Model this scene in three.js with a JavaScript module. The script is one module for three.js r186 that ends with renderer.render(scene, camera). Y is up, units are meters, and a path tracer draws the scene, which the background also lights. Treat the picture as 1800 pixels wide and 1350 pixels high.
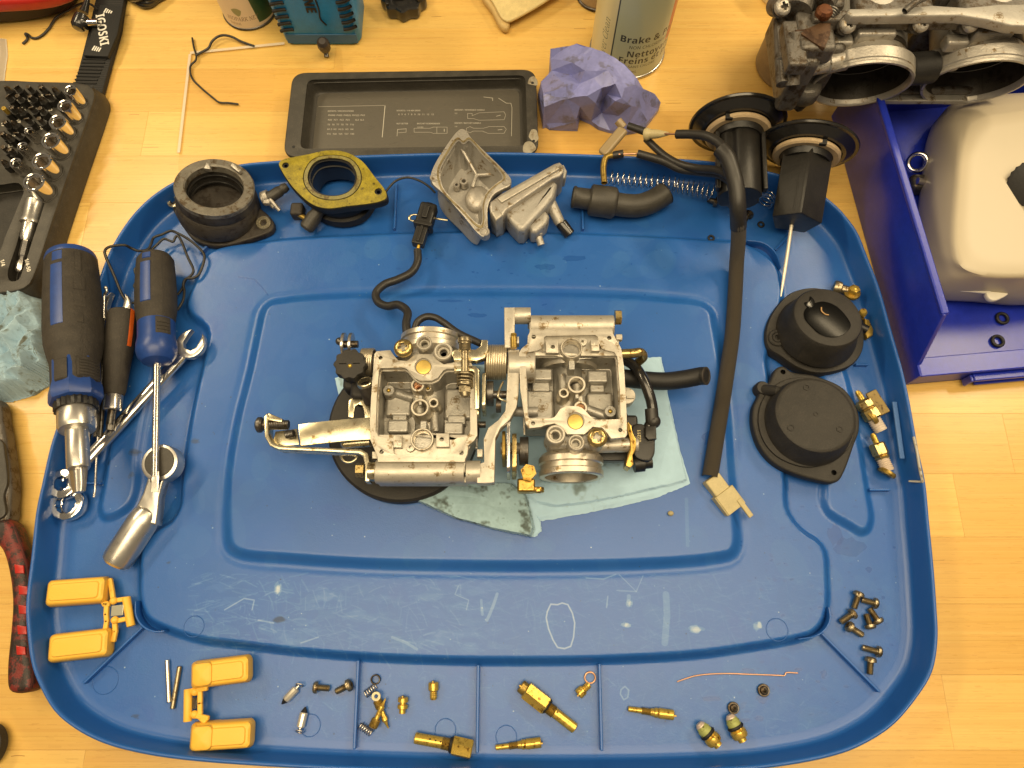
import * as THREE from 'three';
import { RoundedBoxGeometry } from 'three/addons/geometries/RoundedBoxGeometry.js';
import { mergeGeometries, toCreasedNormals, mergeVertices } from 'three/addons/utils/BufferGeometryUtils.js';
import { RectAreaLightUniformsLib } from 'three/addons/lights/RectAreaLightUniformsLib.js';
import { FontLoader } from 'three/addons/loaders/FontLoader.js';
import { TextGeometry } from 'three/addons/geometries/TextGeometry.js';
import { MarchingCubes } from 'three/addons/objects/MarchingCubes.js';

// ---------------------------------------------------------------- camera, light, exposure
const scene = new THREE.Scene();
const FPX = 1248, TILT = THREE.MathUtils.degToRad(18), DIST = 480;            // millimetres
const camera = new THREE.PerspectiveCamera(2 * Math.atan(675 / FPX) * 180 / Math.PI, 4 / 3, 0.02, 20);
camera.position.set(0, DIST * Math.cos(TILT) / 1000, DIST * Math.sin(TILT) / 1000);
camera.up.set(0, 0, -1); camera.lookAt(0, 0, 0);
const renderer = new THREE.WebGLRenderer({ antialias: true });
renderer.setSize(1024, 768);
renderer.toneMapping = THREE.LinearToneMapping;
renderer.toneMappingExposure = 0.97;
renderer.shadowMap.enabled = true;
RectAreaLightUniformsLib.init();
scene.background = new THREE.Color().setRGB(0.21, 0.172, 0.122);              // dim warm bounce of the workshop
const LAMPS = [                                                              // x, y, z (m), width, depth, brightness
  { at: [0.80, 0.88, -0.50], size: [0.62, 0.07], power: 50, label: 'long warm workshop lamp hanging beyond the right end of the bench' },
  { at: [0.04, 1.62, 0.22], size: [1.8, 0.8], power: 5.7, label: 'bright ceiling panel lamp straight above the front of the bench' },
  { at: [-0.80, 0.90, -0.47], size: [0.62, 0.07], power: 46, label: 'long warm workshop lamp hanging beyond the left end of the bench' },
];
const LIGHT_COLOR = new THREE.Color().setRGB(1.0, 0.80, 0.50);

// ---------------------------------------------------------------- helpers; all shapes in millimetres
const V = (x, y, z) => new THREE.Vector3(x, y, z);
// the point of the bench at height h (mm) that was measured at pixel px, py of the photograph
function W(px, py, h = 0) {
  const dx = (px - 900) / FPX, dy = (py - 675) / FPX, c = Math.cos(TILT), s = Math.sin(TILT);
  const t = (DIST * c - h) / (c + dy * s);
  return V(dx * t, h, DIST * s + (-s + dy * c) * t);
}
let rs = 12345;
const rnd = () => { rs = (rs * 1664525 + 1013904223) >>> 0; return rs / 4294967296; };
const seedRnd = (n) => { rs = n >>> 0; };
const rr = (a, b) => a + (b - a) * rnd();
const lerp = (a, b, t) => a + (b - a) * t, clamp = (x, a, b) => Math.min(b, Math.max(a, x));
const sstep = (a, b, x) => { const t = clamp((x - a) / (b - a), 0, 1); return t * t * (3 - 2 * t); };

const used = new Map();
function numbered(n) { const k = used.get(n) || 0; used.set(n, k + 1); return k ? n + '_' + String(k).padStart(3, '0') : n; }
// a thing: a Group at its base (o in mm) whose children are its parts; L(px,py,h) turns a measured pixel into its own axes
function thing(name, label, category, o = V(0, 0, 0), group, turn = 0) {
  const g = new THREE.Group();
  g.name = numbered(name); g.position.set(o.x / 1000, o.y / 1000, o.z / 1000); g.rotation.y = turn;
  g.userData = { label, category }; if (group) g.userData.group = group;
  scene.add(g); g.O = o;
  return g;
}
const local = (g) => (px, py, h) => W(px, py, h).sub(g.O);
function copyThing(src, label, o, turn = 0, group) {
  const g = src.clone(); g.name = numbered(src.name.replace(/_\d{3}$/, ''));
  g.userData = { ...src.userData, label }; if (group) g.userData.group = group;
  g.position.set(o.x / 1000, o.y / 1000, o.z / 1000); g.rotation.set(0, turn, 0); scene.add(g); g.O = o;
  return g;
}
function boxUV(geo) {
  const p = geo.attributes.position, n = geo.attributes.normal, uv = new Float32Array(p.count * 2);
  for (let i = 0; i < p.count; i++) {
    const ax = Math.abs(n.getX(i)), ay = Math.abs(n.getY(i)), az = Math.abs(n.getZ(i));
    const x = p.getX(i), y = p.getY(i), z = p.getZ(i);
    if (ay >= ax && ay >= az) { uv[2 * i] = x; uv[2 * i + 1] = -z; } else if (ax >= az) { uv[2 * i] = z; uv[2 * i + 1] = y; } else { uv[2 * i] = x; uv[2 * i + 1] = y; }
  }
  geo.setAttribute('uv', new THREE.BufferAttribute(uv, 2));
}
function mesh(name, geos, mat, parent, opt = {}) {
  let list = (Array.isArray(geos) ? geos.flat(3) : [geos]).map((g) => (g.index ? g.toNonIndexed() : g.clone()));
  for (const g of list) for (const k of Object.keys(g.attributes)) if (!['position', 'normal', 'uv'].includes(k)) g.deleteAttribute(k);
  for (const g of list) { if (!g.attributes.uv) g.setAttribute('uv', new THREE.BufferAttribute(new Float32Array(g.attributes.position.count * 2), 2)); g.morphAttributes = {}; }
  let geo = list.length > 1 ? mergeGeometries(list) : list[0];
  if (opt.at) geo.translate(-opt.at.x, -opt.at.y, -opt.at.z);
  geo.scale(0.001, 0.001, 0.001);
  if (!opt.keepUV) boxUV(geo);
  const m = new THREE.Mesh(geo, mat); m.name = name; m.castShadow = m.receiveShadow = true;
  if (opt.at) m.position.set(opt.at.x / 1000, opt.at.y / 1000, opt.at.z / 1000);
  if (opt.label) m.userData.label = opt.label;
  if (opt.kind) m.userData.kind = opt.kind;
  (parent || scene).add(m);
  return m;
}
// geometry makers
const tf = (g, { p, r, s } = {}) => { if (s) g.scale(...(Array.isArray(s) ? s : [s, s, s])); if (r) { g.rotateX(r[0]); g.rotateY(r[1]); g.rotateZ(r[2]); } if (p) (p.isVector3 ? g.translate(p.x, p.y, p.z) : g.translate(...p)); return g; };
const cyl = (r0, r1, len, seg = 32, open = false) => new THREE.CylinderGeometry(r1, r0, len, seg, 1, open).translate(0, len / 2, 0);
const hex = (r, len) => toCreasedNormals(new THREE.CylinderGeometry(r, r, len, 6).translate(0, len / 2, 0), 0.4);
const lathe = (prof, seg = 40) => toCreasedNormals(new THREE.LatheGeometry(prof.map(([x, y]) => new THREE.Vector2(Math.max(x, 1e-4), y)), seg), 0.55);
const ring = (ro, ri, len, seg = 40, ch = 0.3) => lathe([[ri, 0], [ro - ch, 0], [ro, ch], [ro, len - ch], [ro - ch, len], [ri + ch, len], [ri, len - ch], [ri, 0]], seg);
const knurl = (rad, depth, len, n) => { const pts = []; for (let i = 0; i < n * 2; i++) { const a = i / n * Math.PI, q = rad - (i % 2) * depth; pts.push([Math.cos(a) * q, Math.sin(a) * q]); } return ext(pts, len, 0.15); };
const rbox = (w, h, d, r = 0.6, seg = 2) => new RoundedBoxGeometry(w, h, d, seg, Math.min(r, w / 2.01, h / 2.01, d / 2.01));
const tor = (R, r, s1 = 12, s2 = 40) => new THREE.TorusGeometry(R, r, s1, s2).rotateX(Math.PI / 2);
const sph = (r, a = 24, b = 16) => new THREE.SphereGeometry(r, a, b);
function shapeOf(pts, holes = []) {
  const s = new THREE.Shape(pts.map(([x, z]) => new THREE.Vector2(x, -z)));
  for (const h of holes) s.holes.push(new THREE.Path(h.map(([x, z]) => new THREE.Vector2(x, -z))));
  return s;
}
// outline in plan (x, z), rising from y = 0 to y = t
function ext(pts, t, bev = 0.5, holes = [], crease = 0.6, seg = 2) {
  const b = Math.min(bev, t / 2.05);
  const g = new THREE.ExtrudeGeometry(shapeOf(pts, holes), { depth: t - 2 * b, bevelEnabled: b > 0, bevelThickness: b, bevelSize: b, bevelOffset: -b, bevelSegments: seg, curveSegments: 12 });
  g.rotateX(-Math.PI / 2).translate(0, b, 0);
  return toCreasedNormals(g, crease);
}
const circ = (x, z, r, n = 28) => Array.from({ length: n }, (_, i) => [x + r * Math.cos(i / n * 2 * Math.PI), z + r * Math.sin(i / n * 2 * Math.PI)]);
const ell = (x, z, a, b, n = 40) => Array.from({ length: n }, (_, i) => [x + a * Math.cos(i / n * 2 * Math.PI), z + b * Math.sin(i / n * 2 * Math.PI)]);
const rrect = (x0, z0, x1, z1, r, n = 6) => {
  const o = [];
  for (const [cx, cz, a] of [[x1 - r, z1 - r, 0], [x0 + r, z1 - r, 1], [x0 + r, z0 + r, 2], [x1 - r, z0 + r, 3]]) for (let i = 0; i <= n; i++) { const t = (a + i / n) * Math.PI / 2; o.push([cx + r * Math.cos(t), cz + r * Math.sin(t)]); }
  return o;
};
const curveOf = (pts, closed = false) => new THREE.CatmullRomCurve3(pts.map((p) => (p.isVector3 ? p : V(...p))), closed, 'centripetal');
const tube = (pts, r, seg = 60, rad = 10, closed = false) => new THREE.TubeGeometry(curveOf(pts, closed), seg, r, rad, closed);
function capTube(pts, r, seg = 60, rad = 12) { const q = pts.map((p) => (p.isVector3 ? p : V(...p))); return [tube(q, r, seg, rad), sph(r, rad, 8).translate(...q[0].toArray()), sph(r, rad, 8).translate(...q[q.length - 1].toArray())]; }
function coil(R, w, turns, len, seg = 20, rad = 6) {
  const pts = []; const n = Math.ceil(turns * seg);
  for (let i = 0; i <= n; i++) { const a = i / seg * 2 * Math.PI; pts.push(V(R * Math.cos(a), w + (len - 2 * w) * i / n, R * Math.sin(a))); }
  return new THREE.TubeGeometry(new THREE.CatmullRomCurve3(pts), n * 1, w, rad);
}
// turns a geometry built along +y so that it runs from a to b
function along(g, a, b, roll = 0) {
  if (Array.isArray(g)) return g.flat(3).map((q) => along(q, a, b, roll));
  if (roll) g.rotateY(roll);
  const q = new THREE.Quaternion().setFromUnitVectors(V(0, 1, 0), b.clone().sub(a).normalize());
  return g.applyQuaternion(q).translate(a.x, a.y, a.z);
}
const thread = (r, len, pitch = 0.8, depth = 0.35) => { const p = [[0, 0]]; const n = Math.max(2, Math.round(len / pitch)); for (let i = 0; i < n; i++) { const y = i * len / n; p.push([r - depth, y + 0.02], [r, y + 0.5 * len / n]); } p.push([r - depth, len], [0, len]); return lathe(p, 24); };
const P2 = (v) => [v.x, v.z];
// smooth closed outline through measured points
function smooth(pts, n = 160, tension = 'centripetal') { const c = new THREE.CatmullRomCurve3(pts.map(([x, z]) => V(x, 0, z)), true, tension); return c.getSpacedPoints(n).slice(0, n).map(P2); }
function sdPoly(poly, x, z) {                                                 // distance, positive inside
  let d = 1e9, inside = false;
  for (let i = 0, j = poly.length - 1; i < poly.length; j = i++) {
    const [ax, az] = poly[j], [bx, bz] = poly[i], ex = bx - ax, ez = bz - az, wx = x - ax, wz = z - az;
    const t = clamp((wx * ex + wz * ez) / (ex * ex + ez * ez), 0, 1), qx = wx - ex * t, qz = wz - ez * t;
    d = Math.min(d, qx * qx + qz * qz);
    if ((az > z) !== (bz > z) && x < (bx - ax) * (z - az) / (bz - az) + ax) inside = !inside;
  }
  return (inside ? 1 : -1) * Math.sqrt(d);
}
// lies along px0 -> px1 (heights h0, h1), the profile stretched to the measured length; o is the thing's origin
function rod(prof, o, p0, h0, p1, h1, seg = 28, turn = 0) {
  const a = W(p0[0], p0[1], h0).sub(o), b = W(p1[0], p1[1], h1).sub(o), L = a.distanceTo(b), end = prof[prof.length - 1][1];
  return along(lathe(prof.map(([r, y]) => [r, y / end * L]), seg), a, b, turn);
}
// shape built with its length along +x and up along +y, laid from a to b
function lay(g, a, b) {
  if (Array.isArray(g)) return g.flat(3).map((q) => lay(q, a, b));
  const x = b.clone().sub(a).normalize(), z = x.clone().cross(V(0, 1, 0)).normalize(), y = z.clone().cross(x);
  return g.applyMatrix4(new THREE.Matrix4().makeBasis(x, y, z).setPosition(a));
}
// stack of plan outlines with equal point counts: [[y, outline], ...], closed at both ends
function stack(rings, crease = 0.5, open = false) {
  const n = rings[0][1].length, p = [], idx = [];
  for (const [y, o] of rings) for (const [x, z] of o) p.push(x, y, z);
  for (let k = 0; k < rings.length - 1; k++) for (let i = 0; i < n; i++) { const a = k * n + i, b = k * n + (i + 1) % n, c = a + n, d = b + n; idx.push(a, c, b, b, c, d); }
  if (!open) for (const k of [0, rings.length - 1]) { const o = rings[k][1]; let cx = 0, cz = 0; for (const [x, z] of o) { cx += x / n; cz += z / n; } p.push(cx, rings[k][0], cz); const m = p.length / 3 - 1; for (let i = 0; i < n; i++) { const a = k * n + i, b = k * n + (i + 1) % n; k ? idx.push(a, m, b) : idx.push(a, b, m); } }
  const g = new THREE.BufferGeometry(); g.setAttribute('position', new THREE.Float32BufferAttribute(p, 3)); g.setIndex(idx);
  let area = 0; const o = rings[0][1]; for (let i = 0; i < n; i++) { const a = o[i], b = o[(i + 1) % n]; area += a[0] * b[1] - b[0] * a[1]; }
  if (area < 0) { const q = g.index.array; for (let i = 0; i < q.length; i += 3) { const t = q[i]; q[i] = q[i + 1]; q[i + 1] = t; } }
  g.computeVertexNormals();
  return toCreasedNormals(g, crease);
}
const stackRR = (list, crease = 0.6, n = 6) => stack(list.map(([y, x0, z0, x1, z1, r]) => [y, rrect(x0, z0, x1, z1, r, n)]), crease);
const scaleTo = (poly, k, dx = 0, dz = 0) => { let cx = 0, cz = 0; for (const [x, z] of poly) { cx += x / poly.length; cz += z / poly.length; } return poly.map(([x, z]) => [cx + (x - cx) * k + dx, cz + (z - cz) * k + dz]); };
const pxmm = (px, py, h, r) => W(px + r, py, h).distanceTo(W(px, py, h));
// sharp creased facets: random heights on a jittered triangular lattice, straight between them
function facet(x, z, s, seed) {
  const k = 0.8660254, v = z / (s * k), u = x / s - 0.5 * v, i = Math.floor(u), j = Math.floor(v), a = u - i, b = v - j, h = (p, q) => hash2(p, q, seed);
  return a + b < 1 ? h(i, j) * (1 - a - b) + h(i + 1, j) * a + h(i, j + 1) * b : h(i + 1, j + 1) * (a + b - 1) + h(i, j + 1) * (1 - a) + h(i + 1, j) * (1 - b);
}
// crumpled cloth or paper: outline in plan, folds of random direction, resting on base(x, z)
function crumple(outline, { amp = 6, dome = 0, folds = 9, scale = 30, seed = 1, base = () => 0, nr = 46, na = 200, edge = 0.16, lift = 0.6, fine = 0.36, pleat = 0.2 }) {
  seedRnd(seed);
  const F = Array.from({ length: folds }, () => { const a = rr(0, Math.PI); return [Math.cos(a), Math.sin(a), rr(0, 1), scale * rr(0.45, 1.5), rr(0.4, 1), Math.floor(rr(0, 900))]; });
  const lens = outline.map((p, i) => Math.hypot(outline[(i + 1) % outline.length][0] - p[0], outline[(i + 1) % outline.length][1] - p[1])), per = lens.reduce((a, b) => a + b, 0), c = [];
  for (let i = 0; i < na; i++) { let d = i / na * per, k = 0; while (d > lens[k]) { d -= lens[k]; k++; } const p = outline[k], q = outline[(k + 1) % outline.length], u = d / lens[k], j = 0.5 * (hash2(i, 1, seed) - 0.5); c.push(V(lerp(p[0], q[0], u) + j, 0, lerp(p[1], q[1], u) + j)); }
  let cx = 0, cz = 0; for (const p of c) { cx += p.x / na; cz += p.z / na; }
  const pos = [], idx = [];
  const H = (x, z, t) => {
    const w = 0.12 * scale, wx = x + w * (vnoise(x / scale, z / scale, seed) - 0.5), wz = z + w * (vnoise(x / scale, z / scale, seed + 5) - 0.5);
    let f = (1 - fine) * facet(wx, wz, scale, seed) + fine * 0.7 * facet(wx + 13, wz, scale * 0.46, seed + 3) + fine * 0.3 * facet(wx, wz + 7, scale * 0.2, seed + 9);
    let pl = 0; for (let k = 0; k < 3; k++) { const [ax, az, o, s] = F[k], wv = 1.5 * (vnoise(x / (scale * 1.6), z / (scale * 1.6), seed + 40 + k) - 0.5); let u = (ax * wx + az * wz) / (s * 0.6 + scale * 0.5) + o + wv; u = Math.abs((u - Math.floor(u)) * 2 - 1); pl = Math.max(pl, u * (0.55 + 0.45 * vnoise(x / scale, z / scale, seed + 60 + k))); }
    f = f * (1 - pleat) + pleat * pl;
    const e = sstep(0, edge, 1 - t);
    return base(x, z) + lift + e * (amp * f + dome * Math.sqrt(Math.max(0, 1 - t * t * 0.96)));
  };
  for (let i = 0; i <= nr; i++) for (let k = 0; k < na; k++) { const t = Math.pow(i / nr, 0.8), x = cx + (c[k].x - cx) * t, z = cz + (c[k].z - cz) * t; pos.push(x, H(x, z, t), z); }
  for (let i = 0; i < nr; i++) for (let k = 0; k < na; k++) { const a = i * na + k, b = i * na + (k + 1) % na, d = a + na, e = b + na; idx.push(a, b, d, b, e, d); }
  const g = new THREE.BufferGeometry(); g.setAttribute('position', new THREE.Float32BufferAttribute(pos, 3)); g.setIndex(idx); g.computeVertexNormals();
  if (g.attributes.normal.getY(5) < 0) { const q = g.index.array; for (let i = 0; i < q.length; i += 3) { const t = q[i]; q[i] = q[i + 1]; q[i + 1] = t; } g.computeVertexNormals(); }
  return toCreasedNormals(g, 0.32);
}
// sheet of flat creased facets through measured points [x, y, height]; out lists the outline in order
function facetSheet(pts, out, o, jit = 0.5) {
  const P = pts.map(([x, y]) => [x, y]), n = P.length; let T = [[n, n + 1, n + 2]]; const all = [...P, [-1e4, -1e4], [1e4, -1e4], [0, 2e4]];
  const inC = (t, p) => { const [a, b, c] = t.map((i) => all[i]); const d = 2 * (a[0] * (b[1] - c[1]) + b[0] * (c[1] - a[1]) + c[0] * (a[1] - b[1])), s = (q) => q[0] * q[0] + q[1] * q[1], ux = (s(a) * (b[1] - c[1]) + s(b) * (c[1] - a[1]) + s(c) * (a[1] - b[1])) / d, uy = (s(a) * (c[0] - b[0]) + s(b) * (a[0] - c[0]) + s(c) * (b[0] - a[0])) / d; return (p[0] - ux) ** 2 + (p[1] - uy) ** 2 < (a[0] - ux) ** 2 + (a[1] - uy) ** 2; };
  for (let i = 0; i < n; i++) { const bad = T.filter((t) => inC(t, P[i])), E = new Map(); for (const t of bad) for (let k = 0; k < 3; k++) { const a = t[k], b = t[(k + 1) % 3], key = Math.min(a, b) + '_' + Math.max(a, b); E.set(key, E.has(key) ? null : [a, b]); } T = T.filter((t) => !bad.includes(t)); for (const e of E.values()) if (e) T.push([e[0], e[1], i]); }
  const loop = out.map((i) => P[i]); T = T.filter((t) => t.every((i) => i < n) && sdPoly(loop, t.reduce((a, i) => a + P[i][0], 0) / 3, t.reduce((a, i) => a + P[i][1], 0) / 3) > 0);
  const v = pts.map(([x, y, h]) => W(x, y, h).sub(o)), pos = [], put = (...q) => q.forEach((p) => pos.push(p.x, p.y, p.z));
  const m = 6, wob = (p) => { const d = 1.6 * jit * (vnoise(p.x / 5, p.z / 5, 5) - 0.5) + 2.2 * jit * (facet(p.x, p.z, 9, 3) - 0.5); return V(p.x, p.y + d * Math.min(1, p.y / 6), p.z); };
  for (const t of T) { const [a, b, c] = t.map((i) => v[i]), at = (i, j) => wob(a.clone().multiplyScalar(1 - (i + j) / m).addScaledVector(b, i / m).addScaledVector(c, j / m)), up = b.clone().sub(a).cross(c.clone().sub(a)).y > 0; for (let i = 0; i < m; i++) for (let j = 0; j < m - i; j++) { const q = [at(i, j), at(i + 1, j), at(i, j + 1)]; put(...(up ? q : [q[0], q[2], q[1]])); if (i + j < m - 1) { const r = [at(i + 1, j), at(i + 1, j + 1), at(i, j + 1)]; put(...(up ? r : [r[0], r[2], r[1]])); } } }
  for (let i = 0; i < out.length; i++) { const a = v[out[i]], b = v[out[(i + 1) % out.length]], a0 = V(a.x, 0.3, a.z), b0 = V(b.x, 0.3, b.z); put(a, a0, b, b, a0, b0); }
  const g = new THREE.BufferGeometry(); g.setAttribute('position', new THREE.Float32BufferAttribute(pos, 3)); g.computeVertexNormals(); return toCreasedNormals(g, 0.2);
}
// value noise
function hash2(i, j, s) { let h = (i * 374761393 + j * 668265263 + s * 974711) | 0; h = Math.imul(h ^ (h >>> 13), 1274126177); return ((h ^ (h >>> 16)) >>> 0) / 4294967296; }
function vnoise(x, y, s = 0, per = 0) {
  const i = Math.floor(x), j = Math.floor(y), u = x - i, v = y - j, a = u * u * (3 - 2 * u), b = v * v * (3 - 2 * v), w = (k) => (per ? ((k % per) + per) % per : k);
  return lerp(lerp(hash2(w(i), w(j), s), hash2(w(i + 1), w(j), s), a), lerp(hash2(w(i), w(j + 1), s), hash2(w(i + 1), w(j + 1), s), a), b);
}
const fbm = (x, y, s = 0, o = 4, per = 0) => { let f = 0, a = 0.5, t = 0; for (let k = 0; k < o; k++) { f += a * vnoise(x, y, s + k * 17, per); t += a; x *= 2; y *= 2; per *= 2; a *= 0.5; } return f / t; };

// ---------------------------------------------------------------- textures and materials
function canvasTex(w, h, draw, { srgb = true, rep } = {}) {
  const c = document.createElement('canvas'); c.width = w; c.height = h;
  draw(c.getContext('2d'), w, h);
  const t = new THREE.CanvasTexture(c); if (srgb) t.colorSpace = THREE.SRGBColorSpace;
  t.wrapS = t.wrapT = THREE.RepeatWrapping; if (rep) t.repeat.set(rep[0], rep[1]); t.anisotropy = 8;
  return t;
}
function noiseTex(n, fn, rep, srgb = false) {                                // fn(u, v) -> grey or [r, g, b] in 0..1 (tileable if fn is)
  const d = new Uint8Array(n * n * 4);
  for (let y = 0; y < n; y++) for (let x = 0; x < n; x++) { const f = fn(x / n, y / n), o = (y * n + x) * 4; const c = Array.isArray(f) ? f : [f, f, f]; for (let k = 0; k < 3; k++) d[o + k] = clamp(c[k], 0, 1) * 255; d[o + 3] = 255; }
  const t = new THREE.DataTexture(d, n, n); t.wrapS = t.wrapT = THREE.RepeatWrapping; t.magFilter = THREE.LinearFilter; t.minFilter = THREE.LinearMipmapLinearFilter; t.generateMipmaps = true;
  if (srgb) t.colorSpace = THREE.SRGBColorSpace; if (rep) t.repeat.set(rep, rep); t.needsUpdate = true; return t;
}
const grainTex = noiseTex(512, (u, v) => 0.6 * fbm(u * 64, v * 64, 3, 3, 64) + 0.4 * fbm(u * 16, v * 16, 9, 2, 16), 1000 / 40);
const roughTex = noiseTex(256, (u, v) => [1, 0.72 + 0.28 * clamp(1.6 * fbm(u * 12, v * 12, 5, 4, 12) - 0.3, 0, 1), 1], 1000 / 60);
// speckled tint: multiplies the base colour; dirt in spots with outlines of their own (thr: higher is cleaner)
const tintTex = (seed, lo, hi, size = 30, dirt = [0.5, 0.4, 0.28], thr = 9, n = 512, cells = 10) => noiseTex(n, (u, v) => {
  const f = fbm(u * cells, v * cells, seed, 5, cells), sp = fbm(u * cells * 6, v * cells * 6, seed + 50, 2, cells * 6), k = lerp(lo, hi, f * 0.6 + sp * 0.4);
  const q = thr < 1 ? 0.8 * sstep(thr - 0.05, thr + 0.16, fbm(u * cells, v * cells, seed + 99, 6, cells) * 0.72 + sp * 0.28) : 0;
  return [lerp(k, k * dirt[0], q), lerp(k, k * dirt[1], q), lerp(k, k * dirt[2], q)];
}, 1000 / size, true);
const castTint = tintTex(11, 0.86, 1.0, 45, [0.55, 0.45, 0.3], 0.66);
const dirtyTint = tintTex(23, 0.7, 1.0, 40, [0.6, 0.5, 0.38], 0.55);
const brassTint = tintTex(31, 0.78, 1.0, 18, [0.35, 0.25, 0.15], 0.62, 256);
const softTint = tintTex(41, 0.82, 1.0, 35, [1, 1, 1], 9, 256);
const dustTint = noiseTex(512, (u, v) => { const s = fbm(u * 90, v * 90, 7, 2, 90), f = fbm(u * 9, v * 9, 71, 4, 9); return 0.62 + 0.25 * f + (s > 0.72 ? 0.13 : 0); }, 1000 / 50, true);
function mat(rgb, rough, metal = 0, o = {}) {
  const { bump, ...rest } = o;
  const m = new THREE.MeshPhysicalMaterial({ color: new THREE.Color().setRGB(...rgb), roughness: rough, metalness: metal, ...rest });
  if (bump) { m.bumpMap = grainTex; m.bumpScale = bump; }
  return m;
}
const M = {
  cast: mat([0.58, 0.54, 0.46], 0.54, 0.6, { map: castTint, bump: 0.00008, roughnessMap: roughTex }),
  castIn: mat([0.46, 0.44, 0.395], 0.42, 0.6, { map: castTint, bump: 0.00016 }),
  machined: mat([0.72, 0.66, 0.55], 0.42, 0.85, { map: castTint, roughnessMap: roughTex }),
  castGrey: mat([0.46, 0.44, 0.40], 0.5, 0.5, { map: castTint, bump: 0.00016 }),
  castDark: mat([0.20, 0.185, 0.165], 0.48, 0.55, { map: dirtyTint, bump: 0.00025 }),
  castWorn: mat([0.48, 0.45, 0.40], 0.42, 0.6, { map: castTint, bump: 0.0002 }),
  springSteel: mat([0.60, 0.53, 0.40], 0.34, 0.85),
  steel: mat([0.62, 0.59, 0.55], 0.28, 0.95, { roughnessMap: roughTex }),
  satin: mat([0.60, 0.575, 0.53], 0.36, 0.92, { roughnessMap: roughTex }),
  chrome: mat([0.72, 0.70, 0.67], 0.14, 1.0, { roughnessMap: roughTex }),
  darkSteel: mat([0.20, 0.19, 0.175], 0.38, 0.85, { map: dirtyTint }),
  zinc: mat([0.72, 0.65, 0.46], 0.3, 0.92, { map: castTint, roughnessMap: roughTex }),
  zincYellow: mat([0.66, 0.50, 0.21], 0.34, 0.9, { map: brassTint, roughnessMap: roughTex }),
  brass: mat([0.84, 0.57, 0.11], 0.32, 0.65, { map: brassTint, roughnessMap: roughTex }),
  brassDark: mat([0.46, 0.31, 0.07], 0.4, 0.7, { map: brassTint }),
  brassPlug: mat([0.85, 0.60, 0.16], 0.36, 0.65, { map: softTint }),
  goldPlate: mat([0.62, 0.40, 0.10], 0.3, 0.92, { map: brassTint }),
  screwSteel: mat([0.45, 0.38, 0.25], 0.36, 0.9, { map: brassTint }),
  copper: mat([0.72, 0.40, 0.24], 0.35, 0.9),
  rubber: mat([0.016, 0.0145, 0.013], 0.55, 0, { map: dustTint, bump: 0.0001 }),
  rubberGloss: mat([0.014, 0.013, 0.012], 0.22, 0, { clearcoat: 0.35, clearcoatRoughness: 0.2 }),
  rubberDirty: mat([0.05, 0.042, 0.034], 0.6, 0, { map: dirtyTint, bump: 0.00015 }),
  blackPlastic: mat([0.022, 0.020, 0.0175], 0.42, 0, { map: dustTint, bump: 0.00008 }),
  blackMatte: mat([0.032, 0.028, 0.023], 0.62, 0, { map: dustTint, bump: 0.00018 }),
  blackPure: mat([0.008, 0.008, 0.008], 0.6, 0),
  greyPlastic: mat([0.072, 0.065, 0.052], 0.5, 0, { map: dustTint, bump: 0.0001 }),
  gripGrey: mat([0.062, 0.052, 0.040], 0.72, 0, { map: dustTint, bump: 0.00022 }),
  gripBlue: mat([0.018, 0.062, 0.27], 0.36, 0, { map: softTint }),
  orange: mat([0.72, 0.13, 0.012], 0.45, 0, { map: softTint }),
  float: mat([0.82, 0.47, 0.055], 0.48, 0, { bump: 0.00006 }),
  cable: mat([0.020, 0.018, 0.016], 0.42, 0, { bump: 0.0001 }),
  whitePlastic: mat([0.72, 0.68, 0.58], 0.45, 0, {}),
  connector: mat([0.56, 0.47, 0.24], 0.42, 0, { map: softTint }),
  redPlastic: mat([0.50, 0.02, 0.012], 0.36, 0, { map: softTint }),
  yellowWire: mat([0.65, 0.40, 0.03], 0.4, 0),
};
// ---------------------------------------------------------------- lamps outside the frame
for (const d of LAMPS) {
  const l = new THREE.RectAreaLight(LIGHT_COLOR, d.power, d.size[0], d.size[1]);
  l.position.set(...d.at); l.lookAt(0, 0, 0); l.name = 'lamp_light'; scene.add(l);
  const g = new THREE.Group(); g.name = numbered('workshop_lamp'); g.position.copy(l.position); g.quaternion.copy(l.quaternion); g.userData = { label: d.label, category: 'lamp' }; scene.add(g);
  // built with the glowing face towards -z of the light
  mesh('housing', tf(rbox(d.size[0] * 1000 + 30, d.size[1] * 1000 + 30, 40, 6), { p: [0, 0, 32] }), mat([0.7, 0.68, 0.62], 0.5), g);
  mesh('diffuser', tf(rbox(d.size[0] * 1000, d.size[1] * 1000, 6, 2), { p: [0, 0, 7] }), mat([0.9, 0.85, 0.7], 0.6, 0, { emissive: LIGHT_COLOR.clone(), emissiveIntensity: 1.5 }), g);
}

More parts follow.
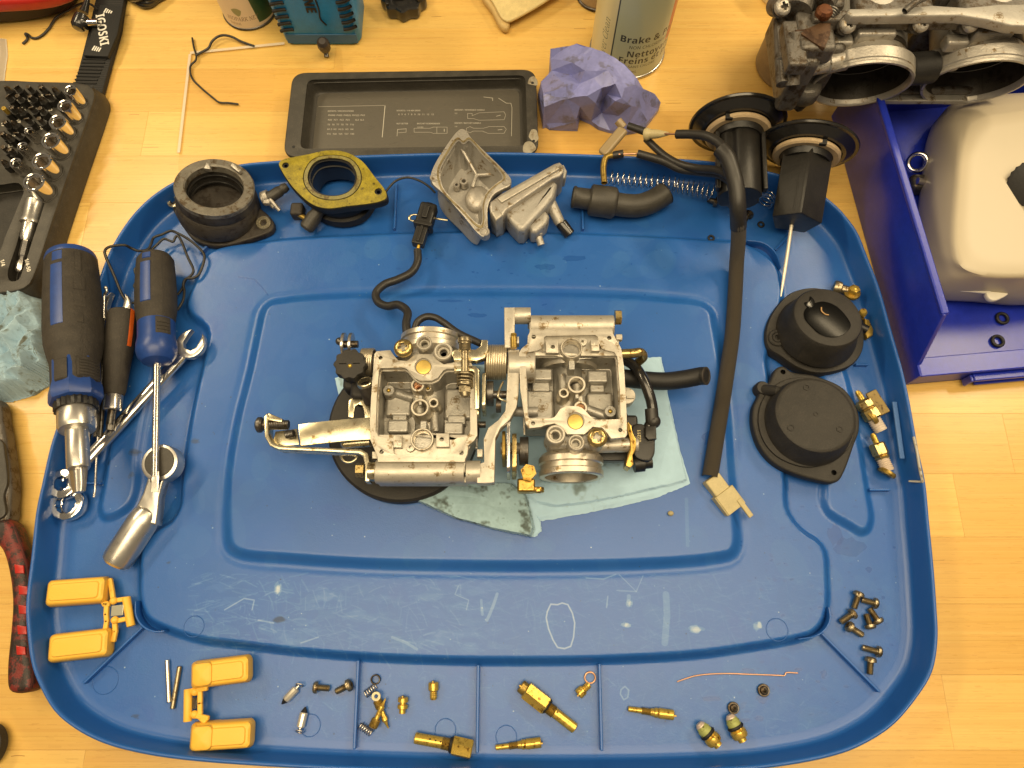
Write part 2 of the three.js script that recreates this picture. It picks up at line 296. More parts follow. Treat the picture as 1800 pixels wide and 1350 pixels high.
// ---------------------------------------------------------------- workbench of glued staves
{
  const bench = new THREE.Group(); bench.name = 'workbench'; bench.userData = { kind: 'structure', label: 'pale wooden butcher block workbench top under everything' }; scene.add(bench);
  mesh('core', tf(rbox(1500, 30, 1100, 1), { p: [0, -18.2, -60] }), mat([0.25, 0.16, 0.07], 0.7), bench);
  seedRnd(77);
  const wood = canvasTex(2048, 2048, (c, w, h) => {
    c.fillStyle = 'rgb(226,184,122)'; c.fillRect(0, 0, w, h);
    const strip = h / 8;
    for (let k = 0; k < 8; k++) {
      c.save(); c.beginPath(); c.rect(0, k * strip, w, strip); c.clip();
      const t = rr(-0.5, 0.5);
      c.fillStyle = t > 0 ? `rgba(244,212,160,${t * 0.6})` : `rgba(190,134,70,${-t * 0.45})`; c.fillRect(0, k * strip, w, strip);
      for (let i = 0; i < 46; i++) {                                           // broad figure
        const y = k * strip + rnd() * strip, x = rnd() * w, len = rr(300, 1500), hh = rr(4, 26);
        c.fillStyle = rnd() < 0.5 ? `rgba(200,146,78,${rr(0.03, 0.12)})` : `rgba(246,214,160,${rr(0.03, 0.13)})`;
        c.beginPath(); c.ellipse(x, y, len / 2, hh / 2, rr(-0.012, 0.012), 0, 7); c.fill();
      }
      for (let i = 0; i < 420; i++) {                                          // fine grain lines
        const y = k * strip + rnd() * strip, x = rnd() * w, len = rr(60, 700), a = rr(-6, 6);
        c.strokeStyle = rnd() < 0.65 ? `rgba(172,112,50,${rr(0.03, 0.14)})` : `rgba(250,224,176,${rr(0.04, 0.14)})`; c.lineWidth = rr(0.6, 2.2);
        c.beginPath(); c.moveTo(x, y); c.bezierCurveTo(x + len / 3, y + a, x + 2 * len / 3, y - a, x + len, y + rr(-3, 3)); c.stroke();
      }
      for (let i = 0; i < 1500; i++) {                                          // pores: short dashes
        const y = k * strip + rnd() * strip, x = rnd() * w, len = rr(5, 26);
        c.strokeStyle = `rgba(140,84,34,${rr(0.08, 0.3)})`; c.lineWidth = rr(0.5, 1.3);
        c.beginPath(); c.moveTo(x, y); c.lineTo(x + len, y + rr(-1, 1)); c.stroke();
      }
      for (let i = 0; i < 9; i++) {                                             // dark flecks
        const y = k * strip + rnd() * strip, x = rnd() * w, len = rr(20, 90);
        c.strokeStyle = `rgba(96,50,18,${rr(0.2, 0.55)})`; c.lineWidth = rr(0.8, 2.6);
        c.beginPath(); c.moveTo(x, y); c.quadraticCurveTo(x + len / 2, y + rr(-5, 5), x + len, y + rr(-3, 3)); c.stroke();
      }
      c.restore();
    }
  });
  wood.repeat.set(1 / 0.62, 1 / 0.336);                                       // a strip is 42 mm high
  const woodRough = noiseTex(256, (u, v) => [1, 0.75 + 0.25 * fbm(u * 6, v * 40, 2, 3, 6), 1], 6);
  const tones = [[1, 1, 1], [0.93, 0.90, 0.86], [1.04, 1.02, 0.99], [0.97, 0.93, 0.88], [0.9, 0.85, 0.78]].map(([r, g, b]) => mat([0.93 * r, 0.95 * g, 0.64 * b], 0.34, 0, { map: wood, roughnessMap: woodRough, bumpMap: grainTex, bumpScale: 0.00003, clearcoat: 0.25, clearcoatRoughness: 0.28 }));
  const z0 = W(1700, 944, 0).z, pitch = 40.4;
  seedRnd(901);
  for (let row = -14; row < 9; row++) {
    let x = -560 + rr(-200, 0);
    while (x < 560) {
      const len = rr(230, 560), g = rbox(len - 0.06, 3, pitch - 0.05, 0.14, 1);
      const cx = x + len / 2, cz = z0 + (row + 0.5) * pitch;
      x += len;
      if (cx + len / 2 < -560 || cx - len / 2 > 560) continue;
      const m = mesh('stave', g, tones[Math.floor(rnd() * 5)], bench);
      const uv = m.geometry.attributes.uv, k = Math.floor(rnd() * 8), ou = rnd() * 0.62;
      for (let i = 0; i < uv.count; i++) uv.setXY(i, uv.getX(i) + ou, uv.getY(i) + (k + 0.5) * 0.042);
      m.position.set(cx / 1000, (-1.5 + rr(-0.05, 0)) / 1000, cz / 1000);
    }
  }
}

// ---------------------------------------------------------------- blue storage lid, upside down
const FLOOR = 2.5, PLAT = 9, INNER = 13.5, RIM = 22;
const pxPoly = (list, h) => list.map(([x, y]) => P2(W(x, y, h)));
const rimPts = smooth(pxPoly([[331, 311], [280, 338], [239, 375], [201, 431], [181, 479], [160, 540], [140, 605], [122, 670], [105, 743], [92, 785], [78, 847], [67, 899], [58, 982], [53, 1021], [49, 1068], [52, 1116], [59, 1166], [71, 1199], [98, 1246], [133, 1276], [184, 1302], [252, 1320], [326, 1331], [450, 1341], [600, 1349], [750, 1354], [900, 1357], [1050, 1357], [1200, 1354], [1342, 1346], [1460, 1325], [1512, 1306], [1567, 1271], [1611, 1220], [1634, 1182], [1642, 1150], [1645, 1112], [1643, 1070], [1638, 1000], [1630, 918], [1623, 847], [1611, 790], [1595, 702], [1583, 648], [1565, 584], [1542, 503], [1522, 452], [1504, 408], [1490, 388], [1472, 367], [1445, 345], [1400, 319], [1340, 301], [1259, 287], [1130, 278], [980, 272], [850, 270], [700, 273], [580, 278], [484, 285], [423, 291]], RIM), 420);
const platPoly = smooth(pxPoly([[374, 438], [480, 420], [627, 410], [830, 405], [1022, 408], [1244, 419], [1310, 426], [1364, 462], [1378, 500], [1372, 560], [1356, 610], [1351, 640], [1362, 700], [1378, 790], [1384, 849], [1386, 890], [1395, 909], [1416, 932], [1441, 948], [1455, 971], [1458, 1010], [1459, 1060], [1450, 1095], [1430, 1118], [1400, 1128], [1310, 1144], [1220, 1156], [1052, 1165], [900, 1167], [760, 1165], [630, 1159], [510, 1149], [435, 1140], [345, 1128], [291, 1110], [258, 1092], [244, 1060], [242, 1010], [243, 975], [246, 957], [256, 940], [281, 924], [301, 912], [314, 887], [316, 854], [324, 791], [336, 722], [351, 652], [359, 614], [363, 590], [358, 577], [336, 561], [325, 541], [331, 516], [341, 495], [352, 460]], 6), 260);
const innerPoly = smooth(pxPoly([[471, 530], [504, 523], [570, 517], [720, 513], [900, 512], [1060, 515], [1170, 522], [1236, 531], [1255, 545], [1262, 575], [1270, 620], [1284, 715], [1291, 815], [1300, 918], [1302, 955], [1292, 979], [1250, 990], [1130, 999], [950, 1003], [800, 1002], [660, 999], [510, 990], [418, 980], [398, 964], [394, 940], [396, 840], [413, 735], [434, 652], [450, 576], [458, 545]], 10), 200);
const padL = smooth(pxPoly([[225, 580], [205, 680], [188, 781], [178, 854], [171, 896], [178, 915], [200, 915], [233, 894], [247, 862], [251, 804], [264, 728], [285, 640], [290, 590], [260, 565]], 4), 100);
const padR = smooth(pxPoly([[1441, 640], [1443, 760], [1440, 858], [1440, 880], [1450, 904], [1490, 930], [1512, 942], [1528, 938], [1537, 914], [1529, 861], [1515, 780], [1500, 690], [1480, 640]], 4), 100);
function lidHeight(x, z) {
  const dp = sdPoly(platPoly, x, z);
  let h = FLOOR + (PLAT - FLOOR) * sstep(-1.2, 4.2, dp);
  if (dp > 4) { const di = sdPoly(innerPoly, x, z); h += (INNER - PLAT) * sstep(-0.8, 6.5, di); h += 0.6 * Math.exp(-((di + 2.5) ** 2) / 3) * -0.6; }
  else if (dp < -2) h = Math.max(h, FLOOR + 4.2 * sstep(-0.6, 5.2, sdPoly(padL, x, z)), FLOOR + 4.2 * sstep(-0.6, 5.2, sdPoly(padR, x, z)));
  return h;
}
const LID_BOX = (() => { let a = [1e9, 1e9, -1e9, -1e9]; for (const [x, z] of rimPts) a = [Math.min(a[0], x), Math.min(a[1], z), Math.max(a[2], x), Math.max(a[3], z)]; return a; })();
{
  const [x0, z0, x1, z1] = LID_BOX, step = 1.1, nx = Math.ceil((x1 - x0) / step), nz = Math.ceil((z1 - z0) / step);
  const lid = thing('storage_tray', 'large blue plastic storage tote lid lying upside down as a parts tray', 'storage lid');
  const CW = 2048, CH = 1536;
  const toC = (px, py) => { const p = W(px, py, 8); return [(p.x - x0) / (x1 - x0) * CW, (p.z - z0) / (z1 - z0) * CH]; };
  seedRnd(4242);
  const draw = (c, base, ink) => {
    c.fillStyle = base; c.fillRect(0, 0, CW, CH);
    for (let i = 0; i < 900; i++) { const x = rnd() * CW, y = rnd() * CH, q = rr(8, 60); c.fillStyle = rnd() < 0.5 ? ink('dark', rr(0.01, 0.035)) : ink('pale', rr(0.01, 0.03)); c.beginPath(); c.ellipse(x, y, q, q * rr(0.3, 1), rr(0, 3), 0, 7); c.fill(); }
    // scuffed band of the plateau towards the front edge: scratches with outlines of their own
    for (let i = 0; i < 1500; i++) {
      const px = rr(330, 1440), py = rr(1010, 1150), [x, y] = toC(px, py), L = rr(4, 46), a = rr(-0.5, 0.5) + (rnd() < 0.25 ? 1.3 : 0);
      c.strokeStyle = ink('pale', rr(0.03, px < 820 ? 0.16 : 0.09)); c.lineWidth = rr(0.6, 3.5);
      c.beginPath(); c.moveTo(x, y); c.quadraticCurveTo(x + L * 0.5 * Math.cos(a) + rr(-4, 4), y + L * 0.5 * Math.sin(a) + rr(-4, 4), x + L * Math.cos(a), y + L * Math.sin(a)); c.stroke();
    }
    for (let i = 0; i < 70; i++) { const [x, y] = toC(rr(340, 880), rr(1030, 1140)); c.fillStyle = ink('pale', rr(0.03, 0.08)); c.beginPath(); for (let k = 0; k < 9; k++) { const t = k / 9 * 6.283, q = rr(5, 28); c.lineTo(x + q * 1.6 * Math.cos(t), y + q * 0.6 * Math.sin(t)); } c.fill(); }
    for (let i = 0; i < 620; i++) { const [x, y] = toC(rr(470, 1440), rr(1180, 1310)), L = rr(3, 30), a = rr(0, 3.1); c.strokeStyle = ink('pale', rr(0.03, 0.12)); c.lineWidth = rr(0.6, 3); c.beginPath(); c.moveTo(x, y); c.quadraticCurveTo(x + rr(-9, 9), y + rr(-9, 9), x + L * Math.cos(a), y + L * Math.sin(a)); c.stroke(); }
    for (let i = 0; i < 260; i++) { const [x, y] = toC(rr(300, 1500), rr(420, 1000)), L = rr(3, 20), a = rr(0, 3.1); c.strokeStyle = ink('pale', rr(0.02, 0.07)); c.lineWidth = rr(0.5, 1.6); c.beginPath(); c.moveTo(x, y); c.lineTo(x + L * Math.cos(a), y + L * Math.sin(a)); c.stroke(); }
    // fine abrasion: single scratches on the front of the plateau and in the front channel
    for (let i = 0; i < 1500; i++) { const row = i % 2, [x, y] = row ? toC(rr(330, 1450), rr(1010, 1148)) : toC(rr(400, 1480), rr(1182, 1312)); c.strokeStyle = ink('pale', rr(0.04, 0.12)); c.lineWidth = rr(0.5, 1.4); const L = rr(4, 22), an = rr(-0.5, 0.5); c.beginPath(); c.moveTo(x, y); c.lineTo(x + L * Math.cos(an), y + L * Math.sin(an)); c.stroke(); }
    // the marks that stand out
    const line = (pts, k, w, al) => { c.strokeStyle = ink(k, al); c.lineWidth = w; c.lineJoin = c.lineCap = 'round'; c.beginPath(); pts.forEach(([a, b], i) => { const [x, y] = toC(a, b); i ? c.lineTo(x, y) : c.moveTo(x, y); }); c.stroke(); };
    line([[968, 1062], [962, 1075], [960, 1086], [964, 1105], [972, 1125], [980, 1138], [992, 1140], [1003, 1136], [1008, 1120], [1010, 1095], [1006, 1078], [998, 1063], [988, 1060], [980, 1063], [968, 1062]], 'pale', 3.4, 0.62);
    line([[874, 1044], [868, 1062], [860, 1082], [856, 1090]], 'pale', 7, 0.35); line([[846, 1055], [848, 1080]], 'pale', 6, 0.3);
    line([[1170, 1045], [1172, 1080], [1168, 1130]], 'pale', 15, 0.24); line([[1105, 1048], [1104, 1064]], 'pale', 9, 0.3); line([[1068, 1048], [1066, 1068]], 'pale', 3, 0.4);
    line([[1088, 1010], [1118, 1040], [1130, 1012]], 'pale', 2, 0.35); line([[1030, 1016], [1060, 1018], [1082, 1010]], 'pale', 3, 0.3); line([[1084, 1038], [1118, 1040]], 'pale', 3, 0.3);
    line([[396, 1072], [430, 1052], [448, 1055], [444, 1072]], 'pale', 3, 0.45); line([[806, 1030], [800, 1045], [824, 1055], [820, 1072]], 'pale', 2.2, 0.4);
    line([[690, 1120], [715, 1130], [733, 1141]], 'pale', 6, 0.3); line([[530, 1130], [560, 1120]], 'pale', 3, 0.4);
    line([[455, 1090], [482, 1095]], 'pale', 3.5, 0.4); line([[1203, 880], [1205, 960]], 'pale', 8, 0.14);
    line([[1094, 1214], [1101, 1208], [1108, 1215], [1106, 1228], [1099, 1232], [1093, 1222], [1094, 1214]], 'pale', 3, 0.4);
    line([[420, 488], [448, 492], [465, 510], [472, 520]], 'dark', 4, 0.25);
    const patch = (px, py, a, b, k, al, n = 11) => { const [x, y] = toC(px, py); c.fillStyle = ink(k, al); c.beginPath(); for (let i = 0; i < n; i++) { const t = i / n * 6.283; c.lineTo(x + a * rr(0.6, 1.1) * Math.cos(t), y + b * rr(0.6, 1.1) * Math.sin(t)); } c.fill(); };
    for (const [px, py, a, b] of [[1222, 1106, 22, 14], [1332, 1100, 12, 12], [1100, 1100, 12, 10], [490, 1036, 14, 16], [1106, 1060, 6, 9]]) for (let i = 0; i < 5; i++) patch(px + rr(-4, 4), py + rr(-3, 3), a * rr(0.4, 1), b * rr(0.4, 1), 'chalk', 0.22);
    for (const [px, py, a, b] of [[490, 1092, 16, 8], [235, 795, 14, 8], [345, 775, 12, 5], [228, 835, 5, 7], [300, 990, 4, 3], [232, 1262, 9, 4], [186, 812, 6, 5], [600, 640, 6, 6]]) for (let i = 0; i < 3; i++) patch(px + rr(-4, 4), py + rr(-3, 3), a, b, 'soot', 0.2);
    // drops and dried wet marks
    for (const [px, py, a, b] of [[1455, 1185, 9, 10], [1445, 1200, 6, 4], [1340, 1265, 12, 7], [1316, 1268, 14, 4], [1500, 960, 40, 26], [1475, 940, 20, 30], [1535, 1000, 10, 8], [1245, 775, 22, 26], [1410, 1178, 10, 5], [1560, 1050, 6, 6], [1320, 1180, 18, 7], [700, 545, 20, 5], [840, 560, 30, 8], [790, 535, 40, 5], [1010, 455, 40, 10], [960, 470, 36, 12], [1345, 1230, 16, 12], [1255, 1230, 30, 6], [590, 1220, 20, 8]]) patch(px, py, a, b, 'dark', 0.22, 15);
    for (let i = 0; i < 330; i++) { const top = rnd() < 0.4, [x, y] = top ? toC(rr(620, 1250), rr(430, 560)) : toC(rr(1300, 1600), rr(880, 1260)); c.fillStyle = ink('dark', rr(0.06, 0.2)); c.beginPath(); c.ellipse(x, y, rr(1, 8), rr(1, 4), rr(-0.4, 0.4), 0, 7); c.fill(); }
    for (let i = 0; i < 520; i++) { const [x, y] = toC(rr(60, 1640), rr(330, 1330)); c.fillStyle = rnd() < 0.6 ? ink('chalk', rr(0.2, 0.8)) : ink('soot', rr(0.3, 0.8)); c.beginPath(); c.arc(x, y, rr(0.5, 1.7), 0, 7); c.fill(); }
  };
  const inkC = { pale: '202,204,214', dark: '10,46,116', chalk: '226,224,214', soot: '38,42,52' };
  const tex = canvasTex(CW, CH, (c) => draw(c, 'rgb(34,89,164)', (k, a) => `rgba(${inkC[k]},${a})`));
  seedRnd(4242);
  const inkR = { pale: '0,172,0', dark: '0,70,0', chalk: '0,250,0', soot: '0,200,0' };
  const rtex = canvasTex(CW / 2, CH / 2, (c) => { c.scale(0.5, 0.5); draw(c, 'rgb(0,128,0)', (k, a) => `rgba(${inkR[k]},${Math.min(1, a * 1.6)})`); }, { srgb: false });
  const lidMat = mat([1, 1, 1], 0.62, 0, { map: tex, roughnessMap: rtex, bumpMap: grainTex, bumpScale: 0.00006 });
  const plain = mat([0.0160, 0.0998, 0.371], 0.3, 0, { bump: 0.00005 });
  // panel
  const keep = [], H = new Float32Array((nx + 1) * (nz + 1)), inside = new Float32Array((nx + 1) * (nz + 1));
  const coarse = 40, cd = new Map();
  const pos = [], nor = [], uv = [], idx = [];
  for (let j = 0; j <= nz; j++) for (let i = 0; i <= nx; i++) {
    const x = x0 + i * step, z = z0 + j * step, k = j * (nx + 1) + i;
    inside[k] = sdPoly(rimPts, x, z);
    H[k] = inside[k] > 0 ? lidHeight(x, z) : FLOOR;
  }
  for (let j = 0; j <= nz; j++) for (let i = 0; i <= nx; i++) {
    const k = j * (nx + 1) + i, x = x0 + i * step, z = z0 + j * step;
    const hx = (H[j * (nx + 1) + Math.min(nx, i + 1)] - H[j * (nx + 1) + Math.max(0, i - 1)]) / (2 * step), hz = (H[Math.min(nz, j + 1) * (nx + 1) + i] - H[Math.max(0, j - 1) * (nx + 1) + i]) / (2 * step), l = Math.hypot(hx, 1, hz);
    pos.push(x, H[k], z); nor.push(-hx / l, 1 / l, -hz / l); uv.push((x - x0) / (x1 - x0), 1 - (z - z0) / (z1 - z0));
  }
  for (let j = 0; j < nz; j++) for (let i = 0; i < nx; i++) {
    const a = j * (nx + 1) + i, b = a + 1, c = a + nx + 1, d = c + 1;
    if (Math.min(inside[a], inside[b], inside[c], inside[d]) < 3.4) continue;
    idx.push(a, c, b, b, c, d);
  }
  const pg = new THREE.BufferGeometry();
  pg.setAttribute('position', new THREE.Float32BufferAttribute(pos, 3)); pg.setAttribute('normal', new THREE.Float32BufferAttribute(nor, 3)); pg.setAttribute('uv', new THREE.Float32BufferAttribute(uv, 2)); pg.setIndex(idx);
  pg.scale(0.001, 0.001, 0.001);
  const pm = new THREE.Mesh(pg, lidMat); pm.name = 'panel'; pm.castShadow = pm.receiveShadow = true; lid.add(pm);
  // rim wall, swept round the outline
  const prof = [[10, 2.54], [6.5, 2.58], [4.6, 2.9], [3.3, 3.8], [2.6, 5.6], [2.1, 10], [1.2, 18], [0.9, 20.6], [0.4, 21.7], [-0.4, 22.1], [-1.2, 21.8], [-1.7, 20.8], [-1.9, 17], [-1.3, 16.6], [-0.6, 16], [0.2, 0.3]];
  const n = rimPts.length, rp = [], ri = [];
  for (let i = 0; i <= n; i++) {
    const a = rimPts[(i - 1 + n) % n], b = rimPts[(i + 1) % n], c = rimPts[i % n], tx = b[0] - a[0], tz = b[1] - a[1], l = Math.hypot(tx, tz);
    let nx_ = -tz / l, nz_ = tx / l; if (sdPoly(rimPts, c[0] + nx_, c[1] + nz_) < 0) { nx_ = -nx_; nz_ = -nz_; }
    for (const [o, y] of prof) rp.push(c[0] + nx_ * o, y, c[1] + nz_ * o);
  }
  const m = prof.length;
  for (let i = 0; i < n; i++) for (let j = 0; j < m - 1; j++) { const a = i * m + j, b = a + 1, c = a + m, d = c + 1; ri.push(a, b, c, b, d, c); }
  const rg = new THREE.BufferGeometry(); rg.setAttribute('position', new THREE.Float32BufferAttribute(rp, 3)); rg.setIndex(ri); rg.computeVertexNormals();
  mesh('rim', rg, plain, lid);
  // stiffening ribs
  const ribs = [[631, 1160, 624, 1316], [841, 1168, 839, 1323], [1053, 1166, 1057, 1319], [252, 1102, 148, 1201], [1443, 1113, 1545, 1216], [697, 322, 693, 403], [1022, 330, 1025, 404], [1362, 440, 1388, 413], [1503, 641, 1526, 641], [1527, 861, 1564, 861], [148, 849, 178, 850], [352, 446, 372, 425]];
  ribs.forEach(([a, b, c, d], i) => {
    const p = W(a, b, 5), q = W(c, d, 5), len = p.distanceTo(q), tall = i < 3 ? 5.6 : i < 5 ? 4.6 : 4.2;
    const g = rbox(len, tall, 1.7, 0.6).translate(0, FLOOR + tall / 2 - 0.4, 0).rotateY(-Math.atan2(q.z - p.z, q.x - p.x)).translate((p.x + q.x) / 2, 0, (p.z + q.z) / 2);
    mesh('rib', g, plain, lid);
  });
  // curved stacking tabs at the plateau corners
  for (const pts of [[[240, 1058], [243, 1078], [255, 1096], [275, 1108], [291, 1110]], [[1456, 1068], [1455, 1086], [1445, 1104], [1428, 1117], [1402, 1124]], [[1313, 424], [1340, 431], [1360, 448], [1372, 472]]]) {
    const c = curveOf(pts.map(([x, y]) => { const p = W(x, y, 9); p.y = 0; return p; })), n2 = 30, out = [], inn = [], mid = c.getPoint(0.5), ctr = c.getPoint(0).add(c.getPoint(1)).multiplyScalar(0.5);
    const dir = mid.clone().sub(ctr).normalize();
    for (let i = 0; i <= n2; i++) { const t = i / n2, p = c.getPoint(t), w = 3.6 * Math.sin(Math.PI * t) + 0.6; out.push([p.x + dir.x * w * 0.45, p.z + dir.z * w * 0.45]); inn.push([p.x + dir.x * (w * 0.45 - 1.1), p.z + dir.z * (w * 0.45 - 1.1)]); }
    mesh('corner_tab', tf(ext([...out, ...inn.reverse()], 8.5, 0.3), { p: [0, FLOOR, 0] }), plain, lid);
  }
  // round mould marks
  for (const [px, py, r, h] of [[185, 1196, 7.6, FLOOR], [341, 1101, 6, PLAT], [1366, 1107, 6.4, PLAT], [783, 1283, 6, FLOOR], [545, 1275, 6, FLOOR], [890, 1295, 6, FLOOR]]) { const p = W(px, py, h); mesh('mould_mark', tf(tor(r, 0.28, 6, 48), { p: [p.x, h + 0.02, p.z] }), plain, lid); }
}
{ const lid = scene.getObjectByName('storage_tray'), worn = mat([0.50, 0.48, 0.42], 0.7, 0, { map: castTint, bump: 0.0002 });
  mesh('worn_edge', [tube([[1606, 768], [1612, 795], [1616, 820], [1622, 848]].map(([x, y]) => W(x, y, RIM + 0.1)), 0.9, 40, 8), along(cyl(0.8, 0.6, 9), W(1623, 847, RIM), W(1600, 846, 15))], worn, lid);
  mesh('mould_bar', along(tf(rbox(3.2, 38, 1.6, 0.7), { p: [0, 19, 0] }), W(1572, 706, 13), W(1583, 786, 13)), mat([0.05, 0.14, 0.37], 0.5), lid); }
// resting height of the lid at a measured pixel
const lidAt = (px, py) => { const p = W(px, py, 7); return lidHeight(p.x, p.z); };
// ---------------------------------------------------------------- twin carburettors, float bowl faces up
const font = await new FontLoader().loadAsync('fonts/droid/droid_sans_bold.typeface.json');
const text3 = (s, size, d) => { const g = new TextGeometry(s, { font, size, depth: d, curveSegments: 3, bevelEnabled: false }); g.computeBoundingBox(); const b = g.boundingBox; return g.translate(-(b.max.x + b.min.x) / 2, -(b.max.y + b.min.y) / 2, 0).rotateX(-Math.PI / 2); };
const screwHead = (r, h, cross = true, dome = 0.35) => {                       // pan head standing on y = 0 with a driver recess
  const g = [lathe([[0, 0], [r, 0], [r, h * (1 - dome) * 0.8], [r * 0.96, h * (1 - dome)], [r * 0.8, h * 0.9], [r * 0.62, h], [r * 0.55, h], [r * 0.5, h * 0.98]], 32)];
  const q = r * 0.56, w = r * 0.2, arms = [];
  if (cross) { const p = [[-w, -q], [w, -q], [w, -w], [q, -w], [q, w], [w, w], [w, q], [-w, q], [-w, w], [-q, w], [-q, -w], [-w, -w]]; g.push(tf(ext(circ(0, 0, r * 0.62, 32), h * 0.35, 0.05, [p]), { p: [0, h * 0.655, 0] })); }
  else g.push(tf(ext(circ(0, 0, r * 0.62, 32), h * 0.3, 0.02, [[[-q, -w * 0.6], [q, -w * 0.6], [q, w * 0.6], [-q, w * 0.6]]]), { p: [0, h * 0.7, 0] }));
  return g;
};
{
  const HF = 62, OC = W(744, 712, HF); OC.y = 0;
  const asm = thing('carburetor_pair', 'two linked cast alloy carburetors with open float chambers, centre of the blue lid', 'carburetor', OC);
  const c = (px, py, h = HF) => W(px, py, h).sub(OC);
  const cp = (list, h = HF) => list.map(([x, y]) => P2(c(x, y, h)));
  const s = 0.332;                                                             // mm per measured pixel at the flange
  const body = new THREE.Group(); body.name = 'carburetor'; asm.add(body);
  const outer = cp([[658, 622], [662, 617], [686, 615], [692, 624], [700, 633], [716, 634], [722, 628], [731, 622], [760, 622], [768, 632], [780, 640], [796, 637], [803, 634], [824, 632], [830, 640], [834, 668], [838, 700], [839, 765], [834, 774], [823, 783], [822, 798], [818, 806], [817, 812], [664, 812], [663, 803], [659, 792], [651, 774], [650, 740], [652, 700], [655, 655]]);
  const opening = cp([[666, 652], [668, 647], [710, 646], [716, 649], [722, 656], [728, 664], [738, 669], [759, 669], [769, 664], [774, 657], [779, 651], [786, 648], [822, 648], [826, 653], [827, 756], [823, 763], [662, 763], [660, 757], [662, 700]]);
  const gasket = cp([[665, 651], [668, 646], [710, 645], [716, 648], [722, 655], [729, 663], [738, 668], [759, 668], [769, 663], [774, 656], [779, 650], [786, 647], [823, 647], [827, 652], [828, 757], [824, 767], [804, 771], [797, 775], [794, 783], [793, 795], [789, 799], [696, 801], [691, 797], [690, 783], [686, 775], [678, 771], [664, 768], [659, 758], [661, 700]]);
  const hole = (px, py, r) => circ(...P2(c(px, py)), r, 20);
  const holes4 = [hole(669, 629, 1.6), hole(671, 794, 1.7), hole(811, 796, 1.7), hole(817, 640, 1.6)];
  mesh('bowl_flange', [tf(ext(outer, 5, 0.35, [gasket, circ(...P2(c(744, 644)), 5.5, 32), ...holes4], 0.5), { p: [0, HF - 5, 0] })], M.cast, body);
  // the seat step just inside the gasket face, and the recess round the needle seat
  const recessHole = [circ(...P2(c(742, 772)), 5.4, 28)];
  const stepOuter = cp([[662, 646], [834, 645], [836, 765], [812, 775], [803, 800], [684, 802], [680, 775], [655, 768]]);
  mesh('seat_step', tf(ext(cp([[656, 762.5], [834, 762.5], [830, 775], [800, 803], [684, 804], [656, 775]]), 4, 0.2, recessHole), { p: [0, HF - 6.1, 0] }), M.cast, body);
  // outer wall of the chamber and main casting below
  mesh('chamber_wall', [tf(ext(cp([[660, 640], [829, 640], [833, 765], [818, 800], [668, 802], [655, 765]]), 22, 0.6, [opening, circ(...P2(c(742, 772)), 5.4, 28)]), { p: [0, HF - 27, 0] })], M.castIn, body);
  const ctr = c(744, 715), zc = ctr.z, xc = ctr.x;
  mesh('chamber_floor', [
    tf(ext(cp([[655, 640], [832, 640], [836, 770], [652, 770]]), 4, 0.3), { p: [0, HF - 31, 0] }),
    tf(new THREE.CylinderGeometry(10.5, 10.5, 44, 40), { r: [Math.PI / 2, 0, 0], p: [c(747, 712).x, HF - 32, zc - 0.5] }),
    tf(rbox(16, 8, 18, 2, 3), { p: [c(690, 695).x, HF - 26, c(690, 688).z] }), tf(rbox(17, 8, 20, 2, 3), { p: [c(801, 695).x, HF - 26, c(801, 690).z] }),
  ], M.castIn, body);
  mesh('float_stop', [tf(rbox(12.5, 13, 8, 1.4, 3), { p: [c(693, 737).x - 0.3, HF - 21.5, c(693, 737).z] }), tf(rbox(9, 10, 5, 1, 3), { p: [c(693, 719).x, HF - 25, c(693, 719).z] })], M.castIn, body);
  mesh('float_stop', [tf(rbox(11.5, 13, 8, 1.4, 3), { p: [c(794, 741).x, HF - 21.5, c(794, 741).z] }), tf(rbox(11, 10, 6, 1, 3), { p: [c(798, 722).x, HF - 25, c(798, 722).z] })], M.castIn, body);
  const tower = (px, py, ro, ri, top, name = 'jet_tower', m = M.machined, bot = 34) => { const p = c(px, py, top), g = lathe([[ri, bot + 1], [ro + 0.9, bot], [ro + 0.2, top - 0.8], [ro - 0.25, top], [ri + 0.25, top], [ri, top - 0.4], [ri, bot + 1]], 32); return mesh(name, tf(g, { p: [p.x, 0, p.z] }), m, body); };
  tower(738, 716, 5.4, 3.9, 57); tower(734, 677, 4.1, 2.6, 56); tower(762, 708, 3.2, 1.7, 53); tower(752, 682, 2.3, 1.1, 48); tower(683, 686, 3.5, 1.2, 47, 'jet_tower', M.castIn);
  for (const [px, py, r, y, t] of [[738, 716, 3.85, 44, 'main'], [734, 677, 2.55, 48, 'pilot'], [762, 708, 1.65, 46, 'x']]) { const p = c(px, py, 56); mesh('bore', [tf(ring(r, r * 0.55, 2, 24, 0.2), { p: [p.x, y, p.z] }), tf(cyl(r * 0.8, r * 0.8, 1, 20), { p: [p.x, y - 4, p.z] })], t === 'pilot' ? M.copper : M.darkSteel, body); }
  mesh('jet', tf(sph(1.15, 16, 10), { p: [c(683, 686, 47).x, 46.4, c(683, 686, 47).z] }), M.brass, body);
  mesh('jet', tf(sph(0.95, 16, 10), { p: [c(752, 682, 48).x, 47.4, c(752, 682, 48).z] }), M.brass, body);
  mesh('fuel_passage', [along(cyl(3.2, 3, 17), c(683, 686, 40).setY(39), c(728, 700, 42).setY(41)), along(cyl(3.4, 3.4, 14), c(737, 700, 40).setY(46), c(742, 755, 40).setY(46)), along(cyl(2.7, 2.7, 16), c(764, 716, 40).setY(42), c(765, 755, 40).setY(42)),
    tf(rbox(2.2, 10, 6, 0.6), { p: [c(736, 697).x, 50, c(736, 697).z] }), tf(rbox(3.6, 12, 6, 0.6), { p: [c(743, 745).x, 53, c(743, 746).z] })], M.castIn, body);
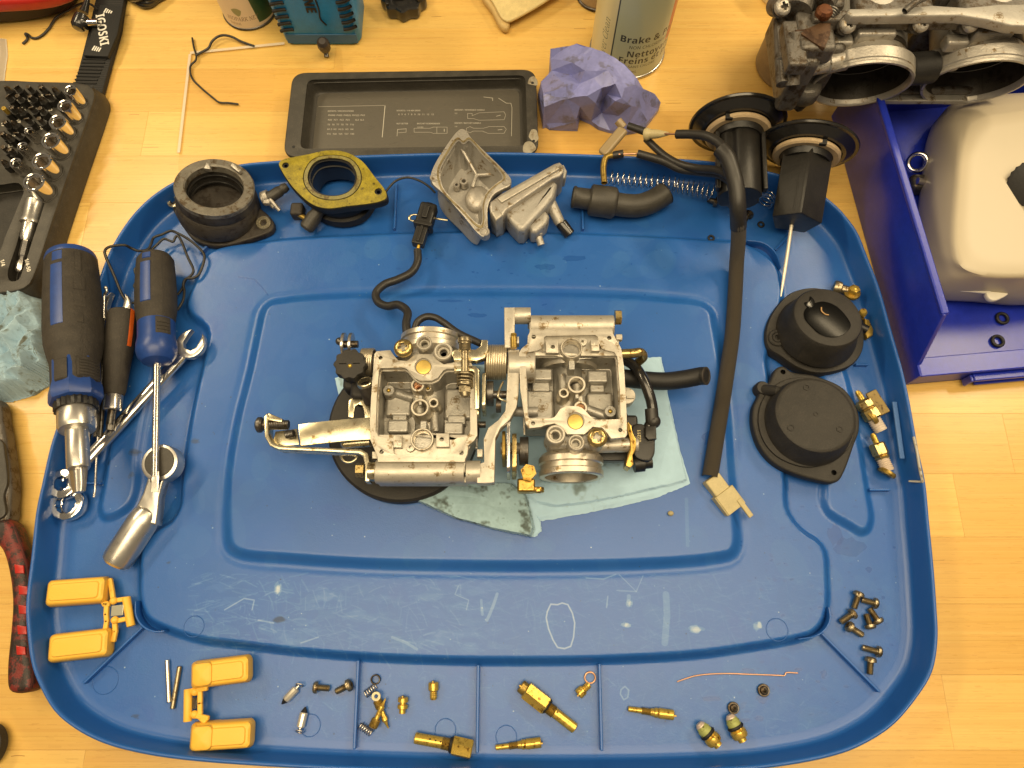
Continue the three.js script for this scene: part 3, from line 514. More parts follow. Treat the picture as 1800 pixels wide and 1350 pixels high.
  // needle seat and the float pin posts
  { const p = c(742, 772, 63.5); mesh('needle_seat', [tf(lathe([[5.45, 44], [6.6, 56], [6.6, 63.2], [6.3, 63.6], [5.7, 63.6], [5.45, 63.2], [5.45, 44]], 40), { p: [p.x, 0, p.z] }), tf(ring(5.5, 4.7, 1, 32, 0.1), { p: [p.x, 57.5, p.z] }), tf(ring(5.5, 4.9, 1, 32, 0.1), { p: [p.x, 54, p.z] }), tf(cyl(5.5, 5.5, 1), { p: [p.x, 49.5, p.z] }), along(cyl(0.8, 0.8, 4), V(p.x - 4.5, 52, p.z + 3), V(p.x + 0.5, 52, p.z + 2))], M.machined, body);
    const q = c(721, 786, 62.5); mesh('clamp_lug', tf(ext([...circ(q.x, q.z, 2.6, 24)], 3.4, 0.3, [circ(q.x, q.z, 1.2, 16)]), { p: [0, 59.2, 0] }), M.cast, body); }
  const bx = (x0, y0, x1, y1, h0, h1, holes = []) => tf(ext(cp([[x0, y0], [x1, y0], [x1, y1], [x0, y1]]), h1 - h0, 0.6, holes), { p: [0, h0, 0] });
  mesh('float_pin_post', bx(767, 763, 790, 787, 55, 64.2, [circ(...P2(c(777, 774)), 1.9, 20)]), M.cast, body);
  mesh('float_pin_post', [bx(692, 767, 707, 788, 55, 64), bx(699, 776, 707.5, 784, 62, 64.6)], M.cast, body);
  for (const [x, y] of [[669, 629], [671, 794], [811, 796], [777, 774]]) mesh('boss_bore', tf(cyl(1.95, 1.95, 1), { p: [c(x, y).x, 56, c(x, y).z] }), M.blackPure, body);
  // top end: plug, two ports and the mixture screw
  mesh('plug_boss', [tf(ext(smooth(cp([[718, 636], [728, 628], [748, 626], [766, 631], [778, 645], [772, 654], [766, 661], [757, 666], [740, 666], [731, 661], [722, 651], [712, 645]]), 60), 8, 0.4, [circ(...P2(c(744, 644)), 5.5, 32)]), { p: [0, HF - 8.6, 0] }), tf(ring(5.3, 4.55, 6, 36, 0.2), { p: [c(744, 644).x, HF - 7.2, c(744, 644).z] })], M.cast, body);
  mesh('brass_plug', tf(lathe([[0, 0.25], [3.6, 0.12], [4.3, 0], [4.45, -0.3], [4.45, -3], [0, -3]], 36), { p: [c(744, 644).x, HF - 1.1, c(744, 644).z] }), M.brassPlug, body);
  const port = (px, py, ro, ri, top) => { const p = c(px, py, top); mesh('port', [tf(lathe([[ri, 48], [ro + 0.4, 44], [ro, top - 0.6], [ro - 0.5, top], [ri + 0.6, top], [ri, top - 0.6], [ri, 48]], 32), { p: [p.x, 0, p.z] }), tf(ring(ri + 0.1, ri * 0.62, 3, 28, 0.3), { p: [p.x, top - 6, p.z] }), tf(cyl(ri * 0.7, ri * 0.7, 1), { p: [p.x, top - 10, p.z] })], M.cast, body); };
  port(745, 602, 4.7, 3.2, 66); port(779, 617, 5.6, 3.7, 65);
  { const p = c(708.5, 610.5, 66); mesh('mixture_screw', tf(mergeGeometries(screwHead(5.6, 3.6).map((g) => g.index ? g.toNonIndexed() : g)), { p: [p.x, 63.4, p.z], r: [0, 0.25, 0] }), M.zincYellow, body); mesh('mixture_screw_boss', tf(cyl(5, 4.6, 18), { p: [p.x, 45.5, p.z] }), M.cast, body); }
  // venturi body with both bores, along z
  const bore = c(748, 640); const zF = c(748, 600, 50).z, zB = c(748, 700).z;
  mesh('venturi_body', [tf(rbox(56, 17, 34, 5, 3), { p: [xc, 22, zc] }), tf(cyl(23, 21, 16), { p: [xc, 14, zc] }),
    tf(rbox(30, 20, 16, 3, 3), { p: [xc, 46, c(745, 620).z + 2] })], M.castGrey, body);
  const spig = (z0, z1, dir) => { const L = Math.abs(z1 - z0); return tf(lathe([[15.6, 0], [15.8, L - 0.4], [16.2, L], [18.6, L], [19.3, L - 0.5], [19.3, L - 3.4], [18.4, L - 4.1], [18.4, L - 7], [19.4, L - 7.8], [19.4, L - 11], [18, L - 13], [17, 0], [15.6, 0]], 56), { r: [dir * Math.PI / 2, 0, 0], p: [bore.x, 37, z0] }); };
  mesh('intake_spigot', spig(zF + 6, c(750, 577, 52).z, -1), M.machined, body);
  mesh('outlet_spigot', spig(c(748, 805, 52).z - 14, c(748, 805, 52).z + 1.5, 1), M.cast, body);
  mesh('throttle_plate', tf(cyl(15.6, 15.6, 1.2, 40), { r: [Math.PI / 2 - 0.35, 0, 0], p: [bore.x, 37, c(748, 805, 52).z - 7] }), M.brassDark, body);
  mesh('clamp_rod_barrel', [along(lathe([[0, 0], [6.6, 0], [6.8, 0.3], [6.8, 50], [6.6, 50.4], [0, 50.4]], 40), V(c(661, 829, 56).x, 55.2, c(661, 829, 56).z), V(c(818, 829, 56).x, 55.2, c(818, 829, 56).z)),
    tf(rbox(50, 6, 10, 0.6), { p: [(c(661, 829).x + c(818, 829).x) / 2, 56.5, c(740, 814).z] }), tf(rbox(51.6, 12, 4, 0.8), { p: [(c(661, 829).x + c(818, 829).x) / 2, 50, c(740, 845, 52).z] })], M.cast, body);
  mesh('casting_mark', tf(text3('PO-053', 2.6, 0.4), { r: [0, Math.PI, 0], p: [c(800, 720, 41).x, HF - 21.95, c(800, 724, 41).z] }), M.castIn, body);
  mesh('side_lug', bx(838, 787, 848, 801, 52, 59), M.cast, body); mesh('side_lug', bx(651, 790, 660, 803, 50, 57), M.cast, body);

  // second carburettor: the same casting turned round
  const right = body.clone(); right.rotation.y = Math.PI; const oR = c(1006.5, 671); right.position.set((oR.x + 0.2) / 1000, 0, oR.z / 1000); right.name = 'carburetor_001';
  for (const q of [...right.children]) if (q.name === 'casting_mark') right.remove(q);
  asm.add(right);
  mesh('casting_mark', tf(text3('R6-2', 3.0, 0.4), { p: [c(946, 692, 41).x, HF - 21.95, c(946, 692, 41).z] }), M.castIn, asm);

  // ---- joining bracket between the two
  const brk = [[838, 816], [851, 812], [850, 772], [858, 752], [876, 738], [888, 722], [890, 700], [892, 660], [893, 614], [913, 614], [913, 650], [912, 690], [908, 716], [896, 738], [880, 752], [871, 770], [869, 848], [852, 850], [838, 849]];
  mesh('joining_bracket', [tf(ext(cp(brk, 60), 9, 0.7), { p: [0, 51, 0] }), along(lathe([[0, 0], [6.7, 0], [6.7, 8], [0, 8]], 32), c(820, 830, 55).setY(54.6), c(852, 830, 55).setY(54.6)),
    along(lathe([[0, 0], [9.6, 0], [10, 0.4], [10, 15.4], [9.4, 16], [0, 16]], 36), c(894, 641, 56).setY(52.5), c(943, 641, 56).setY(52.5)),
    tf(ext(cp([[886, 541], [905, 541], [905, 568], [904, 612], [887, 612]], 60), 9, 0.7), { p: [0, 52, 0] }), along(lathe([[0, 0], [5.2, 0], [5.2, 10], [0, 10]], 30), c(904, 554, 56).setY(55), c(937, 554, 56).setY(55))], M.cast, asm);
  mesh('brass_pin', along(lathe([[0, 0], [2, 0], [2, 7], [1.5, 7.6], [1.9, 8.2], [1.7, 9.2], [0, 9.4]], 20), c(903, 612, 62).setY(62), c(903, 590, 62).setY(62)), M.brassDark, asm);
  // ---- rod bolts
  mesh('rod_bolt', along(hex(4.8, 3.8), c(1081, 557, 56).setY(55.2), c(1093, 557, 56).setY(55.2)), M.zincYellow, asm);
  mesh('rod_bolt', [along(hex(4.3, 4.5), c(640, 826, 55).setY(54), c(627, 826, 55).setY(54))], M.zincYellow, asm);
  mesh('rod_collar', along(cyl(5.6, 5.6, 4.4), c(648, 829, 55).setY(55), c(662, 829, 55).setY(55)), M.zinc, asm);
  // ---- throttle springs: coils along x
  const spring = (x0, x1, py, h, R, w, n, m) => mesh('return_spring', along(coil(R, w, n, Math.abs(c(x1, py, h).x - c(x0, py, h).x), 22, 7), c(x0, py, h).setY(h), c(x1, py, h).setY(h)), m, asm);
  spring(853, 893, 637, 51, 10.2, 0.8, 9, M.springSteel);
  mesh('spring_core', along(cyl(6.5, 6.5, 14), c(852, 637, 51).setY(50), c(894, 637, 51).setY(50)), M.castDark, asm);
  spring(634, 660, 637, 52, 8, 0.85, 6, M.springSteel);
  mesh('spring_core', along(cyl(6, 6, 9), c(634, 637, 51).setY(51), c(660, 637, 51).setY(51)), M.castDark, asm);
  spring(912, 930, 793, 45, 8, 0.7, 6, M.darkSteel);
  // ---- idle stop: bracket, screw and spring
  mesh('stop_bracket', [tf(ext(cp([[794, 622], [798, 614], [836, 614], [845, 608], [846, 597], [857, 597], [858, 614], [851, 629], [838, 634], [798, 633]], 65), 6, 0.5), { p: [0, 59, 0] }), tf(ext(cp([[798, 643], [836, 643], [842, 650], [842, 718], [835, 719], [834, 656], [830, 652], [798, 652]], 64), 7, 0.5), { p: [0, 57, 0] })], M.zinc, asm);
  { const a = c(817, 594, 66).setY(65), b = c(817, 697, 66).setY(65), L = a.distanceTo(b);
    mesh('stop_screw', [along(lathe([[0, 0], [4, 0], [4.2, 0.4], [4.2, 2.6], [3.4, 3.2], [3.4, 4], [0, 4]], 28), a, b), along(tf(thread(3.6, 4.5, 0.9, 0.35), { p: [0, 3.6, 0] }), a, b), along(tf(cyl(2.3, 2.3, L - 8), { p: [0, 6, 0] }), a, b), along(tf(hex(3.8, 4), { p: [0, L - 6.5, 0] }), a, b), along(tf(lathe([[0, 0], [3.2, 0], [2.4, 2.4], [0, 2.6]], 24), { p: [0, L - 2.6, 0] }), a, b), along(tf(ring(4.9, 2, 1.1, 32, 0.2), { p: [0, L - 8.2, 0] }), a, b)], M.screwSteel, asm);
    mesh('stop_spring', along(coil(4.2, 0.85, 4.5, 11.5, 20, 7), c(817, 651, 66).setY(65), c(817, 684, 66).setY(65)), M.screwSteel, asm); }
  // ---- levers in the middle, plates standing on edge (planes across x)
  const platex = (px, y0, y1, h0, h1, t, m, name = 'throttle_lever', r = 4) => { const a = c(px, y0, (h0 + h1) / 2), b = c(px, y1, (h0 + h1) / 2); const g = ext(rrect(0, 0, h1 - h0, b.z - a.z, r), t, 0.25).rotateZ(Math.PI / 2).translate(a.x + t / 2, h0, a.z); mesh(name, g, m, asm); };
  platex(852, 661, 727, 40, 60, 2, M.zinc); platex(842, 655, 745, 34, 58, 1.6, M.zinc); platex(862, 672, 712, 40, 57, 4, M.darkSteel, 'throttle_lever', 7);
  mesh('linkage_pin', [along(cyl(2.4, 2.4, 13), c(858, 692, 54).setY(52), c(890, 692, 54).setY(52)), along(cyl(4.4, 4.4, 3), c(872, 711, 50).setY(48), c(884, 711, 50).setY(48)), along(cyl(2, 2, 6), c(836, 745, 46).setY(44), c(866, 745, 46).setY(44))], M.darkSteel, asm);
  mesh('spring_hook', tube([c(884, 668, 60), c(880, 678, 61), c(876, 690, 62), c(876, 697, 62), c(881, 702, 62), c(890, 704, 62)].map((p, i) => p.setY([56, 59, 61, 61.5, 61.5, 60][i])), 0.65, 40, 8), M.zinc, asm);
  platex(894, 742, 838, 26, 56, 1.8, M.steel); platex(904, 770, 837, 24, 54, 2.6, M.zincYellow); platex(886, 765, 815, 22, 50, 2, M.brassDark);
  mesh('lever_shaft', [along(cyl(3, 3, 18), c(893, 722, 48).setY(46), c(926, 722, 48).setY(46)), along(cyl(3.4, 3.4, 16), c(880, 788, 40).setY(40), c(925, 788, 40).setY(40))], M.castGrey, asm);
  { const p = c(929, 829, 52); mesh('cable_clamp', [tf(hex(4.6, 6), { p: [p.x, 46, p.z], r: [0, 0.3, 0] }), tf(cyl(2.4, 2.2, 8), { p: [p.x, 46, p.z] }), tf(rbox(10.5, 9, 8, 1.4, 3), { p: [c(925, 852, 44).x, 39, c(925, 852, 44).z] }), tf(ext(circ(0, 0, 3.6), 3, 0.4, [circ(0, 0, 2)]), { r: [Math.PI / 2, 0, 0], p: [c(946, 852, 42).x, 40, c(946, 856, 42).z] })], M.goldPlate, asm); }
  // ---- left side: knob, washers, tube and bracket
  { const p = c(615, 640, 67), pts = []; for (let i = 0; i < 72; i++) { const a = i / 72 * 6.2832, q = 9 + 0.55 * Math.cos(a * 10); pts.push([q * Math.cos(a), q * Math.sin(a)]); }
    const k = mesh('idle_knob', [tf(ext(pts, 8, 0.6, [rrect(-6.6, -0.85, -1.2, 0.85, 0.4, 2), rrect(1.2, -0.85, 6.6, 0.85, 0.4, 2)]), { p: [p.x, 60, p.z], r: [0, 0.03, 0] }), tf(cyl(6.8, 6.8, 14), { p: [p.x, 47, p.z] }), tf(cyl(7, 7, 1), { p: [p.x, 64, p.z] })], M.blackMatte, asm);
    mesh('knob_pin', tf(sph(1.3, 16, 10), { p: [p.x + 0.3, 67.6, p.z + 1.4] }), M.brass, k); }
  for (const px of [607, 620]) { const a = c(px, 605, 52); mesh('lever_washer', tf(ring(7.5, 2, 1.9, 36, 0.3), { r: [0, 0, Math.PI / 2], p: [a.x, 51, a.z] }), M.steel, asm); }
  mesh('lever_pin', [along(cyl(2.2, 2.2, 10), c(600, 604, 54).setY(53), c(630, 604, 54).setY(53)), along(sph(2.5, 14, 10), c(597, 600, 55).setY(55), c(600, 600, 55).setY(55))], M.darkSteel, asm);
  mesh('knob_stem', [along(lathe([[0, 0], [4.4, 0], [4.4, 11], [3, 11], [3, 8], [0, 8]], 24), c(651, 702, 54).setY(50), c(640, 670, 60).setY(60))], M.rubberDirty, asm);
  mesh('stem_ferrule', along(ring(4.7, 3.2, 3, 28, 0.3), c(642, 676, 58).setY(57.5), c(639, 666, 62).setY(61)), M.zinc, asm);
  mesh('lever_shroud', [tf(rbox(13, 22, 26, 3, 3), { p: [c(630, 665, 48).x + 3, 42, c(630, 668, 48).z] }), tf(rbox(9, 16, 20, 3), { p: [c(612, 655, 45).x + 2, 40, c(615, 660, 45).z] })], M.blackMatte, asm);
  mesh('notched_tab', [tf(ext(cp([[613, 704], [618, 700], [640, 700], [650, 711], [650, 735], [641, 735], [640, 722], [637, 713], [630, 710], [624, 714], [622, 724], [621, 734], [612, 733]], 48), 2, 0.25), { p: [0, 46, 0] })], M.zinc, asm);
  mesh('cable_bracket', [tf(ext(cp([[524, 746], [560, 741], [600, 737], [652, 733], [654, 772], [610, 775], [560, 780], [528, 784]], 57), 1.8, 0.4), { p: [0, 55.2, 0] }),
    tf(ext(cp([[463, 732], [470, 726], [472, 764], [478, 777], [492, 783], [560, 786], [634, 790], [646, 796], [649, 812], [649, 846], [641, 846], [641, 816], [638, 802], [630, 797], [560, 793], [490, 790], [474, 784], [465, 768]], 58), 10, 0.6), { p: [0, 48, 0] }),
    tf(ext(cp([[466, 727], [472, 725], [495, 735], [494, 741], [472, 738]], 58), 9, 0.5), { p: [0, 48, 0] }),
    tf(ext(cp([[482, 757], [520, 752], [524, 780], [490, 784], [478, 774]], 52), 2, 0.3), { p: [0, 48, 0] })], M.zinc, asm);
  { const a = c(448, 746, 55).setY(54), b = c(500, 746, 55).setY(54); mesh('adjuster_screw', [along(lathe([[0, 0], [3, 0.4], [4.6, 1.6], [4.7, 3.4], [3.8, 4.4], [2.6, 4.6], [2.6, 8], [0, 8]], 28), a, b), along(tf(thread(3, 12, 1, 0.35), { p: [0, 7.5, 0] }), a, b)], M.darkSteel, asm);
    mesh('adjuster_screw', along(thread(2.4, 5, 1, 0.3), c(502, 764, 54).setY(53), c(515, 762, 54).setY(54)), M.darkSteel, asm); }
  mesh('vent_pipe', [along(cyl(3.2, 3.2, 15), c(608, 780, 46).setY(46), c(655, 776, 48).setY(48)), along(sph(3.2, 18, 10), c(608, 780, 46).setY(46), c(600, 780, 46).setY(46)), tf(tor(5, 1, 10, 36), { p: c(613, 797, 42).setY(40) })], M.zinc, asm);
  // ---- right side: pipe, hose, stub, throttle sensor and lead
  mesh('fuel_pipe', tube([c(1092, 622, 54).setY(54), c(1112, 621, 54).setY(54), c(1126, 620, 53).setY(53), c(1131, 626, 50).setY(49), c(1124, 634, 44).setY(43)], 2.9, 40, 16), M.zincYellow, asm);
  { const a = c(1090, 664, 40), pts = [a.setY(40), c(1130, 668, 38).setY(38), c(1170, 670, 37).setY(37), c(1205, 666, 38).setY(38), c(1232, 661, 41).setY(41)], e = pts[4], d = pts[4].clone().sub(pts[3]).normalize().add(V(0.1, 0.55, 0.35)).normalize();
    const end = pts[4].clone().addScaledVector(d, 3.2);
    mesh('breather_hose', [tube([...pts, end], 5.6, 70, 20)], M.rubber, asm);
    mesh('hose_end', along(ring(5.62, 3.9, 0.9, 32, 0.15), end.clone().addScaledVector(d, -0.2), end.clone().addScaledVector(d, 1)), M.rubberDirty, asm); mesh('hose_bore', along(cyl(3.95, 3.95, 0.3), end.clone(), end.clone().addScaledVector(d, 1)), M.blackPure, asm); }
  mesh('side_stub', [tf(ext(smooth(cp([[1095, 682], [1108, 682], [1116, 689], [1117, 700], [1110, 708], [1095, 709]], 50), 40), 9, 0.8), { p: [0, 41, 0] }), tf(rbox(5, 2, 1.5, 0.4), { p: c(1108, 698, 51).setY(50.4) })], M.cast, asm);
  mesh('sensor_lead', tube([c(1098, 628, 44).setY(40), c(1114, 640, 46).setY(44), c(1128, 662, 50).setY(50), c(1140, 690, 50).setY(50), c(1146, 712, 48).setY(48), c(1147, 735, 46).setY(46), c(1140, 752, 45).setY(44)], 3.3, 70, 14), M.rubberGloss, asm);
  mesh('lead_sleeve', [along(cyl(3.9, 4.1, 8), c(1145, 718, 48).setY(47.6), c(1147, 742, 46).setY(45.8)), tf(sph(4.4, 18, 12), { p: c(1149, 740, 47).setY(46) })], M.cable, asm);
  mesh('shaft_barrel', along(lathe([[0, 0], [4.4, 0], [4.4, 26], [4.7, 26.4], [4.7, 28], [0, 28]], 28), c(1038, 783, 46).setY(45), c(1110, 781, 46).setY(45)), M.cast, asm);
  mesh('sensor_plate', [tf(ext(cp([[1100, 746], [1104, 741], [1110, 748], [1112, 760], [1118, 772], [1118, 790], [1112, 800], [1114, 816], [1108, 822], [1100, 818], [1103, 800], [1108, 788], [1107, 772], [1104, 762]], 50), 12, 0.5), { p: [0, 38, 0] })], M.goldPlate, asm);
  mesh('throttle_sensor', [tf(ext(smooth(cp([[1112, 748], [1124, 744], [1140, 750], [1150, 762], [1152, 780], [1150, 800], [1142, 810], [1122, 806], [1114, 796]], 46), 60), 22, 1.2), { p: [0, 24, 0] }), tf(ext(cp([[1134, 750], [1153, 748], [1154, 772], [1140, 774], [1134, 768]], 48), 9, 0.8), { p: [0, 40, 0] }), along(cyl(5, 5, 6), c(1115, 815, 40).setY(38), c(1132, 813, 40).setY(38)), along(cyl(4, 4, 9), c(1120, 813, 40).setY(38), c(1138, 811, 40).setY(38)), along(cyl(5.4, 5.4, 5), c(1088, 741, 46).setY(44), c(1100, 741, 46).setY(44)), tf(rbox(13, 10, 15, 2), { p: c(1102, 752, 42).setY(40) }), tf(rbox(26, 7, 8, 1), { p: c(1082, 800, 34).setY(33) })], M.blackPlastic, asm);
  mesh('sensor_code', tf(text3('02211', 2, 0.25), { r: [0, Math.PI / 2, 0], p: c(1124, 766, 47).setY(46) }), M.connector, asm);
  mesh('side_tab', [tf(rbox(4, 4, 3.6, 0.5), { p: c(1088, 593, 58).setY(57) })], M.cast, asm);
  // ---- wiring lead with plug, running away towards the back of the lid
  const hp = (px, py, h) => c(px, py, h).setY(h);
  mesh('wiring_lead', [tube([hp(716, 590, 44), hp(714, 570, 42), hp(716, 548, 38), hp(700, 536, 34), hp(680, 538, 30), hp(664, 530, 27), hp(661, 515, 25), hp(676, 500, 24), hp(700, 491, 23), hp(724, 478, 22), hp(734, 460, 21), hp(734, 440, 20)], 2.75, 120, 12), tube([hp(728, 584, 42), hp(734, 566, 42), hp(748, 557, 42), hp(764, 558, 42), hp(780, 567, 42), hp(805, 585, 44), hp(845, 604, 46)], 2.3, 70, 12)], M.cable, asm);
  mesh('lead_wire', tube([hp(734, 446, 20), hp(735, 436, 20), hp(738, 426, 20)], 0.95, 16, 8), M.yellowWire, asm);
  { const a = hp(734, 432, 19), b = hp(756, 360, 19), d = b.clone().sub(a), L = d.length(), yaw = Math.atan2(-d.z, d.x);
    const at = (u, v, y) => { const k = a.clone().addScaledVector(d, u); return k; };
    const blk = (u0, u1, w, hh, r = 1) => tf(rbox(L * (u1 - u0), hh, w, r, 3).rotateY(yaw), { p: at((u0 + u1) / 2) });
    mesh('plug', [blk(0, 0.5, 8.5, 7), blk(0.4, 0.98, 12, 10, 2), blk(0.86, 1.02, 8, 8, 3), blk(0.05, 0.45, 2, 9, 0.5), blk(0.42, 0.5, 13, 11, 0.6), tf(rbox(L * 0.3, 3, 4, 0.8).rotateY(yaw), { p: at(0.72).add(V(0, 5.4, 0)) })], M.blackPlastic, asm);
    mesh('plug_clip', tf(tor(2.6, 0.7, 8, 30), { s: [1.5, 1, 1], p: hp(729, 383, 17) }), M.zinc, asm); mesh('plug_clip', along(cyl(0.8, 0.8, 9), hp(765, 384, 14), hp(790, 388, 14)), M.zinc, asm); }
}
{ const p = W(708, 748, 26); p.y = 0; const t = thing('round_pad', 'round black disc standing under the left carburetor on the lid', 'disc', p); mesh('pad', tf(lathe([[0, 0], [46, 0], [47.5, 1.5], [47.5, 9], [46, 10.6], [30, 11], [0, 11]], 72), { p: [0, 13.6, 0] }), M.blackMatte, t); }
// ---------------------------------------------------------------- tools along the left
// a part of a turned body between two angles (about the axis), standing proud
const arcPatch = (prof, a0, a1, seg = 14) => toCreasedNormals(new THREE.LatheGeometry(prof.map(([x, y]) => new THREE.Vector2(x, y)), seg, a0, a1 - a0), 0.5);
{ // big ratcheting driver
  const O = W(128, 650, 0); O.y = 0; const t = thing('screwdriver', 'largest screwdriver, thick grey and blue handle with silver collar, lying across the left rim', 'screwdriver', O);
  const A = W(125, 449, 26).sub(O), B = W(138, 829, 45).sub(O), Lm = A.distanceTo(B), f = (py) => (py - 449) / (829 - 449) * Lm;
  const put = (g) => along(g, A, B);
  const P = (list) => list.map(([r, y]) => [r * 0.95, f(y)]);
  mesh('handle', put(lathe(P([[0, 462], [16.2, 462.5], [16.5, 466], [17.2, 490], [18, 540], [18.3, 590], [17.8, 620], [16, 641], [14.6, 653], [14.2, 668], [14.2, 708], [0, 708]]), 56)), M.gripGrey, t);
  mesh('butt_cap', put(lathe(P([[0, 446], [8, 447], [12.8, 449.5], [15.8, 454], [16.5, 460], [16.3, 464], [0, 464]]), 48)), M.gripBlue, t);
  const strip = [3.24, 3.68];
  mesh('blue_inlay', put(arcPatch(P([[17.2, 491], [17.5, 492], [18.25, 540], [18.55, 590], [18.3, 604], [17.9, 605]]), ...strip)), M.gripBlue, t);
  mesh('hanging_hole', put(arcPatch(P([[16.4, 466], [16.75, 467], [17.15, 484], [16.8, 485]]), 3.24, 3.64)), M.gripBlue, t);
  mesh('collar_flange', put(lathe(P([[14.3, 655], [14.8, 657], [14.8, 690], [15.8, 700], [16, 714], [15.2, 719], [12, 722], [0, 722]]), 8)), M.gripBlue, t);
  for (let i = 0; i < 1; i++) mesh('finger_grip', put(arcPatch(P([[14.5, 658], [15.5, 660], [15.5, 692], [14.6, 694]]), 1.75, 2.85)), M.gripGrey, t);
  mesh('finger_grip', put(arcPatch(P([[14.5, 660], [15.4, 662], [15.5, 694], [14.6, 696]]), 3.2, 3.75)), M.gripGrey, t);
  for (let k = 0; k < 6; k++) mesh('grip_ridge', put(arcPatch(P([[15.4, 663 + k * 5], [16.1, 664 + k * 5], [16.1, 666 + k * 5], [15.4, 667 + k * 5]]), 1.85, 2.75)), M.gripGrey, t);
  for (const [y0, y1, a0, a1] of [[468, 508, 2.6, 2.8], [520, 546, 2.5, 2.87], [552, 578, 2.5, 2.87], [584, 606, 2.6, 2.8]]) mesh('raised_emblem', put(arcPatch(P([[17, y0], [17.95 + (y0 > 515 ? 0.35 : -0.25), y0 + 1.5], [18.15 + (y0 > 515 ? 0.3 : -0.1), y1 - 1.5], [17.6, y1]]), a0, a1)), M.gripGrey, t);
  mesh('direction_ring', put(tf(knurl(12.2, 0.7, f(734) - f(720), 22), { p: [0, f(720), 0] })), M.blackPlastic, t);
  mesh('collar', put(lathe(P([[0, 733], [10.9, 733], [11.2, 735], [11.1, 758], [10.7, 761], [10.3, 764], [7, 765], [0, 765]]), 48)), M.satin, t);
  mesh('shaft', put(lathe(P([[0, 764], [6.6, 764], [6.7, 766], [6.6, 822], [6, 825], [0, 826]]), 40)), M.satin, t);
  mesh('bit', put([tf(new THREE.CylinderGeometry(3.4, 5, f(860) - f(824), 4), { p: [0, (f(860) + f(824)) / 2, 0], s: [1, 1, 0.6] })]), M.satin, t);
}
{ // smaller flat driver
  const O = W(275, 600, 0); O.y = 0; const t = thing('screwdriver', 'flat blade screwdriver with grey and blue handle, long shaft crossing the ratchet', 'screwdriver', O);
  const A = W(273, 450, 20).sub(O), B = W(276, 640, 25).sub(O), Lm = A.distanceTo(B), f = (py) => (py - 450) / 190 * Lm, put = (g) => along(g, A, B), P = (l) => l.map(([r, y]) => [r, f(y)]);
  mesh('handle', put(lathe(P([[0, 452], [10, 453], [11.8, 460], [12.6, 490], [13, 520], [13, 545], [12, 563], [11.2, 575], [11.2, 602], [0, 602]]), 48)), M.gripGrey, t);
  mesh('butt_cap', put(lathe(P([[0, 448], [6, 449], [9.4, 452], [10.4, 455], [0, 456]]), 40)), M.gripGrey, t);
  mesh('blue_inlay', put(arcPatch(P([[12.3, 476], [12.9, 477], [13.3, 520], [13.3, 546], [12.8, 547]]), 3.15, 3.68)), M.gripBlue, t);
  mesh('hanging_hole', put(arcPatch(P([[11.6, 459], [12.1, 460], [12.5, 469], [12, 470]]), 3.15, 3.6)), M.gripBlue, t);
  mesh('collar_flange', put(lathe(P([[11.2, 570], [11.5, 572], [11.5, 598], [12.3, 606], [12.6, 618], [11.5, 628], [9, 636], [3, 640], [0, 640]]), 40)), M.gripBlue, t);
  mesh('finger_grip', put(arcPatch(P([[11.3, 572], [12, 574], [12, 600], [11.3, 602]]), 2.15, 2.95)), M.gripGrey, t);
  for (let k = 0; k < 3; k++) mesh('grip_ridge', put(arcPatch(P([[11.9, 580 + k * 6], [12.5, 581 + k * 6], [12.5, 583 + k * 6], [11.9, 584 + k * 6]]), 2.22, 2.88)), M.gripGrey, t);
  const C = W(273, 838, 29).sub(O), D = W(272, 866, 29.5).sub(O);
  mesh('shaft', [along(cyl(2.2, 2.1, B.distanceTo(C)), B, C)], M.steel, t);
  mesh('blade', [lay(stackRR([[-1.2, -1, -1.5, 6, 1.5, 0.3], [-0.5, -1, -2.3, 11.5, 2.3, 0.3], [0.5, -1, -2.3, 11.5, 2.3, 0.3], [1.2, -1, -1.5, 6, 1.5, 0.3]]), W(273, 832, 29).sub(O), D)], M.satin, t);
}
{ // black driver with an orange stripe
  const O = W(207, 620, 0); O.y = 0; const t = thing('screwdriver', 'slim black bit driver with one bright orange stripe on the handle', 'screwdriver', O);
  const A = W(216, 546, 22).sub(O), B = W(197, 722, 19).sub(O), Lm = A.distanceTo(B), f = (py) => (py - 546) / 176 * Lm, put = (g) => along(g, A, B), P = (l) => l.map(([r, y]) => [r, f(y)]);
  mesh('handle', put(lathe(P([[0, 546], [6.6, 546], [8.2, 548.5], [8.9, 556], [9.1, 590], [8.8, 620], [7.6, 660], [6.9, 688], [6.2, 695], [0, 696]]), 44)), M.gripGrey, t);
  mesh('orange_stripe', put(arcPatch(P([[7.6, 545.6], [9.2, 549], [9.55, 562], [9.7, 590], [9.5, 612], [9, 614]]), 1.85, 2.18)), M.orange, t);
  mesh('ferrule', put(lathe(P([[0, 694], [5.4, 694], [5.8, 696], [5.6, 720], [5, 722], [0, 722]]), 36)), M.steel, t);
  mesh('bit', [along(cyl(2.5, 2.4, 9), B, W(193, 748, 18).sub(O)), along(hex(2.2, 5), W(194, 742, 18).sub(O), W(192, 760, 17).sub(O))], M.darkSteel, t);
}
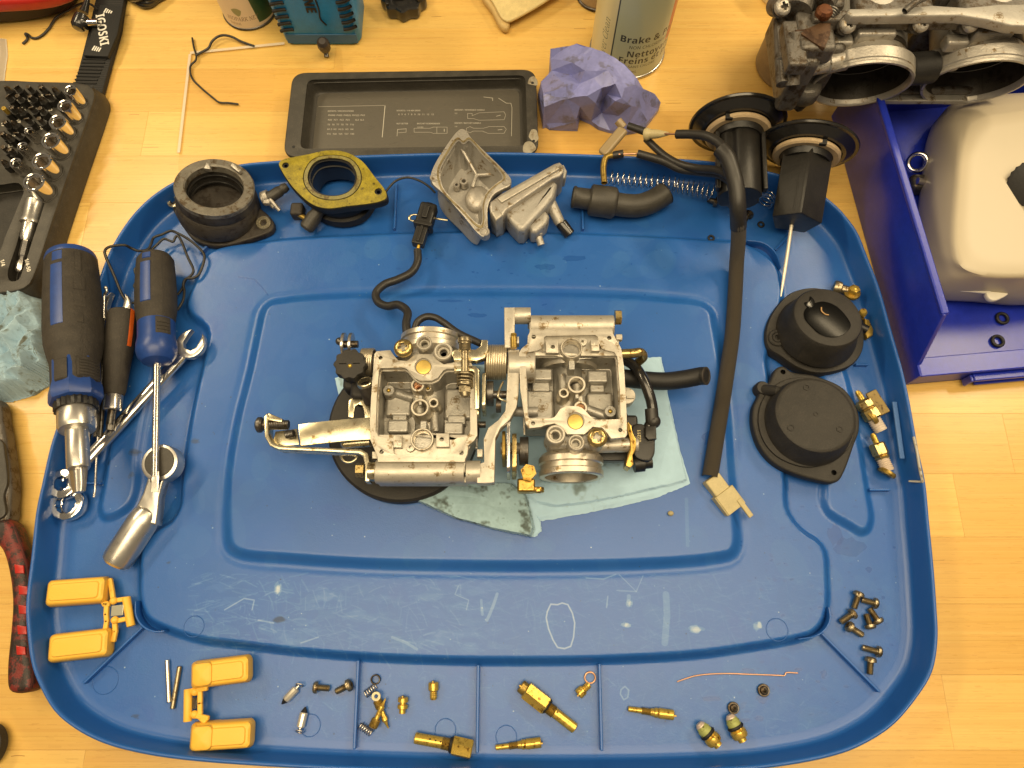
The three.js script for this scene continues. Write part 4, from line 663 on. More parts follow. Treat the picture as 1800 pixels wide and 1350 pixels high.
// combination wrenches: open jaw at one end, toothed ring at the other
function wrench(label, jaw, jawH, ringP, ringH, jr, rO, rI, jawTurn) {
  const O = W((jaw[0] + ringP[0]) / 2, (jaw[1] + ringP[1]) / 2, 0); O.y = 0;
  const t = thing('combination_wrench', label, 'wrench', O, 'combination wrenches under the screwdrivers');
  const a = W(...jaw, jawH).sub(O), b = W(...ringP, ringH).sub(O), L = a.distanceTo(b);
  const w = jr * 0.43;
  mesh('shank', lay(tf(stackRR([[-2, jr * 0.9, -w * 0.72, L - rO * 0.7, w * 0.72, 1], [-1, jr * 0.8, -w * 0.95, L - rO * 0.6, w * 0.95, 1], [0.8, jr * 0.8, -w * 0.95, L - rO * 0.6, w * 0.95, 1], [2, jr * 0.85, -w * 0.7, L - rO * 0.65, w * 0.7, 1], [2.3, jr * 0.9, -w * 0.35, L - rO * 0.7, w * 0.35, 0.5]]), {}), a, b), M.chrome, t);
  const pts = [], g = jr * 0.5; for (let i = 0; i <= 40; i++) { const an = 0.42 + (2 * Math.PI - 0.84) * i / 40; pts.push([jr * Math.cos(an) * 1.06, jr * Math.sin(an)]); }
  pts.push([jr * 0.8, -g * 0.98], [-jr * 0.1, -g], [-jr * 0.42, -g * 0.5], [-jr * 0.42, g * 0.5], [-jr * 0.1, g], [jr * 0.8, g * 0.98]);
  const turned = pts.map(([x, z]) => { const c = Math.cos(jawTurn), s = Math.sin(jawTurn); return [-(x * c - z * s), x * s + z * c]; });
  mesh('open_jaw', lay(tf(ext(turned, 5, 0.8), { p: [0, -2.5, 0] }), a, b), M.satin, t);
  const teeth = []; for (let i = 0; i < 24; i++) { const an = i / 24 * 6.2832, q = rI + (i % 2 ? 0.7 : 0); teeth.push([q * Math.cos(an), q * Math.sin(an)]); }
  mesh('ring_end', lay(tf(ext(circ(0, 0, rO, 44), 7, 1.1, [teeth]), { p: [L, -3.5, 0] }), a, b), M.chrome, t);
}
wrench('chrome combination wrench lying diagonally, its open jaw right of the small screwdriver', [337, 606], 15, [114, 851], 12, 9.6, 9.6, 5.6, 0.25);
wrench('combination wrench mostly hidden beneath the big screwdriver, its ring nearest the viewer', [205, 541], 13, [121, 886], 9, 10.5, 10.4, 7.2, 0);
{ // thin pick
  const O = W(175, 700, 0); O.y = 0; const L = (x, y, h) => W(x, y, h).sub(O), t = thing('pick_tool', 'thin steel pick lying between the big screwdriver and the slim black driver', 'pick', O);
  mesh('hooked_rod', [tube([L(186, 506, 23), L(188, 512, 22), L(184, 518, 21), L(183, 530, 20), L(181, 600, 18), L(178, 700, 17)], 1.0, 60, 8), tf(sph(1.4, 12, 8), { p: L(186, 506, 23) })], M.steel, t);
  mesh('knurled_grip', along(tf(knurl(2.6, 0.35, L(178, 700, 17).distanceTo(L(172, 768, 15)), 14)), L(178, 700, 17), L(172, 768, 15)), M.darkSteel, t);
  mesh('needle', tube([L(172, 766, 15), L(169, 820, 11), L(167, 862, 7), L(165, 874, 7)], 0.8, 30, 8), M.steel, t);
}
{ // ratchet
  const O = W(250, 905, 0); O.y = 0; const L = (x, y, h) => W(x, y, h).sub(O), t = thing('ratchet', 'satin silver ratchet handle with round black head, lower left of the lid', 'ratchet', O);
  const a = L(264, 897, 17), b = L(202, 992, 14), len = a.distanceTo(b);
  mesh('handle', along(lathe([[0, -2], [4, -1.6], [7.2, 0], [8.6, 3], [9.1, 8], [9.2, len - 5], [8.6, len - 1.6], [7, len], [0, len + 0.4]], 44), a, b), M.satin, t);
  const c = L(287, 815, 20), d = L(262, 900, 18);
  const neck = [[4, -6.5], [12, -5.2], [20, -5.4], [30, -7.4], [37, -8.4], [37, 8.4], [30, 7.4], [20, 5.4], [12, 5.2], [4, 6.5]];
  mesh('neck', lay(tf(ext(neck, 9, 1.6, [], 0.7, 3), { p: [0, -5, 0] }), c, d), M.satin, t);
  mesh('head', lay(tf(lathe([[0, -6], [10, -6], [11.4, -4.6], [11.6, 3.6], [11, 4.8], [9.6, 5.2], [0, 5.2]], 48), {}), c, d), M.satin, t);
  mesh('gear_cover', lay(tf(lathe([[0, 0.9], [7, 0.8], [8.9, 0.5], [9.2, 0], [0, 0]], 40), { p: [-0.3, 5.2, 0] }), c, d), M.greyPlastic, t);
  mesh('reverse_lever', lay([tf(cyl(3, 2.7, 2.6, 24), { p: [11, 3.8, -1] }), tf(rbox(6, 2, 2.4, 0.7), { p: [14, 5.8, -1.5] })].map((g) => g), c, d), M.blackPlastic, t);
}
{ // bent spring-wire clip
  const O = W(290, 470, 0); O.y = 0; const L = ([x, y, h]) => W(x, y, h).sub(O), t = thing('wire_clip', 'zigzag black spring wire clip behind the small screwdriver handle', 'wire clip', O);
  mesh('outer_strand', tube([[237, 532, 12], [226, 532, 12], [217, 522, 14], [200, 483, 20], [186, 451, 26], [184, 442, 27], [190, 435, 26], [219, 431, 24], [230, 436, 20], [243, 441, 17], [260, 438, 14], [266, 428, 13], [270, 418, 12], [285, 412, 12], [300, 406, 12], [312, 410, 13], [336, 424, 14], [358, 446, 13], [359, 456, 13], [348, 484, 12], [338, 489, 12], [327, 490, 12], [322, 500, 11], [324, 512, 11], [321, 530, 12], [312, 545, 12]].map(L), 0.95, 220, 8), M.cable, t);
  mesh('inner_strand', tube([[240, 470, 12], [237, 474, 12], [240, 484, 11], [246, 488, 10], [240, 495, 10], [236, 503, 10], [242, 510, 10]].map(L), 0.9, 60, 8), M.cable, t);
  mesh('inner_strand', tube([[255, 452, 12], [262, 443, 11], [276, 430, 11], [288, 420, 11], [298, 423, 11], [304, 425, 11], [310, 415, 12], [314, 416, 12], [330, 452, 11], [340, 476, 10], [336, 484, 9], [326, 492, 9], [320, 508, 9], [312, 518, 9]].map(L), 0.9, 120, 8), M.cable, t);
}
{ // pliers, mostly out of the frame
  const O = W(20, 1000, 0); O.y = 0; const cp = (l, h) => l.map(([x, y]) => P2(W(x, y, h).sub(O))), t = thing('pliers', 'worn red and black handled pliers lying on the bench at the left edge', 'pliers', O);
  mesh('handle', tf(ext(smooth(cp([[-6, 918], [12, 912], [26, 920], [38, 950], [50, 990], [55, 1050], [53, 1100], [57, 1150], [62, 1190], [58, 1212], [36, 1219], [18, 1214], [14, 1180], [20, 1110], [23, 1060], [18, 1010], [6, 968], [-12, 945]], 14), 90), 14, 4.2, [], 0.8, 4), { p: [0, 3, 0] }), mat([0.25, 0.026, 0.018], 0.5, 0, { map: tintTex(55, 0.6, 1, 40, [0.2, 0.7, 0.7], 0.46, 256), bump: 0.0002 }), t);
  for (const [x, y] of [[34, 1000], [41, 1037], [41, 1071], [39, 1107], [37, 1143]]) mesh('red_insert', tf(ext(cp([[x - 8, y - 8], [x + 8, y - 6], [x + 9, y + 8], [x - 7, y + 8]], 17), 1.4, 0.4), { p: [0, 16.2, 0] }), M.redPlastic, t);
  mesh('joint', tf(ext(smooth(cp([[-40, 700], [4, 706], [12, 740], [22, 800], [28, 858], [26, 880], [24, 912], [14, 925], [-10, 930], [-40, 900]], 10), 70), 12, 2.5, [], 0.7, 3), { p: [0, 3, 0] }), M.castDark, t);
  mesh('jaw', tf(ext(smooth(cp([[-30, 770], [4, 775], [10, 800], [14, 850], [8, 870], [10, 905], [-10, 915], [-30, 900]], 16), 60), 3, 1, [], 0.7, 2), { p: [0, 14, 0] }), M.greyPlastic, t);
}
{ const p = W(-6, 1308, 0); const t = thing('tool_end', 'dark rounded tool end peeking in at the lower left edge', 'tool', p); mesh('tip', tf(lathe([[0, 0], [7, 0.6], [9, 4], [8.4, 9], [5, 12], [0, 13]], 32), { s: [1, 1, 1.3] }), M.blackMatte, t); }

// ---------------------------------------------------------------- socket and bit set
{
  const HT = 18, O = W(60, 320, 0); O.y = 0; const cp = (l, h = HT) => l.map(([x, y]) => P2(W(x, y, h).sub(O))), t = thing('socket_case', 'dark grey socket set case with printed sizes at the upper left edge', 'case', O);
  const top = smooth(cp([[-160, 160], [-90, 146], [10, 141], [60, 143], [140, 146], [160, 152], [166, 166], [158, 195], [130, 275], [98, 368], [62, 476], [50, 500], [30, 510], [-60, 516], [-160, 510]]), 120);
  const wall = scaleTo(top, 1.0);
  const big = scaleTo(top, 1.035);
  const slotA = smooth(cp([[64, 346], [80, 352], [76, 372], [60, 420], [44, 470], [33, 494], [16, 496], [11, 482], [26, 432], [46, 368]]), 50);
  const slotB = smooth(cp([[8, 322], [34, 320], [44, 334], [34, 362], [14, 410], [-6, 452], [-60, 470], [-70, 380], [-30, 330]]), 50);
  mesh('tray_top', tf(ext(top, 10, 0.9, [slotA, slotB]), { p: [0, HT - 10, 0] }), M.greyPlastic, t);
  mesh('shell', stack([[0.5, big], [6, scaleTo(top, 1.04)], [13, scaleTo(top, 1.02)], [HT - 2, scaleTo(top, 1.002)], [HT - 4, scaleTo(top, 0.985)]], 0.6, true), M.greyPlastic, t);
  mesh('slot_floor', tf(ext(scaleTo(top, 0.97), 3, 0.2), { p: [0, 4, 0] }), M.blackMatte, t);
  mesh('corner_hole', tf(cyl(1.4, 1.4, 0.4), { p: W(161, 152, HT).sub(O).setY(HT - 0.3) }), M.blackPure, t);
  const ang = 1.2;
  for (const [s, x, y] of [['8', 152, 180], ['9', 144, 205], ['10', 133, 234], ['11', 122, 266], ['12', 109, 300], ['13', 96, 336], ['1/4-50', 49, 466], ['1/4', 5, 462], ['T10', 30, 176], ['T15', 52, 173], ['PH2', 74, 172], ['PH1', 96, 172], ['T20', 20, 190], ['T25', 42, 192], ['H4', 66, 191], ['PZ2', 88, 190], ['T8', 33, 213], ['S5', 74, 224], ['H3', 25, 236], ['S6', 18, 256], ['T9', 6, 218], ['5', 62, 250], ['6', 50, 278], ['7', 38, 306]]) mesh('size_print', tf(text3(s, 2.6, 0.12), { r: [0, -ang, 0], p: W(x, y, HT).sub(O).setY(HT) }), M.whitePlastic, t);
  const N8 = ['topmost', 'second', 'third', 'fourth', 'fifth', 'lowest'];
  [[123, 158, 11.5], [113, 185, 13.5], [100, 213, 15.5], [88, 246, 17], [72, 282, 18], [58, 319, 19.5], [50, 229, 8.4], [39, 257, 9.8], [27, 286, 11]].forEach(([x, y, r], i) => {
    const h = i < 6 ? 32 : 29, R = pxmm(x, y, h, r) * 0.98, p = W(x, y, h); p.y = 0;
    const s = thing('socket', i < 6 ? `${N8[i]} chrome hex socket of the long row down the right side of the case` : `${['upper', 'middle', 'lower'][i - 6]} small chrome socket of the short row inside the case`, 'socket', p, 'chrome sockets standing in the case');
    const hx = circ(0, 0, R * 0.72, 6).map(([a, b]) => [a, b]);
    mesh('wall', [lathe([[R * 0.8, 9], [R, 9], [R, h - 0.8], [R * 0.93, h - 0.1], [R * 0.8, h - 0.5], [R * 0.78, h - 1.4], [R * 0.8, 9]], 40), tf(ext(circ(0, 0, R * 0.86, 40), h - 12, 0.1, [hx]), { p: [0, 10, 0] })], M.chrome, s);
    mesh('socket_floor', tf(cyl(R * 0.75, R * 0.75, 1), { p: [0, h - 12, 0] }), M.darkSteel, s);
    mesh('collar', ring(R * 1.12, R * 1.0, HT + 0.6, 36, 0.3), M.greyPlastic, t).position.set((p.x - O.x) / 1000, 0, (p.z - O.z) / 1000);
  });
  seedRnd(31);
  [[9, 152], [27, 151], [49, 152], [71, 152], [93, 154], [12, 168], [30, 168], [52, 168], [70, 170], [84, 166], [6, 190], [20, 188], [33, 190], [54, 188], [70, 190], [8, 214], [21, 213], [46, 208], [68, 208], [3, 234], [12, 237], [28, 233], [5, 258], [16, 262], [4, 282]].forEach(([x, y], i) => {
    const h = 29, p = W(x, y, h); p.y = 0;
    const rows = [5, 10, 15, 19, 22, 24, 25], row = rows.findIndex((q) => i < q), col = i - (row ? rows[row - 1] : 0);
    const s = thing('driver_bit', `small dark driver bit in the case, ${['back', 'second', 'third', 'fourth', 'fifth', 'sixth', 'front'][row]} row, ${['first', 'second', 'third', 'fourth', 'fifth'][col]} from the left edge`, 'bit', p, 'driver bits standing in the case');
    mesh('shank', tf(hex(3.1, 16), { p: [0, 8, 0], r: [0, rr(0, 1), 0] }), M.blackPlastic, s);
    const k = i % 4;
    mesh('tip', tf(k === 0 ? lathe([[0, 0], [2.6, 0], [2, 3], [0.7, 5.4], [0, 5.6]], 8) : k === 1 ? tf(rbox(4, 5, 1.1, 0.3), { p: [0, 2.5, 0] }) : k === 2 ? hex(1.8, 5) : ext(Array.from({ length: 12 }, (_, q) => { const a = q / 12 * 6.283, z = q % 2 ? 1.3 : 2.3; return [z * Math.cos(a), z * Math.sin(a)]; }), 5, 0.2), { p: [0, 24, 0], r: [0, rr(0, 1), 0] }), i === 10 ? M.brass : M.darkSteel, s);
  });
  { const p = W(45, 410, 14); p.y = 0; const s = thing('nut_driver', 'steel nut driver bit lying in the long slot of the case', 'nut driver', p);
    mesh('socket_body', rod([[0, 0], [5.5, 0], [6.2, 0.8], [6.2, 12], [6.6, 12.6], [6.6, 14.4], [0, 14.4]], p, [64, 352], 17, [53, 393], 16), M.satin, s);
    mesh('neck', rod([[0, 0], [4.6, 0], [4.4, 9], [3.4, 11], [0, 11]], p, [53, 393], 16, [46, 424], 15), M.steel, s);
    mesh('hex_shank', [rod([[0, 0], [2.6, 0], [2.6, 7], [1.7, 7.6], [1.7, 9], [2.6, 9.6], [2.6, 13], [1.4, 14], [0, 14]], p, [46, 422], 15, [33, 478], 14, 6)], M.steel, s); }
}
// ---------------------------------------------------------------- along the back of the lid
const at0 = (px, py, h = 0) => { const p = W(px, py, h); p.y = 0; return p; };
{ // manifold standing on its flange, left
  const O = at0(392, 378, 5), t = thing('intake_manifold', 'black rubber intake manifold standing upright with a worn grey rim on top', 'intake manifold', O), L = local(t);
  const cp = (l, h) => l.map(([x, y]) => P2(L(x, y, h)));
  mesh('flange', tf(ext(smooth(cp([[301, 352], [318, 346], [350, 340], [420, 345], [470, 376], [481, 392], [478, 404], [440, 420], [385, 432], [345, 424], [322, 400]], 9), 80), 6, 1.2, [], 0.6, 3), { p: [0, 3, 0] }), M.rubberDirty, t);
  const top = L(378, 332, 30), base = L(386, 372, 8);
  mesh('barrel', along(lathe([[0, 0], [28, 0], [28.5, 3], [27.5, 12], [26, 14], [26.5, 17], [25.5, top.distanceTo(base)], [19.5, top.distanceTo(base)], [19, 6], [0, 5]], 64), base, top), M.rubberDirty, t);
  const dir = top.clone().sub(base).normalize();
  mesh('rim', along(lathe([[18.8, -3], [25, -3], [26, -1.6], [26.2, 2], [25.4, 2.8], [20, 2.8], [19, 2], [18.8, -3]], 64), top, top.clone().add(dir)), mat([0.27, 0.25, 0.21], 0.5, 0.3, { map: dirtyTint, bump: 0.0002 }), t);
  mesh('inner_step', along([ring(19.4, 17.6, 1.2, 48, 0.3), tf(ring(19.4, 16.8, 1.5, 48, 0.3), { p: [0, -6, 0] })], top.clone().addScaledVector(dir, -6), top), M.rubberGloss, t);
  mesh('bolt_eye', [along(ring(5.2, 2.4, 2, 28, 0.4), L(464, 393, 9), L(464, 393, 9).add(V(0, 1, 0.05)))], M.zinc, t);
  mesh('bolt_eye', [along(ring(5, 2.4, 2, 28, 0.4), L(307, 355, 10), L(307, 355, 10).add(V(-0.1, 1, 0.1)))], M.zinc, t);
  mesh('clamp_tab', tf(ext(cp([[360, 299], [365, 288], [370, 291], [372, 300]], 30), 4, 0.4), { p: [0, 28, 0] }), M.castWorn, t);
  mesh('clamp_tab', tf(ext(cp([[406, 293], [409, 287], [425, 300], [420, 304]], 30), 4, 0.4), { p: [0, 27, 0] }), M.castWorn, t);
  mesh('vacuum_elbow', [along(lathe([[0, 0], [3.4, 0], [4, 1], [4, 10], [3.2, 12], [3.6, 14], [2.6, 17], [0, 17]], 24), L(470, 350, 16), L(504, 328, 18))], M.greyPlastic, t);
  mesh('hose_clamp', [along(ring(5.2, 3.6, 5, 24, 0.4), L(462, 350, 15), L(484, 342, 17)), along(cyl(1.6, 1.6, 12), L(462, 346, 15), L(482, 364, 14)), along(cyl(1.4, 1.4, 10), L(474, 350, 18), L(488, 366, 14)), tf(rbox(5, 4, 9, 1), { p: L(470, 350, 17) })], M.castWorn, t);
}
{ // manifold with yellow gasket face up
  const O = at0(590, 375, 5), t = thing('intake_manifold', 'black intake manifold lying with its yellow green gasket face upwards', 'intake manifold', O), L = local(t);
  const cp = (l, h) => l.map(([x, y]) => P2(L(x, y, h)));
  const HT = 30, plate = smooth(cp([[489, 286], [497, 280], [540, 271], [574, 264], [605, 266], [635, 281], [660, 311], [680, 338], [680, 349], [668, 355], [612, 363], [574, 367], [549, 360], [518, 334], [494, 300]], HT), 110);
  const hole = smooth(cp([[584, 279], [612, 285], [626, 303], [626, 322], [612, 339], [586, 346], [558, 340], [543, 322], [543, 303], [556, 285]], HT), 60);
  const bolts = [circ(...P2(L(502, 291, HT)), 2.7, 22), circ(...P2(L(665, 337, HT)), 2.9, 22)];
  mesh('flange', tf(ext(plate, 7, 1.4, [hole, ...bolts], 0.6, 3), { p: [0, HT - 7.5, 0] }), M.rubber, t);
  mesh('gasket_face', tf(ext(scaleTo(plate, 0.985), 0.9, 0.3, [scaleTo(hole, 1.22), ...bolts]), { p: [0, HT - 0.6, 0] }), mat([0.46, 0.37, 0.018], 0.55, 0, { map: tintTex(61, 0.55, 1, 40, [0.4, 0.38, 0.4], 0.64, 512), bump: 0.00025 }), t);
  mesh('sealing_ring', tf(ext(scaleTo(hole, 1.17), 1.6, 0.6, [scaleTo(hole, 1.04)]), { p: [0, HT - 0.8, 0] }), mat([0.30, 0.27, 0.09], 0.5, 0, { map: dirtyTint }), t);
  const n = 60, hb = scaleTo(hole, 1.0), low = scaleTo(hole, 1.0, 2, 2);
  mesh('bore_wall', stack([[HT - 0.5, scaleTo(hole, 1.005)], [14, scaleTo(hole, 0.95, 0.5, 0.5)], [8, scaleTo(hole, 0.9, 0.5, 0.5)]], 0.5, true), mat([0.012, 0.018, 0.04], 0.3, 0, {}), t);
  const neck = scaleTo(hole, 1.25, 2, 3);
  mesh('neck', stack([[HT - 6, scaleTo(hole, 1.3)], [16, neck], [12, scaleTo(neck, 0.98)], [11.5, scaleTo(neck, 1.1)], [5, scaleTo(neck, 1.12)], [4, scaleTo(neck, 1.05)]], 0.5, true), M.rubber, t);
  mesh('vacuum_nipple', [along(lathe([[0, -1], [4, -0.6], [5.2, 1], [5.4, 10], [4.6, 13], [4.6, 20], [0, 20]], 30), L(538, 402, 12), L(566, 362, 18))], M.greyPlastic, t);
  mesh('clamp_screw', [along(cyl(1.8, 1.8, 12), L(517, 372, 14), L(540, 386, 13))], M.brassDark, t);
  mesh('clamp_lug', tf(rbox(9, 10, 10, 2, 3), { p: L(524, 372, 12) }), M.rubberDirty, t);
}
{ const O = at0(710, 325, 6), t = thing('wire_loop', 'thin black wire arching between the yellow manifold and the float bowl', 'wire', O), L = (x, y, h) => W(x, y, h).sub(O); mesh('strand', capTube([L(672, 346, 12), L(682, 332, 14), L(696, 318, 16), L(716, 312, 17), L(738, 318, 16), L(754, 328, 14), L(764, 338, 12)], 0.85, 60, 8), M.cable, t); }
{ // float bowl, open side up
  const O = at0(822, 350, 8), t = thing('float_bowl', 'cast alloy float bowl lying open side up, its pointed corners fore and aft', 'float bowl', O), L = local(t);
  const cp = (l, h) => l.map(([x, y]) => P2(L(x, y, h)));
  const HT = 34, o = smooth(cp([[803, 231], [811, 226], [820, 230], [827, 240], [853, 266], [887, 300], [899, 316], [896, 326], [884, 332], [868, 342], [858, 362], [857, 384], [857, 404], [850, 416], [841, 411], [814, 379], [777, 338], [760, 322], [757, 308], [764, 288], [784, 256]], HT), 130);
  const inn = smooth(cp([[806, 246], [815, 252], [824, 246], [850, 272], [880, 302], [885, 314], [870, 326], [856, 340], [849, 360], [850, 380], [846, 396], [838, 394], [812, 368], [782, 338], [774, 322], [772, 300], [786, 272]], HT), 110);
  mesh('flange', tf(ext(o, 4.5, 0.7, [inn], 0.5), { p: [0, HT - 4.5, 0] }), M.castWorn, t);
  const groove = scaleTo(inn, 1.065);
  mesh('gasket_bead', tf(ext(groove, 1, 0.3, [scaleTo(inn, 1.02)]), { p: [0, HT - 0.5, 0] }), mat([0.33, 0.27, 0.14], 0.5, 0.3, { map: dirtyTint }), t);
  mesh('outer_wall', stack([[HT - 4, scaleTo(inn, 1.07)], [HT - 12, scaleTo(inn, 1.05, -1, 1)], [14, scaleTo(inn, 0.98, -3, 4)], [8, scaleTo(inn, 0.9, -3, 4)], [5, scaleTo(inn, 0.8, -3, 4)]], 0.5, true), M.castGrey, t);
  mesh('inner_wall', stack([[HT - 0.2, inn], [HT - 8, scaleTo(inn, 0.95, -0.3, 0.2)], [18, scaleTo(inn, 0.82, -1.5, 0)], [14, scaleTo(inn, 0.7, -1.5, 0)], [13, scaleTo(inn, 0.3, -1.5, 0)], [13, scaleTo(inn, 0.01, -1.5, 0)]], 0.5, true), M.castGrey, t);
  mesh('inner_ridge', [along(cyl(1.6, 1.2, 22), L(812, 262, 26), L(838, 308, 20)), along(cyl(1.4, 1.4, 14), L(838, 308, 20), L(876, 306, 24)), along(cyl(1.4, 1.4, 10), L(838, 308, 20), L(828, 336, 19))], M.castWorn, t);
  mesh('drain_boss', [tf(ring(3, 1.5, 7, 24, 0.4), { p: L(816, 326, 15).setY(14) })], M.castWorn, t); mesh('drain_boss', tf(ring(2.4, 1, 6, 24, 0.4), { p: L(803, 331, 15).setY(14) }), M.castWorn, t);
  mesh('side_hump', tf(sph(9, 24, 14), { s: [1, 0.6, 1.2], p: L(840, 352, 14).setY(15) }), M.castWorn, t);
  for (const [x, y] of [[812, 234], [764, 312], [852, 407], [890, 319]]) mesh('screw_boss', [tf(ring(3.4, 1.7, 7, 24, 0.4), { p: L(x, y, HT).setY(HT - 6.6) }), tf(cyl(1.75, 1.75, 0.5), { p: L(x, y, HT).setY(HT - 1.6) })], M.castWorn, t);
}
{ // float bowl, on its side
  const O = at0(940, 355, 8), t = thing('float_bowl', 'cast alloy float bowl lying on its side with drain tube and black rubber cap', 'float bowl', O), L = local(t);
  const cp = (l, h) => l.map(([x, y]) => P2(L(x, y, h)));
  const slab = (l, h0, h1, b, m, n = 'body') => mesh(n, tf(ext(cp(l, h1), h1 - h0, b, [], 0.7, 3), { p: [0, h0, 0] }), m, t);
  slab([[860, 362], [862, 354], [875, 344], [880, 340], [974, 287], [984, 284], [992, 292], [991, 302], [984, 310], [972, 314], [890, 370], [884, 380], [872, 384], [862, 376]], 8, 34, 1.6, M.castWorn, 'flange');
  slab([[874, 348], [978, 290], [984, 296], [882, 356]], 32, 36, 0.8, M.cast, 'gasket_rim');
  slab([[886, 372], [974, 316], [980, 322], [974, 346], [962, 362], [922, 404], [912, 404], [896, 388]], 9, 30, 3.4, M.castGrey, 'bowl');
  slab([[928, 394], [958, 368], [966, 378], [962, 392], [944, 408], [934, 408]], 10, 26, 3, M.castGrey, 'drain_boss');
  mesh('drain_spout', along(lathe([[0, 0], [3.6, 0], [3.6, 5], [2.6, 6], [2.6, 12], [0, 12]], 24), L(942, 402, 18), L(949, 424, 15)), M.castGrey, t);
  mesh('overflow_tube', along(lathe([[0, 0], [4.2, 0], [3.8, 14], [3.4, 16], [0, 16]], 24), L(968, 358, 18), L(986, 396, 14)), M.castGrey, t);
  mesh('rubber_cap', along(lathe([[0, 0], [4, 0], [4.3, 1], [4.2, 10], [3.6, 10.6], [0, 10.4]], 26), L(986, 392, 14), L(1008, 421, 9)), M.rubberGloss, t);
  slab([[985, 290], [991, 288], [997, 300], [994, 312], [986, 314]], 12, 24, 1.5, M.castGrey, 'lug'); slab([[862, 372], [876, 366], [884, 378], [872, 388]], 14, 36.5, 1.5, M.cast, 'lug');
}
{ // rubber elbow
  const O = at0(1090, 355, 8), t = thing('hose_elbow', 'short dark grey rubber elbow hose with a thick collar', 'hose', O), L = local(t);
  const R = 8.2; mesh('elbow', tube([L(1075, 357, 14), L(1100, 361, 13.5), L(1124, 361, 13), L(1146, 354, 13), L(1170, 340, 14)], R, 60, 28), M.greyPlastic, t);
  mesh('elbow_end', along(ring(R + 0.1, 5.4, 1.2, 32, 0.4), L(1169, 340.5, 14), L(1174, 337, 14.3)), M.rubber, t); mesh('elbow_bore', along(cyl(5.5, 5.5, 0.5), L(1171, 339.5, 14), L(1174, 337.5, 14.3)), M.blackPure, t);
  mesh('collar', rod([[0, 0], [9.6, 0], [11, 1], [11.2, 14], [10.4, 15.4], [8.6, 16.4], [0, 17]], O, [1036, 351], 14.5, [1086, 358], 14), M.greyPlastic, t);
  mesh('plug_end', rod([[0, 0], [6, 0], [7.6, 0.6], [8, 1.6], [7.2, 3], [7.4, 10], [8.2, 13], [0, 13]], O, [1005, 346], 15, [1040, 351], 14.5), M.greyPlastic, t);
}
for (const [label, p, h0, q, h1, R, n] of [['long thin steel spring behind the rubber elbow', [1068, 312], 11, [1190, 323], 11, 5.4, 12], ['shorter close wound steel spring beside the first throttle slide', [1184, 324], 10, [1256, 339], 10, 5.6, 8]]) {
  const O = at0((p[0] + q[0]) / 2, (p[1] + q[1]) / 2, 8), t = thing('coil_spring', label, 'spring', O), a = W(...p, h0).sub(O), b = W(...q, h1).sub(O);
  mesh('coil', along(coil(R, 0.42, n, a.distanceTo(b), 24, 6), a, b), M.chrome, t);
}
{ const O = at0(1348, 350, 8), t = thing('coil_spring', 'tip of a steel spring showing between the two throttle slides', 'spring', O); mesh('coil', along(coil(5.2, 0.42, 2.5, 8, 24, 6), W(1344, 358, 9).sub(O), W(1356, 340, 9).sub(O)), M.chrome, t); }
// throttle slides lying on their sides, diaphragm away from the viewer
function slide(label, disc, dh, end, eh, flat) {
  const O = at0((disc[0] + end[0]) / 2, (disc[1] + end[1]) / 2, 20), t = thing('throttle_slide', label, 'throttle slide', O, 'throttle slides with diaphragms');
  const a = W(...disc, dh).sub(O), b = W(...end, eh).sub(O), Lm = a.distanceTo(b);
  mesh('diaphragm', along(lathe([[0, -1.2], [24, -1.4], [30, -3.6], [32.8, -3.4], [33.4, -2.4], [32.8, -1.2], [30.6, -1.2], [28.8, 0.4], [25.4, 3.2], [23.2, 3.4], [22.6, 1.4], [0, 1.2]], 72), a, b), M.rubberGloss, t);
  mesh('retaining_ring', along(lathe([[17.4, 3.6], [21.4, 3.2], [22.4, 4.2], [22.4, 6.2], [21.2, 7.2], [17.6, 7], [17.4, 3.6]], 64), a, b), mat([0.56, 0.42, 0.25], 0.4, 0, { map: softTint }), t);
  mesh('hub', along(lathe([[0, 1], [21, 1], [20, 6], [17.6, 6.4], [16.2, 11], [0, 11]], 56), a, b), M.blackPlastic, t);
  const pts = []; for (let i = 0; i < 96; i++) { const an = i / 96 * 6.2832; let q = flat ? 17 / Math.cos(((an + 1.45 + 6.2832) % 1.25664) - 0.62832) * 0.82 : 14.8 - 2.6 * Math.max(0, Math.cos(3 * an)) ** 6; pts.push([q * Math.cos(an), q * Math.sin(an)]); }
  mesh('piston', along(tf(ext(pts, Lm - 8, 0.8, [], 0.45), { p: [0, 8, 0] }), a, b), M.blackPlastic, t);
  if (!flat) for (const k of [-1, 1]) mesh('piston_guide', along(tf(rbox(3, Lm - 12, 6, 1), { p: [k * 15.5, (Lm + 6) / 2, -6] }), a, b), M.blackPlastic, t);
  mesh('notch', along(tf(rbox(5, 4, 3, 0.6), { p: [flat ? 8 : -10, 5.4, flat ? -19.6 : -18.6] }), a, b), M.blackPure, t);
  return { t, a, b, O };
}
slide('throttle slide at left of its pair, black diaphragm with tan ring, under the wiring', [1296, 224], 36, [1300, 350], 34, false);
{ const { t, O } = slide('throttle slide at right of its pair, pale needle sticking out towards the viewer', [1419, 262], 35, [1397, 392], 26, true);
  mesh('needle', [along(lathe([[0, 0], [1.25, 0], [1.25, 34], [0.9, 46], [0.5, 52], [0, 52]], 16), W(1392, 392, 22).sub(O), W(1378, 485, 12).sub(O))], mat([0.8, 0.74, 0.6], 0.35, 0.3), t);
  mesh('needle_holder', along(cyl(3.4, 3, 4), W(1393, 385, 22).sub(O), W(1391, 398, 21).sub(O)), M.blackPlastic, t); }
